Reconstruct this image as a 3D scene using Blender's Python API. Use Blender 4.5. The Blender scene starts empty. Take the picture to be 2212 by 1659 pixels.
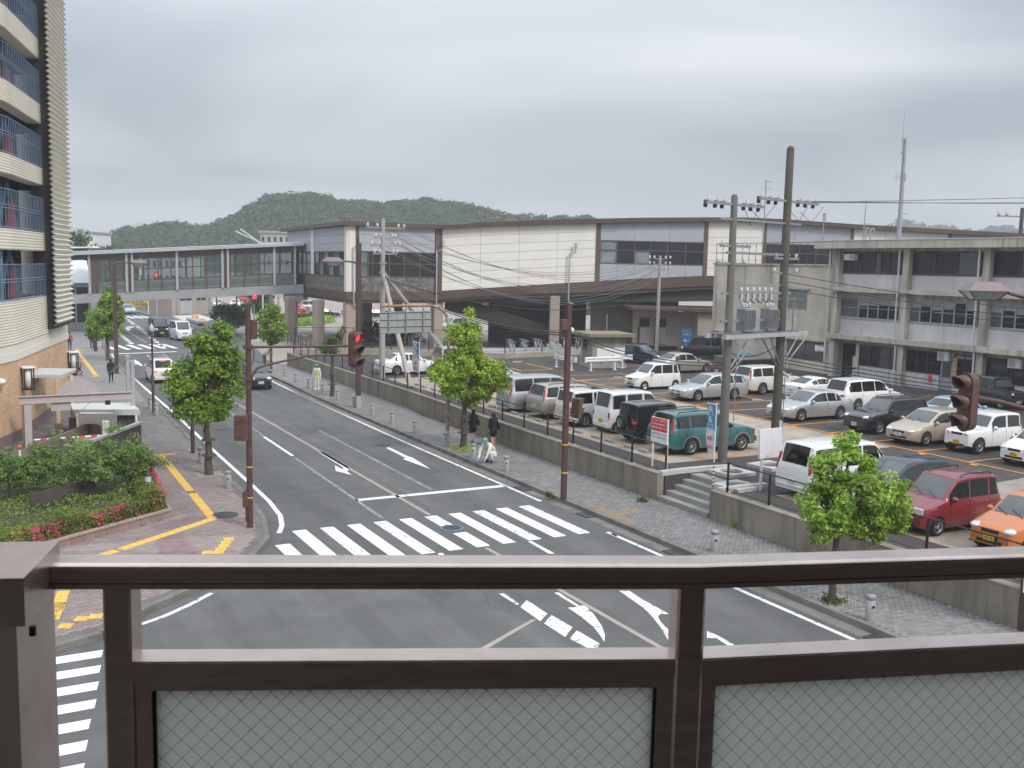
import bpy, math, random
import numpy as np
from mathutils import Vector, Matrix, Euler
random.seed(11)
PI = math.pi
scene = bpy.context.scene
COL = scene.collection

# ------------------------------------------------------------------ camera
EYE = Vector((0.0, 0.0, 8.43))
YAW, PITCH, ROLL, FPX = .4965, .1185, .0212, 2150.0     # focal length in units of a 2212 wide picture
CXP, CYP = 1106.0, 829.5
_f = Vector((math.sin(YAW)*math.cos(PITCH), math.cos(YAW)*math.cos(PITCH), -math.sin(PITCH)))
_r = Vector((math.cos(YAW), -math.sin(YAW), 0))
_u = _r.cross(_f)
CR = _r*math.cos(ROLL) + _u*math.sin(ROLL)
CU = -_r*math.sin(ROLL) + _u*math.cos(ROLL)
CF = _f
cam_data = bpy.data.cameras.new('camera')
cam = bpy.data.objects.new('camera', cam_data)
COL.objects.link(cam)
cam.matrix_world = Matrix(((CR.x, CU.x, -CF.x, EYE.x), (CR.y, CU.y, -CF.y, EYE.y), (CR.z, CU.z, -CF.z, EYE.z), (0, 0, 0, 1)))
cam_data.sensor_fit = 'HORIZONTAL'
cam_data.sensor_width = 36.0
cam_data.lens = 36.0*FPX/2212.0
cam_data.clip_start = .05
cam_data.clip_end = 4000
cam_data.dof.use_dof = True
cam_data.dof.focus_distance = 45.0
cam_data.dof.aperture_fstop = 17.0
scene.camera = cam

# ------------------------------------------------------------------ daylight: overcast sky and one weak soft sun
SUN_ELEV, SUN_AZ = math.radians(42), math.radians(160)
world = bpy.data.worlds.new('World'); scene.world = world; world.use_nodes = True
nt = world.node_tree; nt.nodes.clear()
def N(t, **k):
    n = nt.nodes.new(t)
    for a, b in k.items(): setattr(n, a, b)
    return n
lk = nt.links.new
out = N('ShaderNodeOutputWorld')
sky = N('ShaderNodeTexSky', sky_type='NISHITA'); sky.sun_disc = False
sky.sun_elevation = SUN_ELEV; sky.sun_rotation = SUN_AZ
b1 = N('ShaderNodeBackground'); b1.inputs[1].default_value = .05
veil = N('ShaderNodeHueSaturation'); veil.inputs['Saturation'].default_value = .25; veil.inputs['Value'].default_value = .3     # cloud veils the clear sky
lk(sky.outputs[0], veil.inputs['Color']); lk(veil.outputs[0], b1.inputs[0])
tc = N('ShaderNodeTexCoord'); sp = N('ShaderNodeSeparateXYZ'); lk(tc.outputs['Generated'], sp.inputs[0])
den = N('ShaderNodeMath', operation='ADD'); den.inputs[1].default_value = .16
mx = N('ShaderNodeMath', operation='MAXIMUM'); mx.inputs[1].default_value = 0.0
lk(sp.outputs[2], mx.inputs[0]); lk(mx.outputs[0], den.inputs[0])
dx = N('ShaderNodeMath', operation='DIVIDE'); dy = N('ShaderNodeMath', operation='DIVIDE')
lk(sp.outputs[0], dx.inputs[0]); lk(den.outputs[0], dx.inputs[1]); lk(sp.outputs[1], dy.inputs[0]); lk(den.outputs[0], dy.inputs[1])
cb = N('ShaderNodeCombineXYZ'); lk(dx.outputs[0], cb.inputs[0]); lk(dy.outputs[0], cb.inputs[1])
mpp = N('ShaderNodeMapping'); mpp.inputs['Scale'].default_value = (.6, .7, 1); mpp.inputs['Location'].default_value = (.35, 1.9, 0)
mpp.inputs['Rotation'].default_value = (0, 0, .5)
lk(cb.outputs[0], mpp.inputs[0])
nz = N('ShaderNodeTexNoise'); nz.inputs['Scale'].default_value = .75; nz.inputs['Detail'].default_value = 3.5; nz.inputs['Roughness'].default_value = .45
nz.inputs['Distortion'].default_value = .5
lk(mpp.outputs[0], nz.inputs[0])
rp = N('ShaderNodeValToRGB')
rp.color_ramp.elements[0].position = .39; rp.color_ramp.elements[0].color = (0.225, 0.265, 0.315, 1)
rp.color_ramp.elements[1].position = .61; rp.color_ramp.elements[1].color = (0.50, 0.52, 0.56, 1)
lk(nz.outputs[0], rp.inputs[0])
hz = N('ShaderNodeMapRange'); hz.inputs[1].default_value = 0.0; hz.inputs[2].default_value = .17; hz.inputs[3].default_value = .7; hz.inputs[4].default_value = 0.0
lk(mx.outputs[0], hz.inputs[0])
mixh = N('ShaderNodeMix', data_type='RGBA'); lk(hz.outputs[0], mixh.inputs[0]); lk(rp.outputs[0], mixh.inputs[6]); mixh.inputs[7].default_value = (0.315, 0.338, 0.362, 1)
tp = N('ShaderNodeMapRange'); tp.inputs[1].default_value = .14; tp.inputs[2].default_value = .75; tp.inputs[3].default_value = .78; tp.inputs[4].default_value = 2.5
lk(mx.outputs[0], tp.inputs[0])
b2 = N('ShaderNodeBackground'); lk(mixh.outputs[2], b2.inputs[0]); lk(tp.outputs[0], b2.inputs[1])
ad = N('ShaderNodeAddShader'); lk(b1.outputs[0], ad.inputs[0]); lk(b2.outputs[0], ad.inputs[1]); lk(ad.outputs[0], out.inputs[0])

sd = bpy.data.lights.new('sun', 'SUN'); sd.energy = 1.5; sd.angle = math.radians(14); sd.color = (1, .94, .85)
sun = bpy.data.objects.new('sun', sd); COL.objects.link(sun)
_sdir = Vector((math.sin(SUN_AZ)*math.cos(SUN_ELEV), math.cos(SUN_AZ)*math.cos(SUN_ELEV), math.sin(SUN_ELEV)))
sun.rotation_euler = _sdir.to_track_quat('Z', 'Y').to_euler()
vs = scene.view_settings
vs.view_transform = 'Standard'; vs.look = 'None'; vs.exposure = .58; vs.gamma = 1; vs.use_curve_mapping = False
scene.cycles.max_bounces = 6; scene.cycles.diffuse_bounces = 3; scene.cycles.glossy_bounces = 3
scene.cycles.transmission_bounces = 4; scene.cycles.transparent_max_bounces = 12; scene.cycles.volume_bounces = 1
scene.cycles.caustics_reflective = False; scene.cycles.caustics_refractive = False
scene.cycles.use_denoising = True

# ------------------------------------------------------------------ survey: where a point seen in the photograph lies in the place
def ray(px, py): return CR*((px-CXP)/FPX) - CU*((py-CYP)/FPX) + CF
def G(px, py, z=0.0):
    d = ray(px, py); return EYE + d*((z-EYE.z)/d.z)
def PXx(px, py, x):
    d = ray(px, py); return EYE + d*(x/d.x)
def PY(px, py, y):
    d = ray(px, py); return EYE + d*(y/d.y)
def PV(P, Q, px, py):
    d = ray(px, py); nx, ny = Q[1]-P[1], -(Q[0]-P[0])
    return EYE + d*((nx*P[0]+ny*P[1])/(nx*d.x+ny*d.y))
def PD(px, py, dist):
    return EYE + ray(px, py)*dist
def row(p):
    d = Vector(p)-EYE; return CYP - FPX*d.dot(CU)/d.dot(CF)
def colp(p):
    d = Vector(p)-EYE; return CXP + FPX*d.dot(CR)/d.dot(CF)
def hgt(x, y, py):
    lo, hi = -5.0, 80.0
    for _ in range(40):
        m = (lo+hi)/2
        if row((x, y, m)) > py: lo = m
        else: hi = m
    return m
def crop(x0, y0, s): return lambda x, y: ((x0+s*x)/1.6492, (y0+s*y)/1.6492)
Z1 = crop(900, 1500, .5877); Z7 = crop(900, 1100, .3617); Z5r = crop(2700, 1900, .4286); Z2r = crop(1500, 2050, .7687); Z3L = crop(0, 2000, .4436)
A2 = crop(200, 740, .4123); A3 = crop(0, 1100, .5497); A4 = crop(1000, 740, .4123); A5 = crop(1700, 740, .4123); A6 = crop(2400, 340, .5931)
A7 = crop(1700, 1200, .4123); A8 = crop(2500, 1200, .519); B6 = crop(400, 1000, .27125); B4 = crop(2900, 1000, .4219); D1 = crop(900, 1000, .22604)
D2 = crop(0, 600, .5423); D3 = crop(0, 1250, .24864); D4 = crop(1550, 1000, .31646)

# ------------------------------------------------------------------ mesh building
class MB:
    def __init__(s): s.v = []; s.f = []; s.m = []; s.s = []; s.M = None
    def add(s, pts, faces, mi=0, sm=False):
        o = len(s.v)
        if s.M is not None: pts = [s.M @ Vector(p) for p in pts]
        s.v += [tuple(p) for p in pts]
        for f in faces: s.f.append([i+o for i in f]); s.m.append(mi); s.s.append(sm)
        return s
    def quad(s, a, b, c, d, mi=0): return s.add([a, b, c, d], [(0, 1, 2, 3)], mi)
    def poly(s, pts, mi=0): return s.add(pts, [tuple(range(len(pts)))], mi)
    def box(s, x0, x1, y0, y1, z0, z1, mi=0):
        return s.add([(x0,y0,z0),(x1,y0,z0),(x1,y1,z0),(x0,y1,z0),(x0,y0,z1),(x1,y0,z1),(x1,y1,z1),(x0,y1,z1)],
                     [(0,3,2,1),(4,5,6,7),(0,1,5,4),(1,2,6,5),(2,3,7,6),(3,0,4,7)], mi)
    def cbox(s, c, sz, rz=0, mi=0, R=None):
        M = Matrix.Translation(c) @ (R.to_4x4() if R else Matrix.Rotation(rz, 4, 'Z'))
        a, b, d = sz[0]/2, sz[1]/2, sz[2]/2
        p = [M @ Vector(q) for q in ((-a,-b,-d),(a,-b,-d),(a,b,-d),(-a,b,-d),(-a,-b,d),(a,-b,d),(a,b,d),(-a,b,d))]
        return s.add(p, [(0,3,2,1),(4,5,6,7),(0,1,5,4),(1,2,6,5),(2,3,7,6),(3,0,4,7)], mi)
    def rbox(s, c, sz, r=.01, rz=0, mi=0):
        """box with chamfered upright and top edges"""
        M = Matrix.Translation(c) @ Matrix.Rotation(rz, 4, 'Z'); a, b, d = sz[0]/2, sz[1]/2, sz[2]/2
        def ring(i, z): return [(a-i-r,-b+i,z),(a-i,-b+i+r,z),(a-i,b-i-r,z),(a-i-r,b-i,z),(-a+i+r,b-i,z),(-a+i,b-i-r,z),(-a+i,-b+i+r,z),(-a+i+r,-b+i,z)]
        P = ring(0,-d)+ring(0,d-r)+ring(r,d)
        F = [tuple(range(7,-1,-1)), tuple(range(16,24))]
        for k in (0,8):
            for i in range(8): j=(i+1)%8; F.append((k+i,k+j,k+8+j,k+8+i))
        return s.add([M @ Vector(p) for p in P], F, mi)
    def tube(s, pts, r, n=8, mi=0, cap=True, sm=True):
        pts = [Vector(p) for p in pts]; k = len(pts)
        rs = list(r) if isinstance(r, (list, tuple)) else [r]*k
        P = []; ref = None
        for i, p in enumerate(pts):
            t = (pts[min(i+1,k-1)]-pts[max(i-1,0)]).normalized()
            if ref is None: ref = Vector((0,0,1)) if abs(t.z) < .9 else Vector((1,0,0))
            a = (ref - t*ref.dot(t)).normalized(); ref = a; b = t.cross(a)
            for j in range(n):
                w = 2*PI*j/n; P.append(p + (a*math.cos(w)+b*math.sin(w))*rs[i])
        F = [(i*n+j, i*n+(j+1)%n, (i+1)*n+(j+1)%n, (i+1)*n+j) for i in range(k-1) for j in range(n)]
        s.add(P, F, mi, sm)
        if cap:
            s.add(P[:n], [tuple(range(n-1,-1,-1))], mi); s.add(P[-n:], [tuple(range(n))], mi)
        return s
    def lathe(s, prof, c=(0,0,0), n=16, mi=0, sm=True, axis='Z'):
        P = []
        for r, z in prof:
            for j in range(n):
                w = 2*PI*j/n; q = (r*math.cos(w), r*math.sin(w), z)
                if axis == 'Y': q = (q[0], q[2], q[1])
                if axis == 'X': q = (q[2], q[0], q[1])
                P.append((q[0]+c[0], q[1]+c[1], q[2]+c[2]))
        F = [(i*n+j, i*n+(j+1)%n, (i+1)*n+(j+1)%n, (i+1)*n+j) for i in range(len(prof)-1) for j in range(n)]
        return s.add(P, F, mi, sm)
    def ell(s, c, r, nu=10, nv=6, mi=0, R=None):
        P = []
        for i in range(nv+1):
            a = -PI/2+PI*i/nv
            for j in range(nu):
                b = 2*PI*j/nu; q = Vector((math.cos(a)*math.cos(b)*r[0], math.cos(a)*math.sin(b)*r[1], math.sin(a)*r[2]))
                if R: q = R @ q
                P.append(q+Vector(c))
        F = [(i*nu+j, i*nu+(j+1)%nu, (i+1)*nu+(j+1)%nu, (i+1)*nu+j) for i in range(nv) for j in range(nu)]
        return s.add(P, F, mi, True)
    def prism(s, poly, z0, z1, mi=0, mtop=None):
        n = len(poly)
        ar = sum(poly[i][0]*poly[(i+1)%n][1]-poly[(i+1)%n][0]*poly[i][1] for i in range(n))
        if ar < 0: poly = poly[::-1]
        P = [(p[0],p[1],z0) for p in poly]+[(p[0],p[1],z1) for p in poly]
        s.add(P, [tuple(range(n-1,-1,-1))]+[(i,(i+1)%n,n+(i+1)%n,n+i) for i in range(n)], mi)
        return s.add(P[n:], [tuple(range(n))], mi if mtop is None else mtop)
    def slab(s, quad, thick, mi=0):
        """a flat panel given by its outer polygon, pushed back along its normal"""
        q = [Vector(p) for p in quad]; nn = (q[1]-q[0]).cross(q[2]-q[1]).normalized(); k = len(q)
        P = q+[p-nn*thick for p in q]
        return s.add(P, [tuple(range(k)), tuple(range(2*k-1,k-1,-1))]+[(i,k+i,k+(i+1)%k,(i+1)%k) for i in range(k)], mi)
    def mesh(s, name, mats):
        me = bpy.data.meshes.new(name); me.from_pydata(s.v, [], s.f)
        for m in (mats if isinstance(mats, (list,tuple)) else [mats]): me.materials.append(m)
        if any(s.m): me.polygons.foreach_set('material_index', s.m)
        if any(s.s):
            me.polygons.foreach_set('use_smooth', s.s)
            if not all(s.s): pass
        me.update(); return me
    def build(s, name, mats, parent=None, loc=None, label=None):
        o = bpy.data.objects.new(name, s.mesh(name, mats)); COL.objects.link(o)
        if parent is not None: o.parent = parent
        if loc is not None: o.location = loc
        if label: o['label'] = label
        return o
def tag(o, label=None, cat=None, group=None, kind=None):
    if label: o['label'] = label
    if cat: o['category'] = cat
    if group: o['group'] = group
    if kind: o['kind'] = kind
    return o
def thing(name, label, cat, loc=(0,0,0), rz=0, group=None):
    o = bpy.data.objects.new(name, None); COL.objects.link(o); o.empty_display_size = .2
    o.location = loc; o.rotation_euler = (0,0,rz)
    return tag(o, label, cat, group)
def inst(name, me, parent=None, loc=(0,0,0), rot=(0,0,0), sc=None):
    o = bpy.data.objects.new(name, me); COL.objects.link(o); o.location = loc; o.rotation_euler = rot
    if sc: o.scale = sc
    if parent is not None: o.parent = parent
    return o
def copy_tree(o, parent=None):
    c = o.copy(); COL.objects.link(c)
    if parent is not None: c.parent = parent
    for ch in list(o.children): copy_tree(ch, c)
    return c
def sharp(o, ang=35):
    o.data.set_sharp_from_angle(angle=math.radians(ang)); return o
def fast_mesh(name, V, F, mats, smooth=False):
    """numpy verts (n,3) and quads (m,4)"""
    me = bpy.data.meshes.new(name); V = np.asarray(V, np.float32); F = np.asarray(F, np.int32); m, k = F.shape
    me.vertices.add(len(V)); me.vertices.foreach_set('co', V.ravel())
    me.loops.add(m*k); me.loops.foreach_set('vertex_index', F.ravel())
    me.polygons.add(m); me.polygons.foreach_set('loop_start', np.arange(0, m*k, k, dtype=np.int32))
    me.polygons.foreach_set('loop_total', np.full(m, k, np.int32))
    if smooth: me.polygons.foreach_set('use_smooth', np.ones(m, bool))
    for q in (mats if isinstance(mats, (list,tuple)) else [mats]): me.materials.append(q)
    me.update(calc_edges=True); me.validate(); return me

# ------------------------------------------------------------------ materials
MATS = {}
def mat(name, col, rough=.6, metal=0, var=.12, scale=6, bump=0, bscale=60, spec=.5, island=0, emit=0, col2=None, c2s=1.2, c2lo=.5, c2hi=.7, alpha=1, objrand=0, stretch=None, coat=0, trans=0):
    """one procedural surface: base colour with noise variation, a second colour in patches, fine bump"""
    if name in MATS: return MATS[name]
    m = bpy.data.materials.new(name); m.use_nodes = True; t = m.node_tree; L = t.links.new
    b = t.nodes['Principled BSDF']
    b.inputs['Roughness'].default_value = rough; b.inputs['Metallic'].default_value = metal
    b.inputs['Specular IOR Level'].default_value = spec
    if coat: b.inputs['Coat Weight'].default_value = coat; b.inputs['Coat Roughness'].default_value = .05
    c = (*col, 1) if len(col) == 3 else col
    tcx = t.nodes.new('ShaderNodeTexCoord'); src = tcx.outputs['Object']
    if stretch:
        mp = t.nodes.new('ShaderNodeMapping'); mp.inputs['Scale'].default_value = stretch; L(src, mp.inputs[0]); src = mp.outputs[0]
    last = None
    rgb = t.nodes.new('ShaderNodeRGB'); rgb.outputs[0].default_value = c; last = rgb.outputs[0]
    if col2 is not None:
        n = t.nodes.new('ShaderNodeTexNoise'); n.inputs['Scale'].default_value = c2s; n.inputs['Detail'].default_value = 6; n.inputs['Roughness'].default_value = .65; L(src, n.inputs[0])
        r = t.nodes.new('ShaderNodeMapRange'); r.inputs[1].default_value = c2lo; r.inputs[2].default_value = c2hi; L(n.outputs[0], r.inputs[0])
        x = t.nodes.new('ShaderNodeMix'); x.data_type = 'RGBA'; L(r.outputs[0], x.inputs[0]); L(last, x.inputs[6]); x.inputs[7].default_value = (*col2, 1); last = x.outputs[2]
    if var:
        n = t.nodes.new('ShaderNodeTexNoise'); n.inputs['Scale'].default_value = scale; n.inputs['Detail'].default_value = 5; L(src, n.inputs[0])
        r = t.nodes.new('ShaderNodeMapRange'); r.inputs[1].default_value = .3; r.inputs[2].default_value = .7; r.inputs[3].default_value = 1-var; r.inputs[4].default_value = 1+var; L(n.outputs[0], r.inputs[0])
        x = t.nodes.new('ShaderNodeVectorMath'); x.operation = 'SCALE'; L(last, x.inputs[0]); L(r.outputs[0], x.inputs['Scale']); last = x.outputs[0]
    if island or objrand:
        h = t.nodes.new('ShaderNodeHueSaturation')
        r = t.nodes.new('ShaderNodeMapRange'); a = island or objrand; r.inputs[3].default_value = 1-a; r.inputs[4].default_value = 1+a
        if objrand and island:
            oi = t.nodes.new('ShaderNodeObjectInfo'); g = t.nodes.new('ShaderNodeNewGeometry'); ad_ = t.nodes.new('ShaderNodeMath'); ad_.operation = 'ADD'
            L(oi.outputs['Random'], ad_.inputs[0]); L(g.outputs['Random Per Island'], ad_.inputs[1]); fr = t.nodes.new('ShaderNodeMath'); fr.operation = 'FRACT'; L(ad_.outputs[0], fr.inputs[0]); L(fr.outputs[0], r.inputs[0])
        elif island:
            g = t.nodes.new('ShaderNodeNewGeometry'); L(g.outputs['Random Per Island'], r.inputs[0])
        else:
            oi = t.nodes.new('ShaderNodeObjectInfo'); L(oi.outputs['Random'], r.inputs[0])
        L(r.outputs[0], h.inputs['Value']); L(last, h.inputs['Color']); last = h.outputs[0]
    L(last, b.inputs['Base Color'])
    if bump:
        n = t.nodes.new('ShaderNodeTexNoise'); n.inputs['Scale'].default_value = bscale; n.inputs['Detail'].default_value = 4; L(src, n.inputs[0])
        u = t.nodes.new('ShaderNodeBump'); u.inputs['Strength'].default_value = bump; u.inputs['Distance'].default_value = .02; L(n.outputs[0], u.inputs['Height']); L(u.outputs[0], b.inputs['Normal'])
    if emit:
        L(last, b.inputs['Emission Color']); b.inputs['Emission Strength'].default_value = emit
    if alpha < 1: b.inputs['Alpha'].default_value = alpha
    if trans: b.inputs['Transmission Weight'].default_value = trans
    MATS[name] = m; return m
def streaky(name, col, dark, scale=(.9,.9,.12), lo=.48, hi=.72, rough=.8, patch=None, pscale=.5, bump=.15):
    """weathered wall: rain streaks running down, grime patches"""
    m = bpy.data.materials.new(name); m.use_nodes = True; t = m.node_tree; L = t.links.new; b = t.nodes['Principled BSDF']
    b.inputs['Roughness'].default_value = rough; b.inputs['Specular IOR Level'].default_value = .25
    tcx = t.nodes.new('ShaderNodeTexCoord'); mp = t.nodes.new('ShaderNodeMapping'); mp.inputs['Scale'].default_value = scale; L(tcx.outputs['Object'], mp.inputs[0])
    n = t.nodes.new('ShaderNodeTexNoise'); n.inputs['Scale'].default_value = 2.2; n.inputs['Detail'].default_value = 8; n.inputs['Roughness'].default_value = .68; L(mp.outputs[0], n.inputs[0])
    r = t.nodes.new('ShaderNodeMapRange'); r.inputs[1].default_value = lo; r.inputs[2].default_value = hi; L(n.outputs[0], r.inputs[0])
    x = t.nodes.new('ShaderNodeMix'); x.data_type = 'RGBA'; L(r.outputs[0], x.inputs[0]); x.inputs[6].default_value = (*col, 1); x.inputs[7].default_value = (*dark, 1); last = x.outputs[2]
    n2 = t.nodes.new('ShaderNodeTexNoise'); n2.inputs['Scale'].default_value = pscale; n2.inputs['Detail'].default_value = 7; L(tcx.outputs['Object'], n2.inputs[0])
    r2 = t.nodes.new('ShaderNodeMapRange'); r2.inputs[1].default_value = .35; r2.inputs[2].default_value = .7; r2.inputs[3].default_value = .8; r2.inputs[4].default_value = 1.15; L(n2.outputs[0], r2.inputs[0])
    v = t.nodes.new('ShaderNodeVectorMath'); v.operation = 'SCALE'; L(last, v.inputs[0]); L(r2.outputs[0], v.inputs['Scale']); L(v.outputs[0], b.inputs['Base Color'])
    n3 = t.nodes.new('ShaderNodeTexNoise'); n3.inputs['Scale'].default_value = 25; n3.inputs['Detail'].default_value = 5; L(tcx.outputs['Object'], n3.inputs[0])
    u = t.nodes.new('ShaderNodeBump'); u.inputs['Strength'].default_value = bump; u.inputs['Distance'].default_value = .02; L(n3.outputs[0], u.inputs['Height']); L(u.outputs[0], b.inputs['Normal'])
    MATS[name] = m; return m
def worn(name, col, under, amt=.56, scale=5, rough=.7):
    """road paint worn through to the asphalt in patches, finely cracked"""
    m = bpy.data.materials.new(name); m.use_nodes = True; t = m.node_tree; L = t.links.new; b = t.nodes['Principled BSDF']
    b.inputs['Roughness'].default_value = rough; b.inputs['Specular IOR Level'].default_value = .3
    tcx = t.nodes.new('ShaderNodeTexCoord')
    n = t.nodes.new('ShaderNodeTexNoise'); n.inputs['Scale'].default_value = scale; n.inputs['Detail'].default_value = 9; n.inputs['Roughness'].default_value = .78; L(tcx.outputs['Object'], n.inputs[0])
    r = t.nodes.new('ShaderNodeMapRange'); r.inputs[1].default_value = amt; r.inputs[2].default_value = amt+.06; L(n.outputs[0], r.inputs[0])
    x = t.nodes.new('ShaderNodeMix'); x.data_type = 'RGBA'; L(r.outputs[0], x.inputs[0]); x.inputs[6].default_value = (*col, 1); x.inputs[7].default_value = (*under, 1)
    n2 = t.nodes.new('ShaderNodeTexNoise'); n2.inputs['Scale'].default_value = 1.3; n2.inputs['Detail'].default_value = 5; L(tcx.outputs['Object'], n2.inputs[0])
    r2 = t.nodes.new('ShaderNodeMapRange'); r2.inputs[3].default_value = .8; r2.inputs[4].default_value = 1.12; L(n2.outputs[0], r2.inputs[0])
    v = t.nodes.new('ShaderNodeVectorMath'); v.operation = 'SCALE'; L(x.outputs[2], v.inputs[0]); L(r2.outputs[0], v.inputs['Scale']); L(v.outputs[0], b.inputs['Base Color'])
    MATS[name] = m; return m
def leafmat(name, col, var=.35, hue=.03):
    m = bpy.data.materials.new(name); m.use_nodes = True; t = m.node_tree; L = t.links.new; b = t.nodes['Principled BSDF']; o = t.nodes['Material Output']
    b.inputs['Roughness'].default_value = .5; b.inputs['Specular IOR Level'].default_value = .35
    g = t.nodes.new('ShaderNodeNewGeometry'); h = t.nodes.new('ShaderNodeHueSaturation'); h.inputs['Color'].default_value = (*col, 1)
    r = t.nodes.new('ShaderNodeMapRange'); r.inputs[3].default_value = 1-var; r.inputs[4].default_value = 1+var; L(g.outputs['Random Per Island'], r.inputs[0]); L(r.outputs[0], h.inputs['Value'])
    w = t.nodes.new('ShaderNodeTexWhiteNoise'); w.noise_dimensions = '1D'; L(g.outputs['Random Per Island'], w.inputs['W'])
    r2 = t.nodes.new('ShaderNodeMapRange'); r2.inputs[3].default_value = .5-hue; r2.inputs[4].default_value = .5+hue; L(w.outputs['Value'], r2.inputs[0]); L(r2.outputs[0], h.inputs['Hue'])
    tcx = t.nodes.new('ShaderNodeTexCoord'); n = t.nodes.new('ShaderNodeTexNoise'); n.inputs['Scale'].default_value = .9; n.inputs['Detail'].default_value = 2; L(tcx.outputs['Object'], n.inputs[0])
    r3 = t.nodes.new('ShaderNodeMapRange'); r3.inputs[1].default_value = .35; r3.inputs[2].default_value = .65; r3.inputs[3].default_value = .75; r3.inputs[4].default_value = 1.3; L(n.outputs[0], r3.inputs[0])
    v = t.nodes.new('ShaderNodeVectorMath'); v.operation = 'SCALE'; L(h.outputs[0], v.inputs[0]); L(r3.outputs[0], v.inputs['Scale'])
    L(v.outputs[0], b.inputs['Base Color'])
    tr = t.nodes.new('ShaderNodeBsdfTranslucent'); L(v.outputs[0], tr.inputs['Color']); mxx = t.nodes.new('ShaderNodeMixShader'); mxx.inputs[0].default_value = .42
    L(b.outputs[0], mxx.inputs[1]); L(tr.outputs[0], mxx.inputs[2]); L(mxx.outputs[0], o.inputs['Surface'])
    MATS[name] = m; return m

M_ASPH = mat('asphalt', (.128,.127,.125), .85, var=.1, scale=1.1, bump=.35, bscale=90, spec=.3, col2=(.125,.125,.125), c2s=.35, c2lo=.45, c2hi=.62)
def lanes(m, sc, lo, hi):
    """long faint streaks along the driving direction"""
    t = m.node_tree; L = t.links.new; b = t.nodes['Principled BSDF']; src = b.inputs['Base Color'].links[0].from_socket
    tcx = t.nodes.new('ShaderNodeTexCoord'); mp = t.nodes.new('ShaderNodeMapping'); mp.inputs['Scale'].default_value = sc; L(tcx.outputs['Object'], mp.inputs[0])
    n = t.nodes.new('ShaderNodeTexNoise'); n.inputs['Scale'].default_value = 1; n.inputs['Detail'].default_value = 6; n.inputs['Roughness'].default_value = .6; L(mp.outputs[0], n.inputs[0])
    r = t.nodes.new('ShaderNodeMapRange'); r.inputs[1].default_value = .35; r.inputs[2].default_value = .65; r.inputs[3].default_value = lo; r.inputs[4].default_value = hi; L(n.outputs[0], r.inputs[0])
    v = t.nodes.new('ShaderNodeVectorMath'); v.operation = 'SCALE'; L(src, v.inputs[0]); L(r.outputs[0], v.inputs['Scale']); L(v.outputs[0], b.inputs['Base Color'])
lanes(M_ASPH, (.75,.03,1), .8, 1.12); lanes(M_ASPH, (.16,.22,1), .9, 1.08)
M_LOT = mat('dark_asphalt', (.068,.064,.059), .85, var=.18, scale=1.5, bump=.3, bscale=80, spec=.3, col2=(.06,.058,.058), c2s=.4)
M_LOTC = mat('pale_concrete_paving', (.38,.33,.265), .9, var=.14, scale=1.2, bump=.15, spec=.2, col2=(.25,.22,.185), c2s=.5)
M_PLAZA = mat('plaza_paving', (.33,.29,.26), .85, var=.08, scale=.6, spec=.2, col2=(.28,.245,.22), c2s=.3)
M_GROUND = mat('bare_ground', (.16,.155,.13), .95, var=.2, scale=.05, spec=.1)
M_WHITE = worn('white_road_paint', (.8,.8,.8), (.3,.3,.3), .64, 3)
M_WHITEW = worn('worn_white_road_paint', (.77,.77,.77), (.15,.15,.15), .535, 6)
M_FAINT = worn('faint_road_paint', (.42,.42,.41), (.115,.117,.12), .47, 7)
M_TAN = worn('tan_road_line', (.36,.33,.29), (.2,.19,.18), .6, 6)
M_ORANGE = worn('orange_lot_paint', (.72,.29,.06), (.1,.08,.06), .62, 5)
M_YEL = mat('yellow_tactile', (.72,.46,.12), .75, var=.16, scale=4, objrand=.08, island=.08, spec=.2)
M_PAVG = mat('grey_paver', (.235,.23,.225), .85, var=.1, scale=3, island=.17, objrand=.1, spec=.2, col2=(.20,.195,.19), c2s=.35, bump=.1)
M_PAVB = mat('brown_paver', (.30,.25,.235), .85, var=.1, scale=3, island=.12, objrand=.08, spec=.2, col2=(.26,.215,.205), c2s=.3, bump=.1)
M_PAVR = mat('reddish_paver', (.26,.19,.19), .85, var=.1, scale=3, island=.12, objrand=.08, spec=.2)
M_JOINT = mat('paver_joint', (.15,.14,.13), .95, var=.2, scale=2)
M_PAVO = mat('ochre_paver', (.30,.245,.16), .85, var=.1, scale=3, island=.1, objrand=.08, spec=.2)
M_KERB = mat('kerb_stone', (.2,.19,.175), .9, var=.2, scale=1.5, bump=.2, spec=.2, col2=(.11,.105,.09), c2s=1.6, c2lo=.5, c2hi=.75)
M_KERBT = mat('kerb_top', (.27,.265,.25), .9, var=.14, scale=2, spec=.2)
M_CONC = mat('concrete', (.34,.33,.31), .85, var=.14, scale=2, bump=.15, spec=.25, col2=(.24,.23,.21), c2s=1.1)
M_WALL = streaky('stained_retaining_wall', (.27,.24,.195), (.12,.107,.088), lo=.45, hi=.75)
M_STEEL = mat('galvanised_steel', (.30,.31,.32), .55, .5, var=.1, scale=3)
M_BLACK = mat('black_paint', (.018,.018,.02), .45, var=.1)
M_BROWNP = mat('brown_pole_paint', (.075,.045,.048), .45, var=.14, scale=2, col2=(.11,.06,.055), c2s=1.5)
M_BROWNR = mat('rusty_brown_paint', (.085,.042,.038), .55, var=.2, scale=5, col2=(.07,.04,.04), c2s=3)
M_RUST = mat('rust', (.36,.14,.06), .8, var=.25, scale=5, col2=(.3,.27,.25), c2s=3)
M_GREYP = mat('grey_painted_steel', (.42,.42,.43), .5, .2, var=.08, scale=2)
M_LGREY = mat('light_grey_metal', (.62,.63,.64), .45, .2, var=.06, scale=2)
M_WHITEP = mat('white_paint', (.78,.78,.79), .4, var=.05, scale=2)
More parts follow.
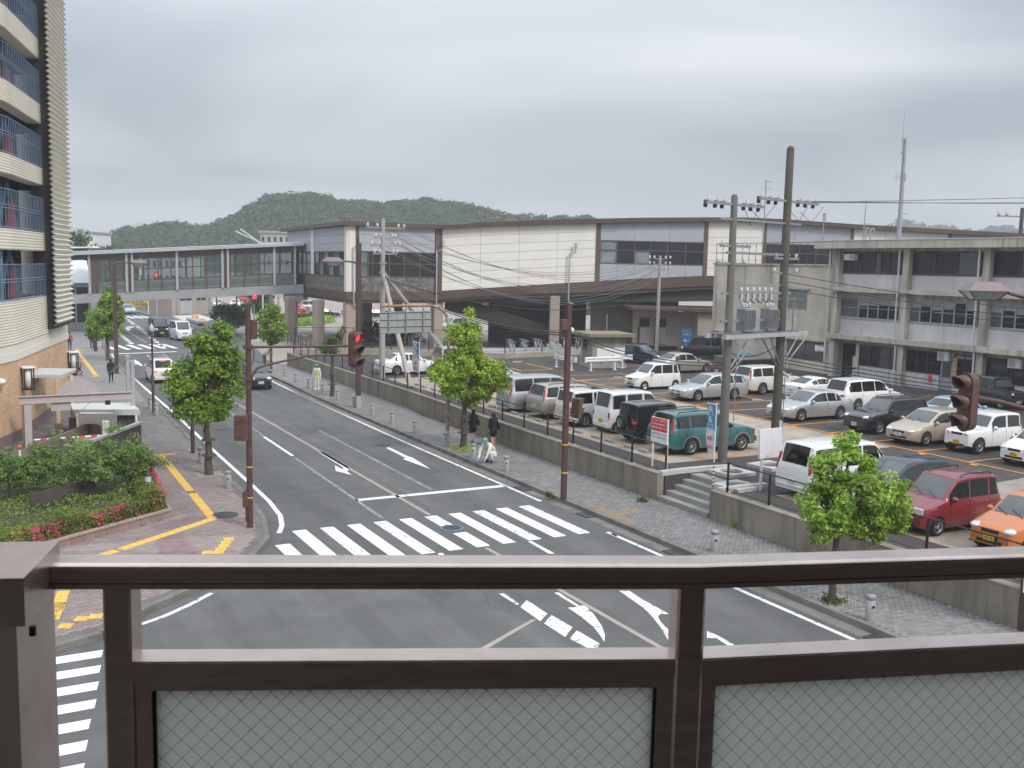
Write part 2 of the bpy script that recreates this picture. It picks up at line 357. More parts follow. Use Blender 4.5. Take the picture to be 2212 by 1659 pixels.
M_WLILAC = mat('pale_lilac_white_paint', (.74,.72,.77), .45, var=.05, scale=2)
M_RUB = mat('black_rubber', (.02,.02,.02), .8, var=.1)
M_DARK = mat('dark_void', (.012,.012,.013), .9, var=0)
M_DGLASS = mat('dark_window_glass', (.02,.024,.026), .06, var=.3, scale=.35, spec=.6)
M_WIRE = mat('cable_black', (.03,.03,.032), .6, var=0)
M_WIREG = mat('cable_grey', (.16,.165,.17), .6, var=0)

# ================================================================== GROUND, ROAD, PAVEMENTS
def struct(name, mb, m, parent=None):
    o = mb.build(name, m, parent)
    if parent is None: o['kind'] = 'structure'
    return o
def sheet(name, pts, z, m, parent=None):
    pts = [(p[0], p[1]) for p in pts]; n = len(pts)
    ar = sum(pts[i][0]*pts[(i+1)%n][1]-pts[(i+1)%n][0]*pts[i][1] for i in range(n))
    if ar < 0: pts = pts[::-1]
    return struct(name, MB().poly([(p[0], p[1], z) for p in pts]), m, parent)
sheet('ground', [(-900,-300),(1150,-300),(1150,1150),(-900,1150)], -.06, M_GROUND)
road = sheet('road', [(-90,-60),(21.6,-60),(21.6,78),(40,98),(60,260),(-90,260)], 0, M_ASPH)
plaza = sheet('station_plaza', [(24,97),(27,118),(34,150),(60,330),(190,330),(190,60),(95,60),(60,76),(22,78.4),(21.8,84)], .012, M_PLAZA)

LX = [(9.95,90),(9.6,80),(9.46,75.5),(9.03,60.3),(8.73,53.8),(8.52,45.4),(8.3,40.7),(8.18,34.3),(7.95,31.6),(7.45,29.2),(6.5,27.4),(5.3,25.95),(4.13,25.06),(3.27,24.37),(2.19,23.1),(1.18,22.7),(-4,21.4),(-14,20)]
LFAR = [(11.2,140),(11.4,120),(10.7,100),(10.2,93)]
lp = LFAR+LX+[(-20,20),(-20,44),(-2,44),(1.6,49.4),(4.9,62),(5.3,66),(5.8,80),(6.4,140)]
def kerbed(name, edge, rest, z=.14):
    o = struct(name, MB().prism(edge+rest, -.05, z), M_JOINT)
    mb = MB(); W_ = .16
    for i in range(len(edge)-1):
        a, b = Vector((*edge[i],0)), Vector((*edge[i+1],0)); d = (b-a); L_ = d.length; d.normalize(); n = Vector((-d.y, d.x, 0))
        k = max(1, round(L_/1.0))
        for j in range(k):
            p, q = a+d*(L_*j/k+.004), a+d*(L_*(j+1)/k-.004)
            for s_ in (0,):
                P = [p-n*.012, q-n*.012, q+n*W_, p+n*W_]
                mb.add([(v.x,v.y,-.04) for v in P]+[(v.x,v.y,.152) for v in P], [(0,1,5,4),(1,2,6,5),(2,3,7,6),(3,0,4,7),(4,5,6,7)])
    mb2 = mb.build('kerb', M_KERB, o); mb2['kind'] = 'stuff'
    return o
left_walk = kerbed('left_pavement', [(p[0],p[1]) for p in (LFAR+LX)][::1], lp[len(LFAR+LX):])
RX = [(21.0,79.5),(20.0,77.2),(19.3,74.5),(18.9,71),(18.42,60.7),(18.36,53),(18.36,31.9)]
RX2 = [(18.36,24.2),(18.36,8),(18.36,-4)]
right_walk = struct('right_pavement', MB().prism(RX+RX2+[(21.5,-4),(21.5,50),(21.95,53),(21.95,79)], -.05, .14), M_JOINT)
def kerbs(parent, edge, top=.152, side=1, m=M_KERB, step=1.0):
    mb = MB()
    for i in range(len(edge)-1):
        a, b = Vector((*edge[i],0)), Vector((*edge[i+1],0)); d = b-a; L_ = d.length; d.normalize(); n = Vector((-d.y,d.x,0))*side; k = max(1, round(L_/step))
        for j in range(k):
            p, q = a+d*(L_*j/k+.004), a+d*(L_*(j+1)/k-.004); P = [p-n*.012, q-n*.012, q+n*.17, p+n*.17]
            if side < 0: P = P[::-1]
            mb.add([(v.x,v.y,-.04) for v in P]+[(v.x,v.y,top) for v in P], [(0,1,5,4),(1,2,6,5),(2,3,7,6),(3,0,4,7),(4,5,6,7)])
    o = mb.build('kerb', m, parent); o['kind'] = 'stuff'; return o
kerbs(right_walk, RX); kerbs(right_walk, RX2); kerbs(right_walk, [RX[-1], RX2[0]], .148)
# gutter strips of concrete along both kerbs
gut = MB()
def strip(mb, pts, w0, w1, z):
    for i in range(len(pts)-1):
        a, b = Vector((*pts[i],0)), Vector((*pts[i+1],0)); d = (b-a).normalized(); n = Vector((-d.y,d.x,0))
        mb.quad(*[(v.x,v.y,z) for v in (a+n*w0, b+n*w0, b+n*w1, a+n*w1)])
M_GUT = mat('gutter_concrete', (.19,.18,.165), .9, var=.16, scale=1.5, spec=.2, col2=(.13,.125,.115), c2s=1.2)
strip(gut, RX+RX2, -.45, .05, .005); strip(gut, [(p[0],p[1]) for p in LX], .0, -.62, .006)
gut.build('gutter', M_GUT, road)
dr = MB()
for y in (76.5,73.2,64.5,58.5,49.2): dr.cbox((8.95+(y-50)*.022,y,.02), (.34,.75,.02))
for y in (32.4,23.0,15.3): dr.cbox((18.1,y,.02), (.36,.8,.02))
dr.cbox((8.05,32.9,.02), (.38,.5,.02)); dr.cbox((18.12,28.0,.02), (.36,.7,.02))
for q in dr.v[0::8]: pass
M_GRATE = mat('drain_grate', (.07,.07,.072), .6, .5, var=.2, scale=30)
dr.build('drain_grate', M_GRATE, road)

# pavers: real blocks with recessed joints
def inside(p, poly):
    x, y = p; c = False; n = len(poly)
    for i in range(n):
        x1,y1 = poly[i]; x2,y2 = poly[(i+1)%n]
        if (y1 > y) != (y2 > y) and x < (x2-x1)*(y-y1)/(y2-y1)+x1: c = not c
    return c
def paving(parent, poly, base, mats, pick, lx=.2, ly=.1, z=.15, rot=0, single=300, holes=()):
    """blocks laid in running bond; the nearest ones singly, the rest in one piece"""
    xs = [p[0] for p in poly]; ys = [p[1] for p in poly]; cs = []
    ca, sa = math.cos(rot), math.sin(rot); ext = max(max(xs)-min(xs), max(ys)-min(ys))*1.1; ox, oy = (min(xs)+max(xs))/2, (min(ys)+max(ys))/2
    ni, nj = int(ext/lx), int(ext/ly)
    for j in range(-nj//2, nj//2+1):
        for i in range(-ni//2, ni//2+1):
            u, w = (i+.5*(j%2))*lx, j*ly; p = (ox+u*ca-w*sa, oy+u*sa+w*ca)
            if inside(p, poly) and not any(inside(p, h) for h in holes): cs.append(p)
    cs.sort(key=lambda p: (p[0]-EYE.x)**2+(p[1]-EYE.y)**2)
    vis = [p for p in cs if -20 < colp((p[0],p[1],z)) < 2230 and row((p[0],p[1],z)) < 1190 or (p[0] > 18 and p[1] < 19.5 and row((p[0],p[1],z)) < 1390)]
    first = vis[:single]; fs = set(first)
    a, b, h = lx/2-.004, ly/2-.004, .03
    me = {}
    for k, m in enumerate(mats):
        mb = MB(); mb.add([(-a,-b,-h),(a,-b,-h),(a,b,-h),(-a,b,-h),(-a,-b,-.003),(a,-b,-.003),(a,b,-.003),(-a,b,-.003),(-a+.004,-b+.004,0),(a-.004,-b+.004,0),(a-.004,b-.004,0),(-a+.004,b-.004,0)],
            [(0,1,5,4),(1,2,6,5),(2,3,7,6),(3,0,4,7),(4,5,9,8),(5,6,10,9),(6,7,11,10),(7,4,8,11),(8,9,10,11)])
        me[k] = mb.mesh('paver', m)
    for p in first: inst('paver', me[pick(p)], parent, (p[0],p[1],z+random.uniform(-.002,.0015)), (0,0,rot))
    for k, m in enumerate(mats):
        q = np.array([p for p in cs if p not in fs and pick(p) == k])
        if not len(q): continue
        loc = np.array([(-a,-b,-h),(a,-b,-h),(a,b,-h),(-a,b,-h),(-a,-b,0),(a,-b,0),(a,b,0),(-a,b,0)])
        R = np.array([[ca,-sa],[sa,ca]]); lo = loc.copy(); lo[:,:2] = loc[:,:2]@R.T
        zz = np.random.default_rng(3).uniform(-.002,.0015,len(q))
        V = lo[None]+np.concatenate([q, z+zz[:,None]],1)[:,None]; V = V.reshape(-1,3)
        F = np.array([(4,5,6,7),(0,1,5,4),(1,2,6,5),(2,3,7,6),(3,0,4,7)]); F = (F[None]+8*np.arange(len(q))[:,None,None]).reshape(-1,4)
        o = bpy.data.objects.new('paver_field', fast_mesh('paver_field', V, F, m)); COL.objects.link(o); o.parent = parent; o['kind'] = 'stuff'
OCH = [[tuple(G(*A7(*q),.15)[:2]) for q in s] for s in ([(890,1450),(985,1440),(1410,1600),(1290,1620)], [(1130,1520),(1190,1500),(1340,1478),(1415,1500),(1240,1545)])]
rpoly = [(18.55,9),(18.55,56),(18.6,62),(21.9,62),(21.9,53),(21.4,50),(21.4,9)]
tree_pits = [(19.25,58.9),(19.2,39.9),(18.95,17.45),(7.8,38.8),(9.0,85)]
pitp = [[(x-.5,y-.5),(x+.5,y-.5),(x+.5,y+.5),(x-.5,y+.5)] for x,y in tree_pits]
paving(right_walk, rpoly, None, [M_PAVG, M_PAVO], lambda p: 1 if (inside(p,OCH[0]) or inside(p,OCH[1])) else 0, holes=pitp)
REDS = [[tuple(G(*A3(*q),.15)[:2]) for q in s] for s in ([(1010,1490),(1190,1450),(1290,1600),(1040,1600)], [(960,1420),(1210,1340),(1330,1345),(1290,1385),(1010,1440)], [(1380,1345),(1660,1350),(1640,1395),(1400,1375)])]
tact_l = [(6.71,43.4),(6.5,31.95),(3.3,29.45),(-1.5,26.2)]
def near_line(p, pts, w):
    for i in range(len(pts)-1):
        a, b = pts[i], pts[i+1]; dx_, dy_ = b[0]-a[0], b[1]-a[1]; t = max(0, min(1, ((p[0]-a[0])*dx_+(p[1]-a[1])*dy_)/(dx_*dx_+dy_*dy_)))
        if (p[0]-a[0]-t*dx_)**2+(p[1]-a[1]-t*dy_)**2 < w*w: return True
    return False
lpave = [(8.55,60),(8.5,53),(8.3,45),(8.05,40.7),(7.95,34.3),(7.7,31.7),(7.2,29.35),(6.3,27.65),(5.15,26.25),(3.15,24.65),(2.1,23.4),(-3,21.9),(-3,29.2),(1.6,30.35),(5.3,32.7),(5.3,35.5),(6.1,41.6),(6.1,50),(7,56),(7.2,60)]
paving(left_walk, lpave, None, [M_PAVB, M_PAVR, M_PAVG], lambda p: 1 if any(inside(p,r) for r in REDS) else (2 if p[1] > 44.2 else 0), holes=pitp)
# plain slabs beyond where single blocks stop showing
M_FARPAV = mat('far_paving', (.235,.23,.225), .85, var=.1, scale=1.5, spec=.2, col2=(.2,.195,.19), c2s=.5, bump=.2, bscale=30)
sheet('far_paving', [(9.8,90),(9.3,75.5),(8.55,60),(4.9,60),(5.3,66),(5.8,80),(6.4,140),(11.1,140),(11.2,120)], .1495, M_FARPAV, left_walk)
sheet('far_paving', [(18.6,62),(18.75,71),(19.2,74.5),(20,77),(21,79),(21.9,79),(21.9,62)], .1495, M_FARPAV, right_walk)

# yellow tactile blocks, each one laid by itself
tb = MB(); tb.rbox((0,0,-.012), (.292,.292,.034), .006)
for u in (-.09,-.03,.03,.09):
    tb.box(u-.012,u+.012,-.12,.12,.0045,.0095)
TILE = tb.mesh('tactile_block', M_YEL)
def tactile(parent, a, b, w=.3):
    a, b = Vector((a[0],a[1],.16)), Vector((b[0],b[1],.16)); d = b-a; n = int(d.length/.3+.2); r = math.atan2(d.y,d.x)-PI/2
    for i in range(n): inst('tactile_block', TILE, parent, a+d.normalized()*(.3*(i+.5)), (0,0,r))
for i in range(3): tactile(left_walk, tact_l[i], tact_l[i+1])
tactile(left_walk, (6.1,43.55), (7.35,43.5))
a_, b_ = G(*A2(175,1230),.15), G(*A2(345,1450),.15); tactile(left_walk, a_, b_)
a2_, b2_ = G(*A2(300,1458),.15), G(*A2(372,1455),.15); tactile(left_walk, a2_, b2_)
a2_, b2_ = G(*A2(165,1227),.15), G(*A2(320,1230),.15); tactile(left_walk, a2_, b2_)
for rw in ([(1450,1495),(1565,1488)],[(1430,1517),(1550,1510)],[(1415,1540),(1530,1530)],[(1395,1560),(1515,1552)],[(1310,1582),(1500,1577)]):
    tactile(left_walk, G(*A3(*rw[0]),.15), G(*A3(*rw[1]),.15))
for rw in ([(390,470),(440,330)],[(420,470),(475,330)],[(455,400),(510,240)],[(402,545),(470,545)],[(470,520),(590,520)],[(600,462),(715,462)],[(715,445),(805,440)]):
    tactile(left_walk, G(*Z3L(*rw[0]),.15), G(*Z3L(*rw[1]),.15))

# ------------------------------------------------------------------ painted markings, each one a part of the road
def paint(name, pts, m=M_WHITE, z=.004):
    pts = [(p[0],p[1]) for p in pts]; return sheet(name, pts, z, m, road)
def gp(cr, pl): return [G(*cr(*q)) for q in pl]
for i in range(1, 12):
    xl = 12.13+(i-6)*.9; y0, y1 = 26.05, 30.05
    if i == 1: y0, y1 = 25.6, 28.7
    if i == 7:
        paint('crosswalk_stripe', [(xl,28.35),(xl+.45,28.35),(xl+.45,y1),(xl,y1)], M_WHITEW)
        paint('crosswalk_stripe', [(xl,y0),(xl+.45,y0),(xl+.45,27.75),(xl,27.75)], M_WHITE); continue
    paint('crosswalk_stripe', [(xl,y0),(xl+.45,y0),(xl+.45,y1),(xl,y1)], M_WHITEW if i in (3,5,9,11) else M_WHITE)
for k in range(7):
    y1 = 22.3-.845*k; xr = 2.18-.13*k-.05*(k>3)
    paint('crosswalk_stripe', [(-3.2,y1-.45),(xr-.08,y1-.4),(xr,y1),(-3.2,y1)])
paint('stop_line', [(11.72,33.0),(17.74,32.98),(17.74,33.32),(11.72,33.3)])
cl = [(13.25,15),(13.3,25.2)]
paint('centre_line', [(13.18,14),(13.33,14),(13.33,25.9),(13.2,25.9)], M_TAN); paint('centre_line', [(13.22,30.2),(13.37,30.2),(13.55,62),(13.4,62)], M_TAN)
paint('centre_line', [(13.45,66),(13.6,66),(14.65,92),(14.5,92)], M_TAN); paint('centre_line', [(14.95,104.5),(15.1,104.5),(15.5,121),(15.35,121)], M_TAN)
M_PATCH = mat('asphalt_seam', (.075,.077,.08), .9, var=.2, scale=3)
paint('asphalt_seam', [(13.62,31),(13.66,31),(13.95,62),(13.9,62)], M_PATCH)
for k in range(7):
    rr = random.Random(k); x, y = rr.uniform(9.5,17), rr.uniform(16,60); pts = [(x,y)]
    for i in range(9): x += rr.uniform(-.25,.25); y += rr.uniform(.2,.7); pts.append((x,y))
    for a, b in zip(pts[:-1],pts[1:]): d = Vector((b[0]-a[0],b[1]-a[1],0)).normalized(); n = Vector((-d.y,d.x,0))*rr.uniform(.008,.016); a, b = Vector((*a,0)), Vector((*b,0)); sheet('asphalt_crack', [a-n,b-n,b+n,a+n], .0025, M_PATCH, road)
for (xa,ya,xb,yb) in ((15.2,36.2,16.6,38.4),(10.0,47,11.2,52),(16.0,62,17.2,69),(9.6,16.5,11.6,18.2)): sheet('asphalt_patch', [(xa,ya),(xb,ya+.05),(xb+.03,yb),(xa-.02,yb-.04)], .002, mat('asphalt_patch',(.095,.095,.096),.9,var=.15,scale=3,bump=.3), road)
for (y0,y1,x) in ((14.5,25.9,17.62),(30.4,78.5,17.75)):
    n = max(1,int((y1-y0)/6))
    for k in range(n):
        a, b = y0+(y1-y0)*k/n, y0+(y1-y0)*(k+1)/n
        f = lambda y: x+max(0,(y-45))*.018+max(0,y-70)*.06
        paint('edge_line', [(f(a)-.07,a),(f(a)+.08,a),(f(b)+.08,b),(f(b)-.07,b)], M_WHITEW)
le = [(8.1,29.97),(8.42,30.8),(8.72,32.1),(8.9,34.2),(8.98,37.1),(9.13,44.8),(9.42,54.9),(9.67,71.8),(9.75,80.5),(10.4,92.4)]
for i in range(len(le)-1):
    a, b = Vector((*le[i],0)), Vector((*le[i+1],0)); d = (b-a).normalized(); n = Vector((-d.y,d.x,0))*.08
    paint('edge_line', [a-n,b-n,b+n,a+n], M_WHITE)
ce = [G(*Z3L(*q)) for q in ((1135,505),(1320,440),(1520,350),(1700,255))]
for i in range(3):
    a, b = ce[i], ce[i+1]; d = (b-a).normalized(); n = Vector((-d.y,d.x,0))*.07; paint('edge_line', [a-n,b-n,b+n,a+n], M_WHITEW)
paint('lane_line', [(11.9,42.0),(12.05,42.0),(12.12,47.2),(11.97,47.2)]); paint('lane_line', [(12.02,47.3),(12.14,47.3),(12.5,60),(12.36,60)], M_FAINT)
paint('lane_line', [(11.62,30.4),(11.76,30.4),(12.0,41.6),(11.88,41.6)], M_FAINT)
paint('lane_line', [(14.82,33.6),(14.95,33.6),(15.1,48),(14.96,48)], M_FAINT)
paint('lane_line', gp(A2,[(780,1275),(790,1275),(815,1290),(803,1290)]), M_WHITEW)
paint('road_arrow', gp(Z1,[(808,163),(827,159),(944,215),(968,221),(1080,292),(911,231),(928,224)]))
paint('road_arrow', gp(Z1,[(400,190),(422,187),(556,262),(580,280),(584,293),(571,304),(600,327),(505,303),(497,267),(530,287),(549,291),(553,286),(540,275)]))
paint('road_arrow', gp(A2,[(675,1312),(712,1330),(750,1365),(735,1367),(700,1352),(672,1356),(690,1345),(668,1340)]))
paint('road_arrow', gp(A2,[(600,1035),(680,1020),(690,1026),(625,1046),(652,1048),(622,1066),(600,1050)]))
for pl in ([(360,85),(385,84),(455,132),(445,138)],[(490,114),(586,178),(552,212),(460,147)],[(605,184),(702,240),(668,286),(570,222)],[(722,255),(830,318),(800,352),(690,294)],[(848,338),(880,350),(845,352)],
           [(616,80),(640,80),(735,142),(760,138),(800,180),(838,235),(852,275),(850,310),(835,285),(800,240),(740,190),(680,150),(725,146)],
           [(918,72),(965,72),(1020,108),(1150,180),(1110,178),(1098,192),(1112,218),(1145,250),(1145,300),(1110,240),(1070,190),(1030,150)],[(1325,258),(1370,276),(1462,328),(1430,330),(1370,292),(1325,290)]):
    paint('intersection_marking', gp(Z2r,pl), M_WHITEW)
paint('intersection_marking', gp(Z2r,[(510,205),(535,205),(270,362),(232,362)]), M_TAN)
paint('intersection_marking', gp(Z1,[(1670,731),(1692,729),(1832,804),(1795,804)])); paint('intersection_marking', gp(Z1,[(1120,803),(1150,800),(1165,812),(1130,812)])); paint('intersection_marking', gp(Z1,[(2165,683),(2185,680),(2215,697),(2205,701)]), M_WHITEW)
# far junction
fc = [(11.05,97.2)]+[]
for k in range(6):
    x = 10.6+k*1.06; paint('crosswalk_stripe', [(x+.5,96.9+k*.12),(x+1.0,96.9+k*.12),(x+.55,102.2+k*.1),(x+.05,102.2+k*.1)])
paint('stop_line', [(10.3,92.6),(16.1,93.7),(16.1,94.2),(10.3,93.1)])
for k in range(4):
    x = 17.9+k*1.05; paint('crosswalk_stripe', [(x+.45,147),(x+1.0,147),(x+.6,153.2),(x+.05,153.2)])
def dots(p, q, n, w, l):
    p, q = Vector((*p,0)), Vector((*q,0)); d = (q-p).normalized(); s = Vector((-d.y,d.x,0))
    for i in range(n):
        c = p+(q-p)*((i+.5)/n); paint('guide_dash', [c-d*l/2-s*w/2, c+d*l/2-s*w/2, c+d*l/2+s*w/2, c-d*l/2+s*w/2])
dots((15.68,97.8),(18.8,151),18,.45,1.4); dots((13.5,103),(14.2,120),10,.45,1.0)
paint('road_line', gp(A2,[(600,1030),(680,1018),(690,1024),(605,1038)])); paint('road_line', gp(A2,[(665,1015),(700,1015),(765,1060),(720,1060)]))
paint('plaza_apron', gp(A2,[(1000,935),(1240,922),(1375,968),(1160,1003)]), mat('pale_concrete_apron',(.5,.5,.5),.9,var=.08), .02)
paint('plaza_apron', gp(A2,[(1700,1080),(1960,1090),(1930,1150),(1690,1155)]), mat('pale_striped_apron',(.55,.55,.55),.9,var=.25,scale=1.2,stretch=(1,.1,1)), .02)
paint('plaza_line', gp(D1,[(660,825),(700,825),(885,875),(850,882)]), M_WHITE, .02)
for k in range(5): paint('plaza_line', gp(D1,[(1700,762+k*18),(1900,758+k*17),(1900,764+k*17),(1700,769+k*18)]), M_WHITE, .02)
# covers in the road
mh = MB(); mh.lathe([(0,.012),(.3,.012),(.32,.008),(.34,.002)], (0,0,0), 24)
MH = mh.mesh('manhole_cover', mat('manhole_iron',(.07,.07,.072),.6,.5,var=.2,scale=12))
c = G(*Z1(1208,650)); inst('manhole_cover', MH, road, (c.x,c.y,.005), sc=(1.0,1.0,1))
rg = MB(); rg.lathe([(.30,.012),(.37,.012),(.38,.004)], (c.x,c.y,.008), 24); rg.build('blue_ring', mat('blue_ring_paint',(.09,.2,.3),.6), road)
for q in ((790,147),): 
    p = G(*Z1(*q)); inst('manhole_cover', MH, road, (p.x,p.y,.005), sc=(1.15,1.15,1))
p = G(*A3(1440,782)); inst('manhole_cover', MH, road, (p.x,p.y,.005))
p = G(*A3(1455,1337),.15); inst('manhole_cover', inst('manhole_cover', MH).data, left_walk, (p.x,p.y,.156), sc=(1.3,1.3,1)); bpy.data.objects.remove([o for o in bpy.data.objects if o.name.startswith('manhole_cover') and o.parent is None][0])
p = G(*A3(1225,1192),.15); mb = MB(); mb.rbox((p.x,p.y,.15),(.62,.5,.03),.01,.1); mb.build('access_cover', mat('access_cover_steel',(.33,.31,.27),.5,.4,var=.3,scale=14,col2=(.14,.13,.12),c2s=9), left_walk)

# ================================================================== CAR PARK TERRACE AND ITS RETAINING WALL
lot = struct('car_park_ground', MB().prism([(21.72,-6),(21.72,25.55),(23.35,25.55),(23.35,28.35),(21.72,28.35),(21.72,38),(22.18,53),(22.18,78.2),(27,77),(37.4,70.3),(52.3,72.9),(96,73),(96,-6)], -.05, 1.0), M_LOT)
sheet('concrete_bay_strip', [(23.3,30.2),(28.8,30.2),(28.8,29.4),(34.6,29.4),(34.6,60),(23.3,60)], 1.005, M_LOTC, lot)
sheet('concrete_bay_strip', [(23.3,-4),(30.2,-4),(30.2,24.4),(23.3,24.4)], 1.005, M_LOTC, lot)
sheet('concrete_bay_strip', [(30.2,16),(38,16),(38,23.2),(30.2,22.5)], 1.006, mat('grey_concrete_paving',(.29,.265,.23),.9,var=.16,scale=1.5,spec=.2), lot)
sheet('concrete_bay_strip', [tuple(G(*A5(*q),1.0)[:2]) for q in ((290,1560),(560,1500),(1180,1465),(1700,1490),(2050,1580),(1800,1660),(700,1650))], 1.007, mat('brown_grey_asphalt',(.12,.11,.1),.9,var=.2,scale=1.2,spec=.2), lot)
def oline(a, b, w=.12, m=M_ORANGE):
    a, b = Vector((a[0],a[1],0)), Vector((b[0],b[1],0)); d = (b-a).normalized(); n = Vector((-d.y,d.x,0))*w/2
    return sheet('bay_line', [a-n,b-n,b+n,a+n], 1.011, m, lot)
oline((34.8,8),(34.8,56)); oline((34.95,56),(35.3,56.5)) 
for k in range(20):
    y = 18.5+2.46*k-.1
    if y > 58: break
    oline((34.9,y),(39.9,y)); 
    if y < 47: oline((40.1,y),(44.8,y))
oline((40,18),(40,58))
for k in range(12):
    y = 31.5+2.5*k; oline((23.4,y),(28.6,y))
for y in (24.2,21.6,19,16.4,13.8): oline((23.4,y),(29.2,y))
oline(G(*A7(1880,1055),1.0), G(*A8(390,795),1.0), .14)
for pl in ([(290,1385),(380,1412),(650,1395),(420,1345)],):
    for i in range(3): oline(G(*A5(*pl[i]),1.0), G(*A5(*pl[i+1]),1.0), .16)
oline(G(*A5(1170,1370),1.0), G(*A5(1420,1370),1.0), .14); oline(G(*A5(1450,1315),1.0), G(*A5(1540,1335),1.0), .14); oline(G(*A5(820,1500),1.0), G(*A5(1200,1475),1.0), .14)
oline(G(*B4(170,870),1.0), G(*B4(280,862),1.0)); oline(G(*B4(900,985),1.0), G(*B4(1010,972),1.0)); oline(G(*B4(1380,1020),1.0), G(*B4(1580,1045),1.0)); oline(G(*A8(920,322),1.0), G(*A8(1000,316),1.0))
# bay numbers are worn to smudges beside the lines
for k in range(8):
    y = 20.2+2.46*k; sheet('bay_number', [(34.35,y),(34.6,y),(34.62,y+.35),(34.36,y+.3)], 1.012, M_ORANGE, lot)
ws = MB(); ws.rbox((0,0,.06), (.16,.6,.12), .02); WS = ws.mesh('wheel_stop', M_CONC)
for k in range(10):
    for d in (-.5,.5): inst('wheel_stop', WS, lot, (23.75,33.0+2.5*k+d,1.005), (0,0,random.uniform(-.03,.03)))
for q in ((1220,1475),): inst('wheel_stop', WS, lot, G(*A5(*q),1.0), (0,0,1.2))
for q in ((378,443),): inst('wheel_stop', WS, lot, G(*A8(*q),1.0), (0,0,1.2))
ows = MB(); ows.rbox((0,0,.06), (.18,.75,.13), .02); inst('wheel_stop', ows.mesh('wheel_stop', mat('orange_rubber',(.62,.25,.14),.7)), lot, G(*A5(347,1340),1.0), (0,0,1.35))
# retaining wall in cast lengths
wall = thing('retaining_wall', 'long stained grey concrete retaining wall between the right pavement and the car park', 'wall')
def seg(x0, y0, x1, y1, top=1.12, t=.3):
    mb = MB(); mb.prism([(x0,y0),(x0+t,y0),(x1+t,y1),(x1,y1)], -.04, top-.05)
    mb.prism([(x0-.014,y0),(x0+t+.014,y0),(x1+t+.014,y1),(x1-.014,y1)], top-.05, top)
    return mb.build('wall_section', M_WALL, wall)
ys = [-4,3,9,13.2,17.4,21.5,25.5]
for i in range(6): seg(21.42, ys[i]+.008, 21.42, ys[i+1]-.008)
ys = [28.4,33,38.2,43.4,48.6,53,58,63,68,73,78.3]
wx = lambda y: 21.42+min(max(0,y-38),15)*.032
for i in range(10): seg(wx(ys[i]), ys[i]+.008, wx(ys[i+1]), ys[i+1]-.008)
# stair up to the car park
st = thing('stair', 'concrete steps with pale copings cutting through the retaining wall', 'stairs', (21.42,27,0))
for k in range(5):
    mb = MB(); mb.box(.0+k*.36,1.94,-1.42,1.36,.14+(.172*k if k else -.1),.14+.172*(k+1)-.002)
    mb.build('step', M_CONC2 if 0 else M_KERBT, st)
for sy in (-1,):
    pass
def coping(mb, pts, w, h):
    for i in range(len(pts)-1):
        a, b = Vector(pts[i]), Vector(pts[i+1]); d = (b-a); dd = Vector((d.x,d.y,0)).normalized(); n = Vector((-dd.y,dd.x,0))*w/2
        P = [a-n,b-n,b+n,a+n]; mb.add([p for p in P]+[p+Vector((0,0,h)) for p in P], [(3,2,1,0),(4,5,6,7),(0,1,5,4),(1,2,6,5),(2,3,7,6),(3,0,4,7)])
M_COP = mat('pale_coping', (.45,.44,.42), .85, var=.12, scale=3)
mb = MB(); coping(mb, [(.2,1.5,1.0),(1.2,1.5,1.02),(2.3,1.5,1.02),(3.4,1.4,1.0)], .22, .17); mb.build('coping', M_COP, st)
mb = MB(); coping(mb, [(.35,-1.56,1.0),(1.3,-1.56,1.02),(2.4,-1.56,1.0)], .22, .17); mb.build('coping', M_COP, st)
mb = MB(); mb.box(.3,1.94,1.37,1.6,.1,1.0); mb.build('cheek_wall', M_WALL, st); mb = MB(); mb.box(.3,1.94,-1.66,-1.43,.1,1.0); mb.build('cheek_wall', M_WALL, st)
# square concrete pads with round holes beside the stair
for q, lab in (((205,930),'square concrete pad with a round hole nearer the white blank sign'), ((245,1025),'square concrete pad with a round hole behind the black fence at the stair'), ((470,885),'half hidden concrete pad with a round hole beside the white minivan')):
    p = G(*A8(*q),1.06); t = thing('planter_pad', lab, 'concrete pad', (p.x,p.y,1.0), .1)
    mb = MB(); n = 24; o_ = []; i_ = []
    for k in range(n):
        w = 2*PI*k/n+PI/4; r = .62/max(abs(math.cos(w)),abs(math.sin(w))); o_.append((r*math.cos(w),r*math.sin(w))); i_.append((.42*math.cos(w),.42*math.sin(w)))
    V = [(x,y,.12) for x,y in o_]+[(x,y,.12) for x,y in i_]+[(x,y,0) for x,y in o_]+[(x,y,.01) for x,y in i_]
    F = []
    for k in range(n):
        j = (k+1)%n; F += [(k,j,n+j,n+k),(2*n+k,2*n+j,j,k),(n+k,n+j,3*n+j,3*n+k)]
    mb.add(V,F); mb.build('slab', M_COP, t)
    mb = MB(); mb.lathe([(0,.03),(.41,.03)], n=20); mb.build('soil', mat('soil',(.09,.075,.06),.95), t)

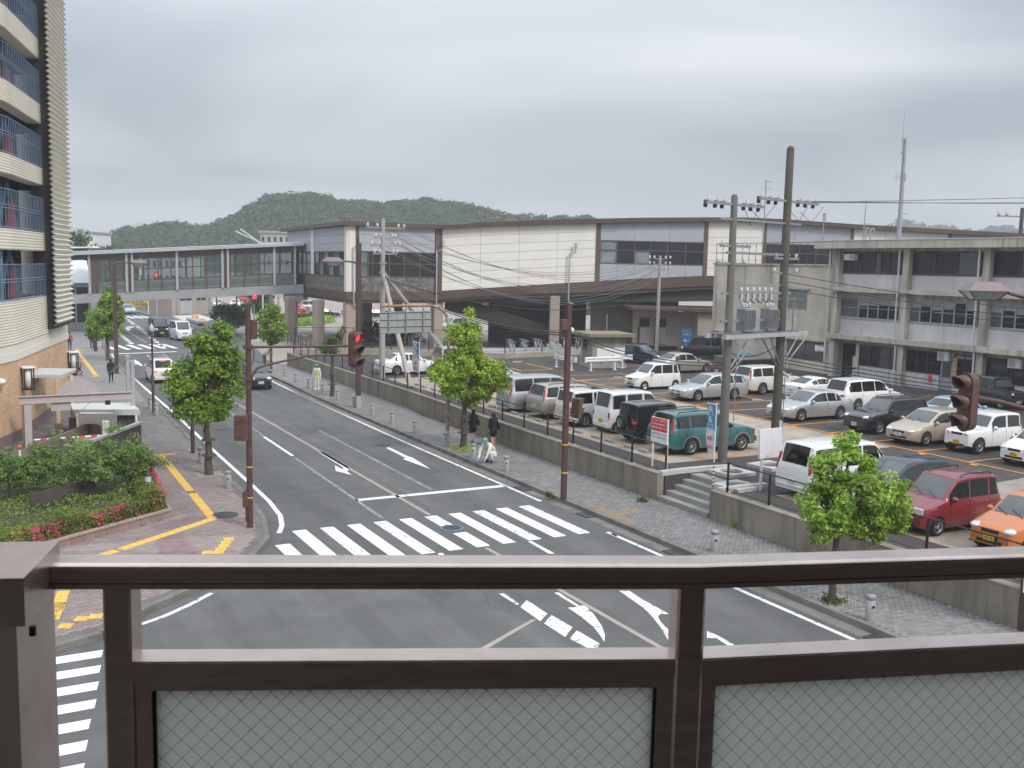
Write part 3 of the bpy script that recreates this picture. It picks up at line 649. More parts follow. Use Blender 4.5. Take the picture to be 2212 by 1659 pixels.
# black mesh fences on the wall
FM = M_BLACK
def fence(label, pts, hgt_=1.05, step=2.02, group=None, mesh=.085, rr=.022, pr=.04, base=True, name='mesh_fence', z=1.0):
    t = thing(name, label, 'fence', (pts[0][0],pts[0][1],z), 0, group)
    o = Vector((pts[0][0],pts[0][1],z)); rail = MB(); net = MB(); pm = MB(); pm.tube([(0,0,0),(0,0,hgt_)], pr, 8); PM = pm.mesh('post', FM)
    bm_ = MB(); bm_.rbox((0,0,.015),(.2,.2,.03),.006); BM = bm_.mesh('base_plate', M_CONC)
    for i in range(len(pts)-1):
        a, b = Vector((*pts[i],z)), Vector((*pts[i+1],z)); d = b-a; L_ = d.length; d.normalize(); n = max(1,round(L_/step))
        for k in range(n+(i==len(pts)-2)):
            p = a+d*(L_*k/n)-o; q = inst('post', PM, t, p)
            if base: inst('base_plate', BM, q, (0,0,.0))
        rail.tube([a-o+Vector((0,0,hgt_-.02)), b-o+Vector((0,0,hgt_-.02))], rr, 6)
        rail.tube([a-o+Vector((0,0,.12)), b-o+Vector((0,0,.12))], rr*.5, 5)
        if mesh:
            hh = hgt_-.14; s = -hh
            up_ = Vector((0,0,1)); n_ = Vector((-d.y,d.x,0))
            while s < L_:
                for sg in (1,-1):
                    u0, u1 = (s, s+hh) if sg > 0 else (s+hh, s)
                    za, zb = .12, .12+hh
                    # clip to the panel
                    if u0 < 0: za += -u0; u0 = 0
                    if u0 > L_: za += u0-L_; u0 = L_
                    if u1 < 0: zb -= -u1; u1 = 0
                    if u1 > L_: zb -= u1-L_; u1 = L_
                    if zb-za > .03:
                        A = a-o+d*u0+up_*za; B = a-o+d*u1+up_*zb; w = Vector((d.x,d.y,0))*.002
                        net.quad(A-w,A+w,B+w,B-w)
                s += mesh
    r = rail.build('top_rail', FM, t)
    if mesh: m_ = net.build('wire_mesh', FM, t); m_['kind'] = 'stuff'
    return t
fence('black mesh fence on the retaining wall left of the steps, past the parked vans', [(22.0,28.7),(22.0,41.5),(22.25,52),(22.35,64),(22.35,78)], group='black fences on the retaining wall')
fence('black mesh fence on the wall right of the steps before the red car', [(22.0,7.4),(22.0,25.3)], group='black fences on the retaining wall')
a1, a2 = G(*A8(85,855),1.05), G(*A8(70,1045),1.05)

# ================================================================== STATION BUILDING (raised over the tracks)
M_PANW = mat('cream_white_panel', (.77,.74,.685), .55, var=.045, scale=.35, objrand=.025, spec=.3)
M_PANG = mat('blue_grey_panel', (.40,.41,.45), .5, var=.05, scale=.5, objrand=.03, spec=.3)
M_PANC = mat('cream_pier', (.70,.66,.60), .6, var=.04, scale=.5)
M_SBRN = mat('station_brown', (.085,.052,.04), .6, var=.15, scale=1.5, col2=(.11,.07,.055), c2s=.4)
M_SFRM = mat('brown_window_frame', (.115,.075,.06), .5, var=.08)
M_STON = mat('grey_stone_cladding', (.15,.145,.13), .85, var=.45, scale=3.2, bump=.5, bscale=8, objrand=.06, col2=(.09,.088,.078), c2s=1.3)
M_COLM = mat('tan_column', (.33,.27,.225), .75, var=.07, scale=.8)
M_ROOFB = mat('brown_roof_sheet', (.10,.065,.05), .5, .2, var=.12, scale=.6)
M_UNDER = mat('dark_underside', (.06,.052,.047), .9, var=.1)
station = thing('station_building', 'wide raised station building with cream and blue grey panels and dark brown roof edge', 'station building', (40.5,90.5,0))
SO = Vector((40.5,90.5,0))
def interp(tab, t):
    for i in range(len(tab)-1):
        if t <= tab[i+1][0] or i == len(tab)-2:
            a, b = tab[i], tab[i+1]; return a[1]+(b[1]-a[1])*(t-a[0])/(b[0]-a[0])
RT = [(0,12.21),(1.5,12.26),(3.75,12.52),(11,12.96),(15.8,13.18),(19.5,13.34),(26.4,13.53),(30,13.6),(34,13.52),(41,13.18),(58,12.65),(72,12.2)]
RB = [(0,11.87),(1.5,11.9),(3.75,12.13),(11,12.5),(15.8,12.73),(19.5,12.89),(26.4,13.13),(30,13.2),(34,13.12),(41,12.77),(58,12.22),(72,11.8)]
WB = [(0,5.76),(3.75,6.07),(11,6.68),(15.8,7.06),(19.5,7.37),(26.4,7.8),(40,8.2),(72,7.8)]
BB = [(0,4.6),(3.75,5.04),(11,5.44),(15.8,5.65),(26.4,6.5),(40,6.8),(72,6.4)]
def rf(t, z, o=0): return Vector((40.5+.8906*t-.4547*o, 90.5-.4547*t-.8906*o, z))-SO
def ff(t, z, o=0): return Vector((31.2+t, 90.8-.0323*t-o, z))-SO
def lf(t, z, o=0): return Vector((31.2+.0534*t-o, 90.8+t, z))-SO
def panel(f, t0, t1, zb0, zb1, zt0, zt1, m, off=0, th=.12, name='wall_panel', gap=.012, parent=None):
    g = gap; mb = MB()
    if f is lf: q = [f(t1-g,zb1+g,off),f(t0+g,zb0+g,off),f(t0+g,zt0-g,off),f(t1-g,zt1-g,off)]
    else: q = [f(t0+g,zb0+g,off),f(t1-g,zb1+g,off),f(t1-g,zt1-g,off),f(t0+g,zt0-g,off)]
    mb.slab(q, th); return mb.build(name, m, parent or station)
def wallrows(f, t0, t1, zb, zt, cols, rows, m, name='wall_panel'):
    for i in range(cols):
        a, b = t0+(t1-t0)*i/cols, t0+(t1-t0)*(i+1)/cols
        for j in range(rows):
            u, v = j/rows, (j+1)/rows; L = lambda t, w: zb(t)+(zt(t)-zb(t))*w
            panel(f, a, b, L(a,u), L(b,u), L(a,v), L(b,v), m, name=name)
def windows(f, t0, t1, z0, z1, cols, rows, frame, glass, parent=None, off=-.02, fw=.09, name='window', skip=()):
    """a framed window band with its panes set back behind the bars"""
    mb = MB(); P = parent or station
    def bar(a, b, za, zb_):
        if f is lf: q = [f(b,za,off+.05),f(a,za,off+.05),f(a,zb_,off+.05),f(b,zb_,off+.05)]
        else: q = [f(a,za,off+.05),f(b,za,off+.05),f(b,zb_,off+.05),f(a,zb_,off+.05)]
        mb.slab(q,.1)
    us = [t0+(t1-t0)*i/cols for i in range(cols+1)] if isinstance(cols,int) else cols
    for i, u in enumerate(us):
        w = fw/2; bar(u-w, u+w, z0, z1)
    zs = [z0+(z1-z0)*j/rows for j in range(rows+1)] if isinstance(rows,int) else rows
    for z in zs:
        for i in range(len(us)-1): bar(us[i]+fw/2, us[i+1]-fw/2, z-fw/2, z+fw/2)
    w_ = mb.build(name, frame, P)
    for i in range(len(us)-1):
        for j in range(len(zs)-1):
            g = glass(i,j) if callable(glass) else glass
            p = panel(f, us[i], us[i+1], zs[j], zs[j], zs[j+1], zs[j+1], g, off-.03, .02, 'pane', 0, w_)
    return w_
cst = lambda z: (lambda t: z)
fRB, fWB = (lambda t: interp(RB,t)), (lambda t: interp(WB,t))
# long face
wallrows(rf, .35, 15.5, fWB, fRB, 4, 7, M_PANW)
def mull(f, t0, t1, m=M_SFRM, name='mullion', zb=None, zt=None):
    panel(f, t0, t1, zb or fWB(t0), zb or fWB(t1), zt or fRB(t0), zt or fRB(t1), m, .06, .2, name, 0)
for a, b in ((0,.35),(15.5,15.95),(26.2,26.6),(32.05,32.4),(40.8,41.1),(50.6,50.9)): mull(rf, a, b)
def greybay(a, b, cols, wt, wb):
    wallrows(rf, a, b, cst(wt), fRB, 3, 2, M_PANG); wallrows(rf, a, b, fWB, cst(wb), cols, 1, M_PANG)
M_SGL = mat('station_glass', (.028,.032,.032), .07, var=.4, scale=.25, spec=.3); M_SGL2 = mat('station_glass_pale', (.17,.2,.2), .1, var=.5, scale=.5, spec=.5)
windows(rf, 15.95, 26.2, 8.85, 11.05, [15.95,17.6,19.35,20.9,22.6,24.4,26.2], [8.85,10.15,11.05], M_SFRM, lambda i,j: M_SGL2 if (i in (0,) or (i==2 and j==0)) else M_SGL)
greybay(15.95, 26.2, 6, 11.1, 8.8)
wallrows(rf, 26.6, 32.05, fWB, fRB, 2, 7, M_PANW)
windows(rf, 32.4, 40.8, 8.85, 11.05, 5, [8.85,10.15,11.05], M_SFRM, M_SGL); greybay(32.4, 40.8, 5, 11.1, 8.8)
wallrows(rf, 41.1, 50.6, fWB, fRB, 3, 6, M_PANW)
wallrows(rf, 50.9, 70, fWB, fRB, 4, 6, M_PANG)
# front face of the end block
wallrows(ff, .8, 8.9, cst(9.5), cst(11.85), 2, 3, M_PANG)
mull(ff, .12, .8, M_PANC, 'corner_pier', 5.63, 11.85); mull(ff, .8, 1.15, M_SFRM, 'mullion', 5.63, 11.85); mull(ff, 8.95, 9.3, M_SFRM, 'mullion', 5.63, 11.85)
windows(ff, 1.15, 8.95, 7.1, 9.46, [1.15,2.05,2.5,4.2,5.7,7.35,8.95], [7.1,8.35,9.46], M_SFRM, lambda i,j: M_SGL2 if i==0 else M_SGL)
wallrows(ff, 1.15, 8.95, cst(5.63), cst(7.04), 6, 2, M_STON, 'stone_panel')
# left face of the end block
wallrows(lf, .3, 12.4, cst(9.46), cst(11.8), 1, 3, M_PANG); wallrows(lf, 13.9, 25, cst(9.46), cst(11.8), 1, 3, M_PANG)
mull(lf, 0, .8, M_PANC, 'corner_pier', 5.63, 11.8); mull(lf, 12.5, 13.8, M_PANC, 'pier', 7.07, 11.8)
windows(lf, 1.0, 12.4, 7.07, 9.4, 6, [7.07,8.3,9.4], M_SFRM, lambda i,j: (M_SGL2,M_SGL,M_SGL2,M_SGL)[(i*3+j)%4]); windows(lf, 13.9, 20, 7.07, 9.4, 3, [7.07,8.3,9.4], M_SFRM, M_SGL2)
wallrows(lf, .8, 25, cst(5.55), cst(7.0), 8, 2, M_STON, 'stone_panel')
# roof, floor beam, dark core
mb = MB(); seq = [0,.8,1.5,3.75,7.5,11,15.8,19.5,23,26.4,28.5,30,32,34,37.5,41,50,58,72]
for i in range(len(seq)-1):
    a, b = seq[i], seq[i+1]
    P = [rf(a,interp(RB,a),.55),rf(b,interp(RB,b),.55),rf(b,interp(RB,b),-14),rf(a,interp(RB,a),-14),rf(a,interp(RT,a),.55),rf(b,interp(RT,b),.55),rf(b,interp(RT,b)+.2,-14),rf(a,interp(RT,a)+.2,-14)]
    mb.add(P, [(0,3,2,1),(4,5,6,7),(0,1,5,4),(2,3,7,6)], 0, False)
A_ = [ff(-.65,11.86,.55), ff(9.2,11.87,.55), ff(9.2,11.87,-26), lf(26.5,11.8,.55)]
mb.add(A_+[p+Vector((0,0,.36)) for p in A_], [(3,2,1,0),(4,5,6,7),(0,1,5,4),(1,2,6,5),(2,3,7,6),(3,0,4,7)])
mb.build('roof', M_ROOFB, station)
mb = MB(); lines = (0,3.75,11,15.8,19.5,26.4,40,72)
for i in range(len(lines)-1):
    a, b = lines[i], lines[i+1]
    for (u0,u1,o) in ((0,.45,.10),(.45,.75,.22),(.75,1,.05)):
        za0, za1 = interp(WB,a)+(interp(BB,a)-interp(WB,a))*u0, interp(WB,a)+(interp(BB,a)-interp(WB,a))*u1
        zb0, zb1 = interp(WB,b)+(interp(BB,b)-interp(WB,b))*u0, interp(WB,b)+(interp(BB,b)-interp(WB,b))*u1
        mb.slab([rf(a,za1,o),rf(b,zb1,o),rf(b,zb0,o),rf(a,za0,o)], 1.0)
for (u,v,o) in ((5.63,5.2,.1),(5.2,4.85,.2),(4.85,4.55,.04)):
    mb.slab([ff(-.1,v,o),ff(9.4,v,o),ff(9.4,u,o),ff(-.1,u,o)], .8); mb.slab([lf(25,v,o),lf(-.1,v,o),lf(-.1,u,o),lf(25,u,o)], .8)
mb.build('floor_beam', M_SBRN, station)
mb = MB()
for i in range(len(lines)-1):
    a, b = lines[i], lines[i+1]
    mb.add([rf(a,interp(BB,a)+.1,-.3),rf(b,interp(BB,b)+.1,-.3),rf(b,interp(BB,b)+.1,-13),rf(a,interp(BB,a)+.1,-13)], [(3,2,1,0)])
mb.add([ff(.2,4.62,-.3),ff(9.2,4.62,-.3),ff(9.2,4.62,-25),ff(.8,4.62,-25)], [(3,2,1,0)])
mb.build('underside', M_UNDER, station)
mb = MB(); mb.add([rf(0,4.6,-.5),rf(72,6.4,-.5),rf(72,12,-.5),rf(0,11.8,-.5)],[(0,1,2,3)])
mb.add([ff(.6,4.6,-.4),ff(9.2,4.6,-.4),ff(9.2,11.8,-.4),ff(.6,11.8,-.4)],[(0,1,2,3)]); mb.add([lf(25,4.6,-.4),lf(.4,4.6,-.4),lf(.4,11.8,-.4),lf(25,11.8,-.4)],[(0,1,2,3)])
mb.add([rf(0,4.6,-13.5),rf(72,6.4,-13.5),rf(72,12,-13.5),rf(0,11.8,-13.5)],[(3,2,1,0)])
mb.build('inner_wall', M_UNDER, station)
cm = MB(); cm.rbox((0,0,2.4),(.98,.98,4.8),.06)
CM_ = cm.mesh('column', M_COLM)
for x, y, s in ((29.2,103,1),(29.9,95.6,1),(31.6,91.3,1),(37.6,103,1),(40.6,91.0,1),(39.5,99,1)):
    inst('column', CM_, station, (x-40.5,y-90.5,-.1))
p = rf(11.6,0,-.35); o = inst('column', CM_, station, (p.x,p.y,-.1), (0,0,-.47), (1,1,1.17))
mb = MB(); mb.rbox((p.x,p.y,.35),(1.5,1.3,.75),.04,-.47); mb.build('column_plinth', M_CONC, station)
for t in (46,): q = rf(t,0,-.4); inst('column', CM_, station, (q.x,q.y,-.1), (0,0,-.47), (1,1,1.36))
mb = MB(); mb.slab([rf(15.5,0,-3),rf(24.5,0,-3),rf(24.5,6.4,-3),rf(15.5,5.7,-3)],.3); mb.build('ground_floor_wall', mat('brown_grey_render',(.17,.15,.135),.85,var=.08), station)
mb = MB(); mb.slab([rf(5.0,0,-9),rf(15.6,0,-9),rf(15.6,5.7,-9),rf(5.0,5.1,-9)],.3); mb.build('ground_floor_wall', mat('shade_brown_wall',(.06,.052,.048),.85,var=.1), station)  # back wall under the station, shade put into its dark brown colour
windows(rf, 5.5, 11, 4.05, 5.1, 4, 1, M_SFRM, mat('dim_glass',(.12,.13,.125),.15,var=.3,scale=.4), off=-8.8)
mb = MB(); mb.slab([rf(.8,4.6,-1.2),rf(1.4,4.6,-1.2),rf(12.3,.25,-1.2),rf(12.3,1.3,-1.2),rf(4,4.8,-1.2)][::-1] if 0 else [rf(.6,3.9,-1.2),rf(12.5,.9,-1.2),rf(12.5,2.1,-1.2),rf(3.2,4.7,-1.2),rf(.6,4.7,-1.2)], 2.4); mb.build('stair_underside', mat('black_brown_steel',(.03,.026,.024),.8), station)
for (f, t, z0, z1, d) in ((ff,.55,4.7,10.4,1),(ff,9.0,4.7,10.2,1),(rf,12.9,5.2,10.2,1)):
    mb = MB(); a = f(t+.6,z1,.35); mb.tube([a+Vector((0,0,.4)),a,f(t+.55,z1-.35,.3),f(t,z1-.55,.25),f(t,z0,.25),f(t+.1,z0-.3,.25),f(t+.5,z0-.45,.15)],.075,8); mb.cbox(f(t+.6,z1+.3,.35),(.2,.2,.5)); mb.build('drainpipe', M_GREYP, station)
# low beige annex under the right half
annex = thing('station_annex', 'low beige flat roofed annex under the raised station with two small windows', 'annex', (0,0,0))
pa, pb = (56.8,77.4), (73,69.5)
def an(t, z, o=0):
    d = Vector((pb[0]-pa[0],pb[1]-pa[1],0)); L_ = d.length; d.normalize(); return Vector((pa[0],pa[1],z))+d*t+Vector((d.y,-d.x,0))*o
M_ANX = mat('beige_render', (.36,.31,.265), .8, var=.06, scale=.6)
mb = MB(); mb.add([an(4.6,.9),an(18,.9),an(18,.9,-7),an(4.6,.9,-7),an(4.6,4.5),an(18,4.3),an(18,4.3,-7),an(4.6,4.5,-7)],[(0,1,5,4),(1,2,6,5),(2,3,7,6),(3,0,4,7),(4,5,6,7)]); mb.build('wall', M_ANX, annex)
mb = MB(); mb.add([an(-1.2,.9,-3),an(4.58,.9,-2.2),an(4.58,4.3,-2.2),an(-1.2,4.3,-3)],[(0,1,2,3)]); mb.build('side_wall', M_ANX, annex)
mb = MB(); mb.slab([an(-2,4.5,.6),an(18.4,4.32,.6),an(18.4,4.6,.6),an(-2,4.78,.6)],8); mb.build('roof', M_SBRN, annex)
for t in (6.5,8.1):
    mb = MB(); mb.slab([an(t,2.7,.05),an(t+1.4,2.7,.05),an(t+1.4,3.65,.05),an(t,3.65,.05)],.08); w_ = mb.build('window', M_SFRM, annex)
    mb = MB(); mb.slab([an(t+.1,2.8,.07),an(t+1.3,2.8,.07),an(t+1.3,3.55,.07),an(t+.1,3.55,.07)],.04); mb.build('pane', M_SGL, w_)
for t, o in ((11.6,0),(-.6,-2.85),(.9,-2.6)):
    mb = MB(); mb.slab([an(t,1.0,.05+o),an(t+1.25,1.0,.05+o),an(t+1.25,3.65,.05+o),an(t,3.65,.05+o)],.08); w_ = mb.build('door', M_SFRM, annex)
    mb = MB(); mb.slab([an(t+.12,1.1,.08+o),an(t+1.13,1.1,.08+o),an(t+1.13,2.7,.08+o),an(t+.12,2.7,.08+o)],.04); mb.build('door_panel', M_GREYP, w_)
    mb = MB(); mb.slab([an(t+.12,2.8,.08+o),an(t+1.13,2.8,.08+o),an(t+1.13,3.55,.08+o),an(t+.12,3.55,.08+o)],.04); mb.build('pane', M_SGL, w_)

# ================================================================== GLAZED FOOTBRIDGE OVER THE ROAD
bridge = thing('footbridge', 'long grey covered footbridge with glazed sides crossing high over the road', 'footbridge', (31.5,107,0))
BO = Vector((31.5,107,0)); BP, BQ = (31.5,107), (9.5,116)
bd = Vector((BQ[0]-BP[0],BQ[1]-BP[1],0)); BL_ = bd.length; bd.normalize(); bn = Vector((bd.y,-bd.x,0)); bn = bn if bn.y < 0 else -bn
def br(t, z, o=0):                                  # t metres from the station end; the deck falls gently to the left
    return bd*t+bn*o+Vector((0,0,z-t*.0655))
M_BGIR = mat('bridge_girder_grey', (.33,.335,.345), .6, var=.06, scale=.4, col2=(.28,.28,.285), c2s=.3)
M_BROOF = mat('bridge_roof_metal', (.5,.53,.56), .4, .4, var=.08, scale=.3)
M_BPOST = mat('bridge_post', (.45,.445,.45), .5, .2, var=.05)
def glassmat(name, tint, alpha, rough=.08, ior=1.45):
    m = bpy.data.materials.new(name); m.use_nodes = True; t = m.node_tree; L = t.links.new; o = t.nodes['Material Output']; b = t.nodes['Principled BSDF']
    b.inputs['Base Color'].default_value = (*tint,1); b.inputs['Roughness'].default_value = rough; b.inputs['Specular IOR Level'].default_value = .5
    tr = t.nodes.new('ShaderNodeBsdfTransparent'); tr.inputs[0].default_value = (.86,.9,.9,1); x = t.nodes.new('ShaderNodeMixShader'); x.inputs[0].default_value = alpha
    L(tr.outputs[0], x.inputs[1]); L(b.outputs[0], x.inputs[2]); L(x.outputs[0], o.inputs[0]); MATS[name] = m; return m
M_BGLS = glassmat('bridge_clear_glass', (.2,.22,.22), .16); M_BFRO = glassmat('bridge_frosted_glass', (.19,.22,.215), .8, .25)
def bslab(mb, t0, t1, z0, z1, o, th): mb.slab([br(t1,z0,o),br(t0,z0,o),br(t0,z1,o),br(t1,z1,o)], th)
mb = MB(); bslab(mb,-.3,BL_+.6,4.95,5.9,0,.3); bslab(mb,-.3,BL_+.6,4.95,5.9,-4.2,.3); bslab(mb,-.3,BL_+.6,5.0,5.3,-.3,3.9); mb.build('girder', M_BGIR, bridge)
mb = MB(); P = [br(-.4,10.08,.5),br(-.4,10.3,.5),br(-.4,10.4,-2.2),br(-.4,10.3,-5),br(-.4,10.08,-5)]; k = [br(BL_+.4,10.08,.5),br(BL_+.4,10.3,.5),br(BL_+.4,10.4,-2.2),br(BL_+.4,10.3,-5),br(BL_+.4,10.08,-5)]
mb.add(P+k,[(0,1,6,5),(1,2,7,6),(2,3,8,7),(3,4,9,8),(4,0,5,9),(4,3,2,1,0),(5,6,7,8,9)])
mb.build('roof', M_BROOF, bridge)
mb = MB(); mb.tube([br(-.2,10.42,.42),br(BL_+.2,10.42,.42)],.05,6); mb.build('gutter', M_LGREY, bridge)
mb = MB(); bslab(mb,-.2,BL_+.3,9.55,10.07,-.02,.12); bslab(mb,-.2,BL_+.3,9.55,10.07,-4.3,.12); mb.build('fascia', M_SBRN, bridge)
def tpx(x2):                                        # bay lines as seen in the photograph
    px, py = A2(x2,560); p = PV(BP,BQ,px,py); return (Vector((p.x,p.y,0))-BO).dot(bd)
minor = [tpx(v) for v in (360,480,795,910,1180,1300,1625,1750)]; major = [tpx(v) for v in (290,612,660,1047,1440,1487,1888,2065)]
pm = MB(); pm.box(-.11,.11,-.12,.12,0,4.2); PM_ = pm.mesh('post', M_BPOST); sm_ = MB(); sm_.box(-.05,.05,-.05,.05,0,3.66); SM_ = sm_.mesh('mullion', M_SFRM); rzb = math.atan2(bd.y,bd.x)
for t in major: inst('post', PM_, bridge, br(t,5.88,.02), (0,0,rzb)); inst('post', PM_, bridge, br(t,5.88,-4.4), (0,0,rzb))
for t in minor: inst('mullion', SM_, bridge, br(t,5.9,-.03), (0,0,rzb)); inst('mullion', SM_, bridge, br(t,5.9,-4.4), (0,0,rzb))
allb = sorted(major+minor); dbl = [(major[2],major[1]),(major[5],major[4])]
for i in range(len(allb)-1):
    a, b = allb[i], allb[i+1]
    if b-a < .9:
        mb = MB(); bslab(mb,a,b,5.9,9.55,-.1,.1); mb.build('column_cover', M_SFRM, bridge); continue
    if b-a < .3: continue
    for o in (-.05,-4.42):
        f = MB(); 
        for z in (5.95,7.15,8.35,9.5): bslab(f,a+.05,b-.05,z-.04,z+.04,o,.07)
        if o > -1:
            for z in (6.35,6.55,6.75): bslab(f,a+.05,b-.05,z-.012,z+.012,o+.02,.02)
        bay = f.build('glazing_bay', M_SFRM, bridge)
        for z0,z1,m in ((5.99,7.11,M_BFRO),(7.19,8.31,M_BGLS),(8.39,9.46,M_BGLS)):
            mb = MB(); bslab(mb,a+.05,b-.05,z0,z1,o-.03,.015); mb.build('pane', m, bay)
mb = MB(); bslab(mb,-.4,1.9,4.1,4.94,-.3,3.4); mb.build('bearing_block', M_BGIR, bridge)
mb = MB(); mb.rbox(br(1.0,2.1,-2),(.7,.7,4.2),.04); mb.build('pier', M_BGIR, bridge)
# stair and lift tower at the left end of the bridge
tower = thing('bridge_stair_tower', 'glass walled stair tower with a pale sloping roof at the left end of the footbridge', 'stair tower', (0,0,0))
c0 = [G(*A2(90,1062),.15), G(*A2(290,1060),.15)]
tw = lambda t, z, o=0: Vector((c0[0].x-3+(c0[1].x-c0[0].x+3)*t, c0[0].y, z))+Vector((0,o,0))
zt = hgt(c0[1].x,c0[1].y,A2(280,650)[1]); zr = hgt(c0[1].x,c0[1].y,A2(260,400)[1]); zb_ = hgt(c0[1].x,c0[1].y,A2(280,990)[1])
mb = MB(); mb.add([tw(0,.1),tw(1,.1),tw(1,.1,9),tw(0,.1,9),tw(0,zb_),tw(1,zb_),tw(1,zb_,9),tw(0,zb_,9)],[(0,1,5,4),(1,2,6,5),(3,0,4,7),(4,5,6,7)]); mb.build('base', M_BGIR, tower)
mb = MB(); mb.add([tw(0,zt,-.5),tw(1.05,zt,-.5),tw(1.0,zr,2.6),tw(0,zr,2.6),tw(1.0,zr,9),tw(0,zr,9)],[(0,1,2,3),(3,2,4,5)]); mb.build('roof', mat('pale_roof_sheet',(.62,.64,.68),.4,.2,var=.04), tower)
mb = MB()
for t in (0,.25,.5,.75,1.0): mb.cbox(tw(t,(zt+zb_)/2),(.14,.14,zt-zb_))
mb.slab([tw(0,zt-.2,-.06),tw(1,zt-.2,-.06),tw(1,zt,-.06),tw(0,zt,-.06)],.2); mb.slab([tw(0,5.0,-.03),tw(1,5.0,-.03),tw(1,5.4,-.03),tw(0,5.4,-.03)],.1); mb.build('frame', M_GREYP, tower)
for i in range(4):
    for z0,z1 in ((zb_,5.0),(5.4,zt-.2)):
        mb = MB(); mb.slab([tw(i*.25+.01,z0,.05),tw(i*.25+.24,z0,.05),tw(i*.25+.24,z1,.05),tw(i*.25+.01,z1,.05)],.02); mb.build('pane', M_DGLASS, tower)
mb = MB(); mb.slab([tw(1.02,zb_,9),tw(1.02,zb_,.1),tw(1.02,zt,.1),tw(1.02,zt,9)],.05); mb.build('side_glazing', M_DGLASS, tower)
for q in ((20,520),(60,540)): pass

# ================================================================== OFFICE BUILDING BEYOND THE CAR PARK
M_OFC = streaky('stained_concrete_frame', (.58,.545,.485), (.26,.24,.205), (.8,.8,.1), .42, .68)
M_OFS = streaky('stained_lilac_spandrel', (.60,.58,.59), (.3,.285,.275), (1.2,1.2,.12), .56, .72, pscale=.3)
M_OFR = streaky('stained_roof_fascia', (.54,.50,.43), (.3,.23,.15), (1.5,1.5,.2), .5, .75)
M_OFW = streaky('tower_concrete', (.60,.54,.45), (.26,.23,.19), (.55,.55,.09), .54, .74)
M_REDF = mat('red_brown_frame', (.085,.035,.032), .55, var=.1); M_ALUF = mat('aluminium_frame', (.36,.37,.38), .45, .3, var=.05)
M_BLIND = mat('pale_blind', (.34,.345,.33), .8, var=.1, objrand=.15); M_OGL = mat('office_glass', (.022,.024,.024), .06, var=.5, scale=.6, spec=.3, objrand=.3); M_OGL2 = mat('office_glass_grey', (.09,.095,.095), .08, var=.4, scale=.8, spec=.55)
office = thing('office_building', 'three storey stained concrete office block with window bands behind the car park', 'office building', (54.5,52.1,1.0))
OO = Vector((54.5,52.1,1.0))
def ob(x0,x1,y0,y1,z0,z1,name,m,parent=None):
    mb = MB(); mb.box(x0-OO.x,x1-OO.x,y0-OO.y,y1-OO.y,z0-OO.z,z1-OO.z); return mb.build(name, m, parent or office)
ycol = [52.1,46.12,40.17,34.22,28.27,22.3]
ob(55.2,67,22,52.0,.95,10.05,'core_wall',M_OFC); 
ob(53.35,68,21.5,53.3,10.1,10.62,'roof_slab',M_OFR); ob(53.3,68.05,21.4,53.35,10.622,10.68,'roof_coping',M_LGREY)
for z0,z1 in ((7.1,7.4),(3.76,4.1)): ob(53.85,55.19,22.2,52.15,z0,z1,'floor_slab',M_OFR)
for i, y in enumerate(ycol[:-1]): 
    for z0,z1 in ((.97,3.76),(4.1,7.1),(7.4,10.1)): ob(54.12,55.19,y-.52,y-.06,z0,z1,'column',M_OFC)
    if i: 
        mb = MB(); mb.tube([(53.98-54.5,y-.02-52.1,0),(53.98-54.5,y-.02-52.1,2.75)],.06,8); mb.tube([(53.8-54.5,y-.02-52.1,2.75),(53.8-54.5,y-.02-52.1,9.1)],.06,8); mb.build('downpipe', M_LGREY, office)
mb = MB(); mb.tube([(-.55,.2,.1),(-.55,.2,9.0)],.07,8); mb.build('downpipe', M_LGREY, office)
def owin(y1, y0, z0, z1, splits, fm, glass, blind=0, rail=None, x=54.56):
    """y1 > y0: from the left jamb to the right jamb as seen from the street"""
    mb = MB(); f = .07
    B = lambda a,b,c,d: mb.box(x-.05-OO.x,x+.04-OO.x,a-OO.y,b-OO.y,c-OO.z,d-OO.z)
    B(y0,y1,z0,z0+f); B(y0,y1,z1-f,z1); ysx = [y1-(y1-y0)*s for s in splits]
    for i, yy in enumerate(ysx): 
        w = .045; B(max(y0,yy-w),min(y1,yy+w),z0+f,z1-f)
    if rail: 
        for i in range(len(ysx)-1): B(ysx[i+1]+.045,ysx[i]-.045,rail-.02,rail+.02)
    w_ = mb.build('window', fm, office)
    for i in range(len(ysx)-1):
        g = glass(i) if callable(glass) else glass
        mb = MB(); mb.box(x+.0-OO.x,x+.02-OO.x,ysx[i+1]+.045-OO.y,ysx[i]-.045-OO.y,z0+f-OO.z,z1-f-OO.z); mb.build('pane', g, w_)
        bl = blind(i) if callable(blind) else blind
        if bl: mb = MB(); mb.box(x-.012-OO.x,x-.002-OO.x,ysx[i+1]+.06-OO.y,ysx[i]-.06-OO.y,z1-f-bl-OO.z,z1-f-OO.z); mb.build('blind', M_BLIND, w_)
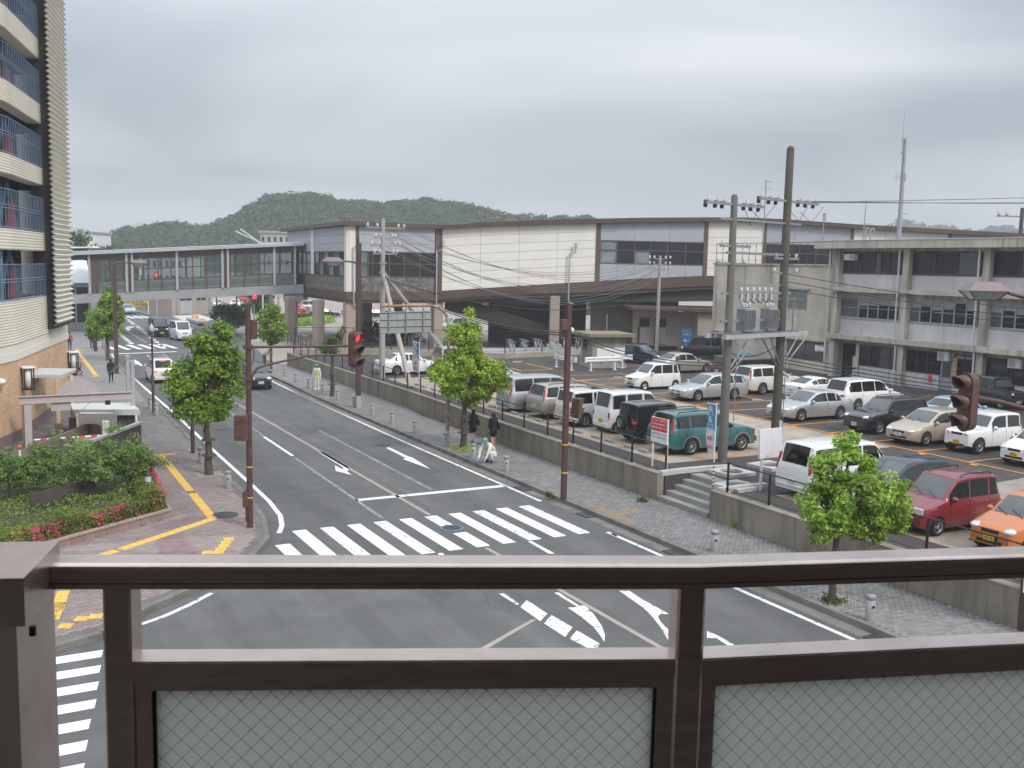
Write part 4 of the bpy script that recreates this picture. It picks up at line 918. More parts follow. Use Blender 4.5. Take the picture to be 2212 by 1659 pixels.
for b in range(5):
    ya, yb = ycol[b]-.45, ycol[b+1]-.02
    if b == 0: ya = 51.75
    yl, yr = ya-.08, yb+.35
    # top floor
    ob(54.55,55.19,yb,ya+.4,9.9,10.1,'lintel',M_OFC)
    owin(yl, yr, 8.42, 9.87, [0,.16,.33,.56,.66,.8,1] if b==0 else [0,.34,.67,1], M_REDF, lambda i: M_OGL2 if (i*7+b*3)%4==1 else M_OGL)
    ob(54.55,55.19,yb,ya+.4,7.4,8.42,'spandrel',M_OFS); ob(54.5,54.549,yr,yl,8.36,8.44,'sill',M_REDF)
    # middle floor
    ob(54.55,55.19,yb,ya+.4,6.72,7.1,'lintel',M_OFC)
    owin(yl, yr, 5.27, 6.72, [0,.33,.49,.66,.83,1] if b==0 else [0,.16,.33,.5,.67,.84,1] , M_ALUF, lambda i: M_OGL2 if (i==0) else M_OGL, lambda i: (0,.5,.45,.42,.42,.4)[i%6] if b==0 else (.42,.3,.5,.42,0,.45)[i%6], 6.0)
    ob(54.55,55.19,yb,ya+.4,4.1,5.27,'spandrel',M_OFS); ob(54.5,54.549,yr,yl,5.21,5.29,'sill',M_ALUF)
    # ground floor
    ob(54.55,55.19,yb,ya+.4,3.47,3.76,'lintel',M_OFC)
    if b == 0:
        ob(54.55,55.19,49.7,49.98,1,3.47,'wall',M_OFS); owin(49.6, 46.3, 2.0, 3.45, [0,.27,.52,.78,1], M_REDF, lambda i: M_OGL2 if i>1 else M_OGL, 0, 2.7); ob(54.55,55.19,46.1,49.69,1,2.0,'spandrel',M_OFS)
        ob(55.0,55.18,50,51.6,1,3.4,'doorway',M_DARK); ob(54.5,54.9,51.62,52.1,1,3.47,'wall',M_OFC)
    elif b == 1:
        owin(45.6, 43.05, 2.0, 3.45, [0,.33,.66,1], M_REDF, M_OGL, 0, 2.7); ob(54.55,55.19,43.0,45.65,1,2.0,'spandrel',M_OFS)
        d = ob(54.6,54.7,42.05,42.95,1.02,2.95,'door',M_ALUF); ob(54.57,54.598,42.2,42.8,1.9,2.8,'door_pane',M_OGL2,None).parent = d
        bpy.context.view_layer.update()
        d.children[0].matrix_parent_inverse = Matrix.Identity(4)
        ob(54.55,55.19,42.0,43.0,2.96,3.47,'wall',M_OFS); owin(41.95, 40.4, 1.5, 3.45, [0,.5,1], M_REDF, M_OGL, .2); ob(54.55,55.19,40.1,42,1,1.5,'spandrel',M_OFS)
    else:
        owin(yl, yr+2.2, 1.95, 3.45, [0,.6,1], M_REDF, M_OGL); ob(54.55,55.19,yb,ya+.4,1,1.95,'spandrel',M_OFS); ob(54.55,55.19,yb,yr+2.2,1.95,3.47,'wall',M_OFS)
# stair wing to the left with its terrace
wing = []
ob(55.0,62,53.1,66.2,.95,8.88,'wing_wall',M_OFW); ob(54.88,62.1,53.0,66.3,8.882,9.0,'terrace_edge',M_OFC); ob(54.8,55.0,53.0,66.0,3.3,3.44,'ledge',M_OFC); ob(54.95,62,52.02,53.09,.95,10.05,'wing_return',M_OFC)
w_ = ob(54.94,54.998,55.4,57.35,5.65,7.05,'window',M_ALUF)
for yy in (55.47,56.42):
    mb = MB(); mb.box(54.92-OO.x,54.938-OO.x,yy-OO.y,yy+.86-OO.y,5.72-OO.z,6.32-OO.z); mb.build('pane', mat('green_grey_glass',(.17,.2,.18),.12,var=.2), w_)
    mb = MB(); mb.box(54.92-OO.x,54.938-OO.x,yy-OO.y,yy+.86-OO.y,6.38-OO.z,6.98-OO.z); mb.build('pane', MATS['green_grey_glass'], w_)
ob(54.8,54.95,55.1,57.6,7.1,7.2,'window_hood',M_OFC)
w_ = ob(54.94,54.998,53.2,57.2,1.9,3.25,'window',M_REDF)
for k in range(4):
    mb = MB(); mb.box(54.92-OO.x,54.938-OO.x,53.28+k*.98-OO.y,53.28+k*.98+.9-OO.y,1.98-OO.z,3.17-OO.z); mb.build('pane', M_OGL2, w_)
mb = MB()
for k in range(17): 
    y = 53.2+k*.8-OO.y; mb.box(.5,.54,y,y+.03,7.95,9.6)
for z in (9.58,8.8): mb.box(.49,.55,53.1-OO.y,66.1-OO.y,z,z+.05)
mb.build('terrace_railing', M_BROWNP, office)
# things fixed on or standing at the office
def ac(p, label, rz=0):
    t = thing('air_conditioner', label, 'air conditioner', p, rz, 'air conditioner units on the office wall')
    mb = MB(); mb.rbox((0,0,.3),(.32,.85,.58),.02); mb.build('case', mat('ac_cream',(.55,.54,.5),.5,var=.05), t)
    mb = MB(); mb.lathe([(.22,0),(.22,.015),(.20,.02)],(0,0,0),18,axis='X'); mb.v = [(-.178-v[0]*.5,v[1]+.12,v[2]+.3) for v in mb.v]; mb.build('fan_ring', M_GREYP, t)
    mb = MB()
    for k in range(7): mb.box(-.172,-.166,-.08,.32,.1+k*.06,.115+k*.06)
    mb.build('fan_grille', M_RUB, t); [MB().box(-.1,.3,y,y+.04,-.06,0).build('bracket', M_STEEL, t) for y in (-.4,.36)]
ac((54.3,42.5,2.98), 'pale air conditioner box on the ground floor wall over the grey door'); ac((54.3,37.55,3.0), 'pale air conditioner box at the far right edge of the ground floor wall')
t = thing('window_air_conditioner', 'white box air conditioner in the top left office window', 'air conditioner', (54.3,50.7,9.3)); mb = MB(); mb.rbox((0,.0,.22),(.4,.95,.44),.02); mb.build('case', M_WHITEP, t); mb = MB(); mb.box(-.21,-.2,-.4,-.05,.06,.38); mb.build('grille', M_GREYP, t)
def board(name, label, p, sz, m, lines, lm, cat='sign'):
    t = thing(name, label, cat, p); mb = MB(); mb.box(-.015,.015,-sz[0]/2,sz[0]/2,0,sz[1]); mb.build('panel', m, t)
    mb = MB(); 
    for k in range(lines):
        z = sz[1]*(.12+.76*k/max(1,lines-1)); w = sz[0]*random.uniform(.25,.36); mb.box(-.019,-.0155,-w,w,z-.02,z+.03)
    if lines: mb.build('lettering', lm, t)
    return t
M_RED = mat('sign_red', (.62,.05,.06), .5, var=.05); M_INK = mat('sign_ink', (.06,.06,.07), .6, var=0)
board('notice_board', 'tall white notice with red writing left of the office doorway', (54.47,51.9,2.1), (.42,1.0), M_WHITEP, 5, M_RED)
board('notice_board', 'cream notice standing right of the office doorway', (54.45,49.85,1.1), (.5,1.5), mat('cream_notice',(.5,.46,.36),.7), 0, M_INK)
board('notice_board', 'small white notice on the wing wall', (54.85,53.6,2.6), (1.1,.45), M_WHITEP, 2, M_INK)
board('notice_board', 'narrow orange tan board right of the grey office door', (54.45,41.8,1.9), (.3,1.3), mat('tan_board',(.5,.3,.14),.7), 4, M_INK)
board('fire_extinguisher_box', 'small red extinguisher box on the ground floor office wall', (54.45,43.6,1.5), (.22,.45), M_RED, 0, M_INK, 'extinguisher box')
# roof masts
def mast(px, pyt, pyb, x, r, label, extra=None, name='antenna_mast'):
    b = PXx(px, pyb, x); t = thing(name, label, 'antenna', (b.x,b.y,10.66 if x > 53.5 else b.z)); h = hgt(b.x,b.y,pyt)-t.location.z; mb = MB()
    if extra: extra(mb, h, t)
    else: mb.tube([(0,0,0),(0,0,h)], [r,r*.6], 8)
    mb.build('mast', M_STEEL, t); return t
def bigmast(mb, h, t):
    k = h*.78; mb.tube([(0,0,0),(0,0,k*.45),(0,0,k)],[.17,.15,.12],10); w = MB(); w.tube([(-.22,0,k-1.1),(-.22,0,k+.0),(-.22,0,h)],[.05,.045,.018],6); w.build('whip', M_GREYP, t)
    c = MB(); c.cbox((-.1,0,k-.15),(.35,.1,.08)); c.cbox((-.1,0,k-1.0),(.35,.1,.08)); c.cbox((.12,0,k*.63),(.22,.2,.5)); c.cbox((.3,0,k*.28),(.9,.05,.05)); c.build('clamp', M_STEEL, t)
    a = MB()
    for q in range(5): a.cbox((-.25-q*.12,0,k*.63),(.02,.02,.5))
    a.cbox((-.45,0,k*.63),(.7,.03,.03)); a.build('yagi_antenna', M_GREYP, t)
mast(1941,235,517,58,.1,'tall grey antenna mast with a thin whip on the office roof', bigmast)
def yagi(mb, h, t):
    mb.tube([(0,0,0),(0,0,h)],[.05,.04],6); a = MB(); a.cbox((.2,0,h-.15),(.9,.03,.03)); a.cbox((.0,0,h-.7),(1.2,.03,.03))
    for q in range(6): a.cbox((-.2+q*.16,0,h-.15),(.02,.45,.02)); a.cbox((-.5+q*.2,0,h-.7),(.02,.4,.02))
    a.build('yagi_antenna', M_GREYP, t)
mast(1864,430,515,60,.04,'slender leaning aerial on the office roof left of the tall mast', lambda mb,h,t: (mb.tube([(0,0,0),(.12,0,h)],[.05,.03],6), mb.cbox((.4,0,h*.45),(.9,.03,.03))))
mast(1777,435,517,57,.04,'short thin post at the left end of the office roof', lambda mb,h,t: (mb.tube([(0,0,0),(0,0,h*.65)],.04,6), mb.cbox((.06,.0,h*.62),(.3,.05,.6))))
mast(1869,505,516,57,.04,'hooked grey vent pipes on the office roof', lambda mb,h,t: [mb.tube([(o,0,0),(o,0,.8),(o+.12,0,1.0),(o+.3,0,1.0),(o+.4,0,.75)],.045,6) for o in (0,.5)], 'vent_pipe')
def tvmast(mb, h, t):
    mb.tube([(0,0,0),(0,0,h)],[.07,.04],6); yagi(MB(), h, t)
p = PXx(1641,670,58)
tv = thing('tv_antenna', 'tall pole with television aerials rising from the terrace of the office wing', 'antenna', (p.x,p.y,8.95)); h = hgt(p.x,p.y,388)-8.95; mb = MB(); yagi(mb,h,tv); mb.build('mast', M_STEEL, tv)

# ================================================================== BALCONY RAILING IN FRONT OF THE CAMERA
M_ANO = mat('bronze_anodised_aluminium', (.64,.53,.47), .32, .9, var=.1, scale=9, col2=(.56,.46,.41), c2s=14, bump=.03, bscale=220, spec=.5, stretch=(1,1,6))
M_ANO2 = mat('bronze_anodised_side', (.64,.53,.47), .32, .9, var=.1, scale=9, col2=(.56,.46,.41), c2s=14, bump=.03, bscale=220, spec=.5)
rail = thing('balcony_railing', 'bronze aluminium balcony railing with wired glass panels nearest the camera', 'railing', (0,0,6.8))
RZ = 6.8
rpts = [Vector((.052,1.622,0)), Vector((.985,1.194,0)), Vector((2.3,.745,0))]
def rprof(name, a, b, prof, m=M_ANO, parent=None, ext=(0,0), na=None, nb=None):
    """a rail of constant cross-section; prof is (out, z) with out measured away from the camera"""
    d = (b-a).normalized(); n = Vector((-d.y,d.x,0)); n = n if n.y > 0 else -n; mb = MB(); k = len(prof)
    A, B = a-d*ext[0], b+d*ext[1]
    P = [A+(na or n)*o+Vector((0,0,z-RZ)) for o,z in prof]+[B+(nb or n)*o+Vector((0,0,z-RZ)) for o,z in prof]
    mb.add(P, [(i,(i+1)%k,k+(i+1)%k,k+i) for i in range(k)], 0, False); mb.add(P[:k],[tuple(range(k-1,-1,-1))]); mb.add(P[k:],[tuple(range(k))])
    o = mb.build(name, m, parent or rail)
    return o
zb = 7.93
def handrail(w, h, z):
    r = .009; return [(0,z),(0,z+h-r),(.0025,z+h-r*.45),(r*.5,z+h-.0025),(r,z+h),(w-r,z+h),(w-r*.4,z+h-.003),(w,z+h-r),(w,z)]
_nn = [Vector((-(rpts[i+1]-rpts[i]).normalized().y,(rpts[i+1]-rpts[i]).normalized().x,0)) for i in range(2)]; MIT = (_nn[0]+_nn[1]).normalized(); MIT = MIT/MIT.dot(_nn[0])
for i in range(2):
    a, b = rpts[i], rpts[i+1]; kw = dict(nb=MIT) if i == 0 else dict(na=MIT)
    o = rprof('top_rail', a, b, handrail(.062,.0385,zb), ext=(0.02 if i==0 else 0, 0.0), **kw)
    o = rprof('rail_seam', a, b, [(-.0006,zb+.008),(-.0006,zb+.0092),(.001,zb+.0092),(.001,zb+.008)], M_RUB, **kw)
zm = {}
dirs = [(rpts[1]-rpts[0]).normalized(), (rpts[2]-rpts[1]).normalized()]
def rp_at(px, py, z, seg):
    p = G(px, py, z); d = dirs[seg]; o = rpts[seg]; return (Vector((p.x,p.y,0))-o).dot(d)
zmid = hgt(rpts[1].x, rpts[1].y, 1462)          # underside of the middle rail
pw, pd_ = .052, .058
def post(seg, t0, t1, z1, name='post'):
    d = dirs[seg]; n = Vector((-d.y,d.x,0)); n = n if n.y > 0 else -n; a = rpts[seg]+d*t0+n*.003; b = rpts[seg]+d*t1+n*.003
    mb = MB(); r = .004; L_ = (b-a).length
    pr = [(0,r),(r,0),(L_-r,0),(L_,r),(L_,pd_-r),(L_-r,pd_),(r,pd_),(0,pd_-r)]
    mb.prism([tuple((a+d*x+n*y)[:2]) for x,y in pr], 0, z1-RZ); o = mb.build(name, M_ANO, rail)
    return o
def colt(px, seg, z=7.9, off=0.0):
    """distance along a rail segment where its face shows at picture column px"""
    lo, hi = -.6, 2.5
    for _ in range(50):
        m = (lo+hi)/2; p = rpts[seg]+dirs[seg]*m
        if colp((p.x,p.y,z)) < px: lo = m
        else: hi = m
    return lo
tl0, tl1 = colt(219,0), colt(280,0); tm0, tm1 = colt(1465,0), colt(1526,0)
post(0, tl0, tl1, zb-.001); post(0, tm0, tm1, zb-.001)
tr0 = .98; post(1, tr0, tr0+.05, zb-.001)
tstart1 = (tm1-(rpts[1]-rpts[0]).length)
segs = [(0, tl1, tm0), (1, tstart1, tr0)]
for seg, t0, t1 in segs:
    a, b = rpts[seg]+dirs[seg]*t0, rpts[seg]+dirs[seg]*t1
    z0 = hgt(a.x,a.y,1470) if seg == 0 else hgt(a.x,a.y,1455)
    z1_ = 7.812
    rprof('middle_rail', a, b, [(.006,z1_-.03),(.006,z1_-.003),(.009,z1_),(.058,z1_),(.058,z1_-.03)])
    rprof('glazing_frame', a, b, [(.012,z1_-.049),(.012,z1_-.0302),(.05,z1_-.0302),(.05,z1_-.049)])
    fr0, fr1 = a+dirs[seg]*.0, b
    d = dirs[seg]; n = Vector((-d.y,d.x,0)); n = n if n.y > 0 else -n
    zt_, zbot = z1_-.0492, 7.0
    for p, s in ((a,1),(b,-1)):
        q = p+d*(s*.026); mb = MB(); mb.prism([tuple((p+n*.012)[:2]),tuple((q+n*.012)[:2]),tuple((q+n*.05)[:2]),tuple((p+n*.05)[:2])], zbot-RZ, zt_-RZ); mb.build('glazing_frame', M_ANO, rail)
        q2 = q+d*(s*.003); mb = MB(); mb.prism([tuple((q+n*.018)[:2]),tuple((q2+n*.018)[:2]),tuple((q2+n*.044)[:2]),tuple((q+n*.044)[:2])], zbot-RZ, zt_-RZ); mb.build('gasket', M_RUB, rail)
    ga, gb = a+d*.029, b-d*.029
    if 'wired_frosted_glass' not in MATS:
        m = bpy.data.materials.new('wired_frosted_glass'); m.use_nodes = True; t_ = m.node_tree; L = t_.links.new; bs = t_.nodes['Principled BSDF']; ou = t_.nodes['Material Output']
        bs.inputs['Base Color'].default_value = (.47,.47,.45,1); bs.inputs['Roughness'].default_value = .35; bs.inputs['Specular IOR Level'].default_value = .35
        tr = t_.nodes.new('ShaderNodeBsdfTranslucent'); tr.inputs[0].default_value = (.84,.84,.80,1); mx_ = t_.nodes.new('ShaderNodeMixShader'); mx_.inputs[0].default_value = .72
        tcx = t_.nodes.new('ShaderNodeTexCoord'); v1 = t_.nodes.new('ShaderNodeTexVoronoi'); v1.feature = 'SMOOTH_F1'; v1.inputs['Scale'].default_value = 170; L(tcx.outputs['Object'], v1.inputs['Vector'])
        bu = t_.nodes.new('ShaderNodeBump'); bu.inputs['Strength'].default_value = .6; bu.inputs['Distance'].default_value = .004; L(v1.outputs['Distance'], bu.inputs['Height']); L(bu.outputs[0], bs.inputs['Normal']); L(bu.outputs[0], tr.inputs['Normal'])
        L(bs.outputs[0], mx_.inputs[1]); L(tr.outputs[0], mx_.inputs[2]); L(mx_.outputs[0], ou.inputs[0]); MATS['wired_frosted_glass'] = m
    mb = MB(); mb.prism([tuple((ga+n*.028)[:2]),tuple((gb+n*.028)[:2]),tuple((gb+n*.035)[:2]),tuple((ga+n*.035)[:2])], zbot-RZ, zt_-RZ); gl = mb.build('glass_panel', MATS['wired_frosted_glass'], rail)
    net = MB(); L_ = (gb-ga).length; hh = zt_-zbot; w = .00038
    for sg, st, k in ((1,.031,1.0),(-1,.031,1.0)):
        s = -hh
        while s < L_:
            u0, u1, za, zc = (s, s+hh, zbot, zt_) if sg > 0 else (s, s+hh, zt_, zbot)
            zs = 1 if sg > 0 else -1
            if u0 < 0: za += zs*(-u0); u0 = 0
            if u1 > L_: zc -= zs*(u1-L_); u1 = L_
            if u1-u0 > .004:
                A = ga+d*u0+n*.0272+Vector((0,0,za-RZ)); B = ga+d*u1+n*.0272+Vector((0,0,zc-RZ)); e = (d*-sg+Vector((0,0,1))).normalized()*w
                net.quad(A-e,B-e,B+e,A+e)
            s += st
    wm = net.build('glass_wire', mat('glass_wire',(.16,.16,.15),.5,.6,var=0), gl); wm['kind'] = 'stuff'
# end bracket on the top rail and the corner post of the return railing at the left
d0 = dirs[0]; n0 = Vector((-d0.y,d0.x,0)); n0 = n0 if n0.y > 0 else -n0
rprof('end_cap', rpts[0]-d0*.05, rpts[0]-d0*.016, [(-.003,zb-.003),(-.003,zb+.034),(.006,zb+.042),(.058,zb+.042),(.066,zb+.034),(.066,zb-.003)], M_ANO)
corner = thing('corner_rail', 'dark bronze end of the returning balcony rail in the lower left corner', 'railing', (0,0,6.8))
pa_ = [PD(38,1420,1.40), PD(121,1420,1.58)]
A0 = Vector((pa_[0].x,pa_[0].y,0)); B0 = Vector((pa_[1].x,pa_[1].y,0)); lft = Vector((-math.cos(YAW),math.sin(YAW),0))
mb = MB(); mb.prism([tuple(p[:2]) for p in (A0,B0,B0+lft*.3,A0+lft*.3)], -0., 7.918-RZ); mb.build('post', M_ANO2, corner)
zc0 = 7.988
c1, c2, c3, c4 = G(51,1249,zc0), G(128,1169,zc0), G(-140,1172,zc0), G(-140,1252,zc0)
mb = MB(); mb.prism([tuple(p[:2]) for p in (c1,c2,c3,c4)], zc0-.069-RZ, zc0-RZ); mb.build('cap', M_ANO, corner)
mb = MB(); q = PD(70,1352,1.2); mb.tube([q-Vector((0,0,RZ)), q-Vector((0,0,RZ+.012))], .004, 8); mb.build('fixing_screw', M_RUB, corner)
struct('balcony_floor', MB().prism([(-3,-2),(3.4,-2),(3.4,.75),(2.35,.8),(1.0,1.26),(.0,1.72),(-3,3.1)], 6.3, 6.8), mat('balcony_concrete',(.13,.115,.105),.9,var=.1))
struct('unseen_balcony_ceiling', MB().prism([(-3,-2),(3.4,-2),(3.4,.35),(2.3,.45),(1.0,.95),(.0,1.4),(-3,2.6)], 9.5, 9.7), MATS['balcony_concrete'])  # out-of-view slab, added to shade the rail so its front faces stay dark
struct('balcony_building', MB().box(-9,9,-9,-1.2,-.05,9.72), mat('brown_render',(.095,.078,.066),.9,var=.05))

# ================================================================== PARKING BUILDING ON THE LEFT
M_CRM = mat('cream_siding', (.80,.755,.64), .5, var=.04, scale=.5, spec=.3)
M_CRM2 = mat('cream_trim', (.80,.765,.67), .5, var=.04)
M_TILE = mat('orange_tan_tile', (.66,.44,.28), .7, var=.06, scale=.6, island=.10, objrand=.06, spec=.3); M_TJ = mat('tile_joint', (.46,.30,.19), .9, var=.1)
M_BLUEC = mat('blue_steel_column', (.13,.22,.33), .5, var=.08); M_REDC = mat('red_lift_door', (.35,.05,.05), .5, var=.1); M_PLINTH = mat('brown_plinth', (.2,.15,.135), .8, var=.1)
park = thing('parking_building', 'tall cream and orange tiled multi storey car park on the left', 'parking building', (1.6,49.4,0))
KO = Vector((1.6,49.4,0)); d1 = Vector((-.84,-2.06,0)).normalized(); e2 = Vector((4.62,61.6,0))-KO; L2 = e2.length; d2 = e2.normalized(); n1 = Vector((-d1.y,d1.x,0)); n1 = n1 if n1.x > 0 else -n1; n2 = Vector((d2.y,-d2.x,0)); n2 = n2 if n2.x > 0 else -n2
L1 = 12.0
def f1(t, z, o=0): return d1*t+n1*o+Vector((0,0,z))
def f2(t, z, o=0): return d2*t+n2*o+Vector((0,0,z))
def psl(f, t0, t1, z0, z1, o, th, name, m, parent=None):
    mb = MB(); q = [f(t0,z0,o),f(t1,z0,o),f(t1,z1,o),f(t0,z1,o)]
    if f is f1: q = q[::-1]
    mb.slab(q, th); return mb.build(name, m, parent or park)
Lw = 8.3                                          # the ribbed wall ends where the fluted screen begins
for f, L_ in ((f1,L1),(f2,L2)):
    psl(f, 0, L_, .0, .62, .06, .3, 'plinth', M_PLINTH); psl(f, 0, L_, .62, 3.78, -.012, .3, 'tile_bed', M_TJ)
    psl(f, 0, L_, 3.78, 4.12, .05, .3, 'string_course', M_CRM2); psl(f, 0, L_, 4.125, 4.45, .02, .3, 'string_course', M_CRM2)
# tiles
tl = []
for f, L_ in ((f1,L1),(f2,L2)):
    for j in range(20):
        z = .64+.157*j
        for i in range(int(L_/.42)+1):
            t0 = max(0,(i-.5*(j%2))*.42); t1 = min(L_,(i+1-.5*(j%2))*.42)
            if t1-t0 > .05 and not (f is f2 and 5.15 < (t0+t1)/2 < 6.15 and z < 2.65): tl.append((f,t0+.006,t1-.006,z+.006,z+.151))
def tq(f,a,b,c,d): 
    q = [f(a,c,0),f(b,c,0),f(b,d,0),f(a,d,0)]; return q[::-1] if f is f1 else q
def tdist(q): 
    p = q[0](q[1],q[3])+KO; return (p-EYE).length + (0 if -5 < colp(p) else 100)
tl.sort(key=tdist)
for q in tl[:260]:
    mb = MB(); mb.slab(tq(*q), .012); mb.build('wall_tile', M_TILE, park)
mb = MB()
for q in tl[260:]: mb.slab(tq(*q), .012)
o = mb.build('wall_tiles', M_TILE, park); o['kind'] = 'stuff'
def siding(f, t0, t1, z0, z1, pitch=.125, dep=.035, name='siding', m=None, o0=0.0):
    mb = MB(); n = max(1, round((z1-z0)/pitch)); p_ = (z1-z0)/n; pts = []
    for i in range(n):
        z = z0+i*p_; pts += [(z+.012,o0),(z+p_*.55,o0+dep),(z+p_*.93,o0+dep),(z+p_*.97,o0)]
    P = [f(t0,z,o) for z,o in pts]+[f(t1,z,o) for z,o in pts]; k = len(pts)
    F = [(i,k+i,k+i+1,i+1) for i in range(k-1)]
    if f is f1: F = [q[::-1] for q in F]
    mb.add(P,F); mb.add([f(t0,z0,o0-.25),f(t0,z1,o0-.25),f(t0,z1,o0),f(t0,z0,o0)],[(0,1,2,3)])
    mb.quad(f(t0,z0,o0),f(t1,z0,o0),f(t1,z0,-.6),f(t0,z0,-.6)); mb.quad(f(t0,z1,o0),f(t0,z1,-.6),f(t1,z1,-.6),f(t1,z1,o0))
    return mb.build(name, m or M_CRM, park)
levels = [(4.45,6.39)]
sp_ = [(8.64,9.57),(11.91,12.78),(14.95,15.9),(18.1,19.05),(21.25,22.2),(24.4,25.4)]
for f, L_ in ((f1,L1),(f2,Lw)):
    siding(f, 0, L_, 4.45, 6.39)
    for z0,z1 in sp_: siding(f, 0, L_, z0, z1)
for f, L_ in ((f2,L2),):
    psl(f, Lw, L2, 4.45, 4.9, .0, .3, 'wall', M_CRM)
# open parking decks behind the spandrels
prev = 6.39
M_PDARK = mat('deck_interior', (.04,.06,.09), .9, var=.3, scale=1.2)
M_TUBE = mat('fluorescent_tube', (.95,.8,.45), .4, var=0, emit=1.6)
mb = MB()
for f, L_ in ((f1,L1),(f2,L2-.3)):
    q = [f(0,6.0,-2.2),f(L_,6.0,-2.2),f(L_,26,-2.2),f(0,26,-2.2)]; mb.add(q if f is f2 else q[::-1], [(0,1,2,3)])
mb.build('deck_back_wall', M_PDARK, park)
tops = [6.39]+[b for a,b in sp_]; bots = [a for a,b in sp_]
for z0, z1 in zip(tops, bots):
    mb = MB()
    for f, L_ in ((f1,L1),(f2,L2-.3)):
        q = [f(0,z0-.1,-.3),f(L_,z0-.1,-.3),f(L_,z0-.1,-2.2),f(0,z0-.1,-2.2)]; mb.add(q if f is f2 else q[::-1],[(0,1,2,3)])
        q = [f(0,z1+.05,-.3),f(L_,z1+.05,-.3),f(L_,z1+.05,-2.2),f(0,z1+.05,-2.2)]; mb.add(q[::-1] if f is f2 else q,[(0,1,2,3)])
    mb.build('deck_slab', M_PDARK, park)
    for f, t in ((f1,.45),(f1,5.5)): mb = MB(); p = f(t,0,-.5); mb.cbox((p.x,p.y,(z0+z1)/2),(.35,.35,z1-z0),math.atan2(d1.y,d1.x)); mb.build('column', M_BLUEC, park)
    mb = MB(); mb.tube([f2(2.6,z0,-1.2),f2(4.6,z1,-1.2)],.13,6); mb.tube([f2(6.6,z0,-1.2),f2(4.6,z1,-1.2)],.13,6); mb.build('brace', M_BLUEC, park)
    psl(f2, 4.3, 5.6, z0, z0+(z1-z0)*.6, -1.0, .2, 'lift_door', M_REDC)
    for k, t in enumerate((.9,2.1,3.3)):
        psl(f2, t+.2, t+1.0, z0, z0+(z1-z0)*(.85 if k==1 else .5), -1.4, .1, 'machine_panel', mat('deck_machine_grey',(.16,.165,.17),.6,var=.3))
    mb = MB(); mb.tube([f2(-.9,z1-.35,-.9),f2(.35,z1-.35,-.9)],.04,6); mb.tube([f1(.9,z1-.35,-.9),f1(2.2,z1-.35,-.9)],.04,6); mb.build('tube_lamp', M_TUBE, park)
    hh = (z1-z0)*.72; rl = MB()
    for f, L_ in ((f1,L1),(f2,Lw+.6)):
        for u in (.06,hh*.52,hh*.6,hh): rl.tube([f(0,z0+u,.02),f(L_,z0+u,.02)],.022,5)
        n = int(L_/.34)
        for i in range(n+1): rl.tube([f(i*L_/n,z0,.02),f(i*L_/n,z0+hh,.02)],.013,4,cap=False)
    o = rl.build('deck_railing', mat('grey_blue_railing',(.20,.28,.40),.5,.3), park); o['kind'] = 'stuff'
    nt_ = MB()
    for f, L_ in ((f1,L1),(f2,Lw+.6)):
        n = int(hh/.09)
        for i in range(n): nt_.quad(f(0,z0+i*.09,.0),f(L_,z0+i*.09,.0),f(L_,z0+i*.09+.008,.0),f(0,z0+i*.09+.008,.0))
    o = nt_.build('deck_mesh', MATS['grey_blue_railing'], park); o['kind'] = 'stuff'
# fluted screen on the corner
sc_ = MB(); ta, tb_ = 6.5, 11.4; pts = []; z = 4.92; p_ = .262
while z < 27: pts += [(z,.42),(z+p_*.25,.5),(z+p_*.5,.62),(z+p_*.75,.5)]; z += p_
k = len(pts); te = [(o-.52)*.85 for zz,o in pts]
P = [f2(ta-te[i],pts[i][0],pts[i][1]) for i in range(k)]+[f2(tb_+te[i],pts[i][0],pts[i][1]) for i in range(k)]
sc_.add(P,[(i,k+i,k+i+1,i+1) for i in range(k-1)],0,True)
P2 = [f2(ta-te[i],pts[i][0],pts[i][1]-.05) for i in range(k)]+[f2(tb_+te[i],pts[i][0],pts[i][1]-.05) for i in range(k)]
sc_.add(P2,[(i,i+1,k+i+1,k+i) for i in range(k-1)],0,True); sc_.quad(f2(ta,4.92,.37),f2(tb_,4.92,.37),f2(tb_,4.92,.5),f2(ta,4.92,.5))
sc_.build('fluted_screen', M_CRM, park)
mb = MB(); mb.slab([f2(6.95,4.7,.34),f2(tb_-.1,4.7,.34),f2(tb_-.1,26,.34),f2(6.95,26,.34)],.9); mb.build('screen_shadow_frame', M_BLACK, park)  # black slab stands in for the shadow gap beside the screen plus its black frame
mb = MB(); mb.add([f2(L2,0,0),f2(L2,26,0),f2(L2,26,-9),f2(L2,0,-9)],[(3,2,1,0)]); mb.add([f1(L1,26,0),f1(0,26,0),f2(L2,26,0),f2(L2,26,-9),f1(L1,26,-9)],[(0,1,2,3,4)]); mb.build('end_wall', M_CRM, park)
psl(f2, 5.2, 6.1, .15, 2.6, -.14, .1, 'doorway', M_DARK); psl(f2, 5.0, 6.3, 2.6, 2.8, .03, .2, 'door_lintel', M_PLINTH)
def wall_lantern(p, label):
    t = thing('wall_lantern', label, 'wall lamp', p, .2, 'lanterns on the parking building'); mb = MB(); mb.rbox((0,0,1.03),(.55,.6,.06),.01); mb.build('cap', M_WHITEP, t)
    mb = MB(); [mb.cbox((sx*.2,sy*.2,.5),(.05,.05,1.0)) for sx in (-1,1) for sy in (-1,1)]; mb.cbox((0,0,.03),(.46,.46,.06)); mb.build('frame', M_BLACK, t); mb = MB(); mb.lathe([(.0,.06),(.13,.07),(.13,.95),(0,.96)],n=12); mb.build('diffuser', M_WHITEP, t)
p = f2(.7,2.35,.28)+KO; wall_lantern(p, 'black framed lantern with white cap on the tiled wall above the small canopy')
p = f2(L2-.2,2.0,.3)+KO; wall_lantern(p, 'black framed lantern on the far corner of the tiled wall')
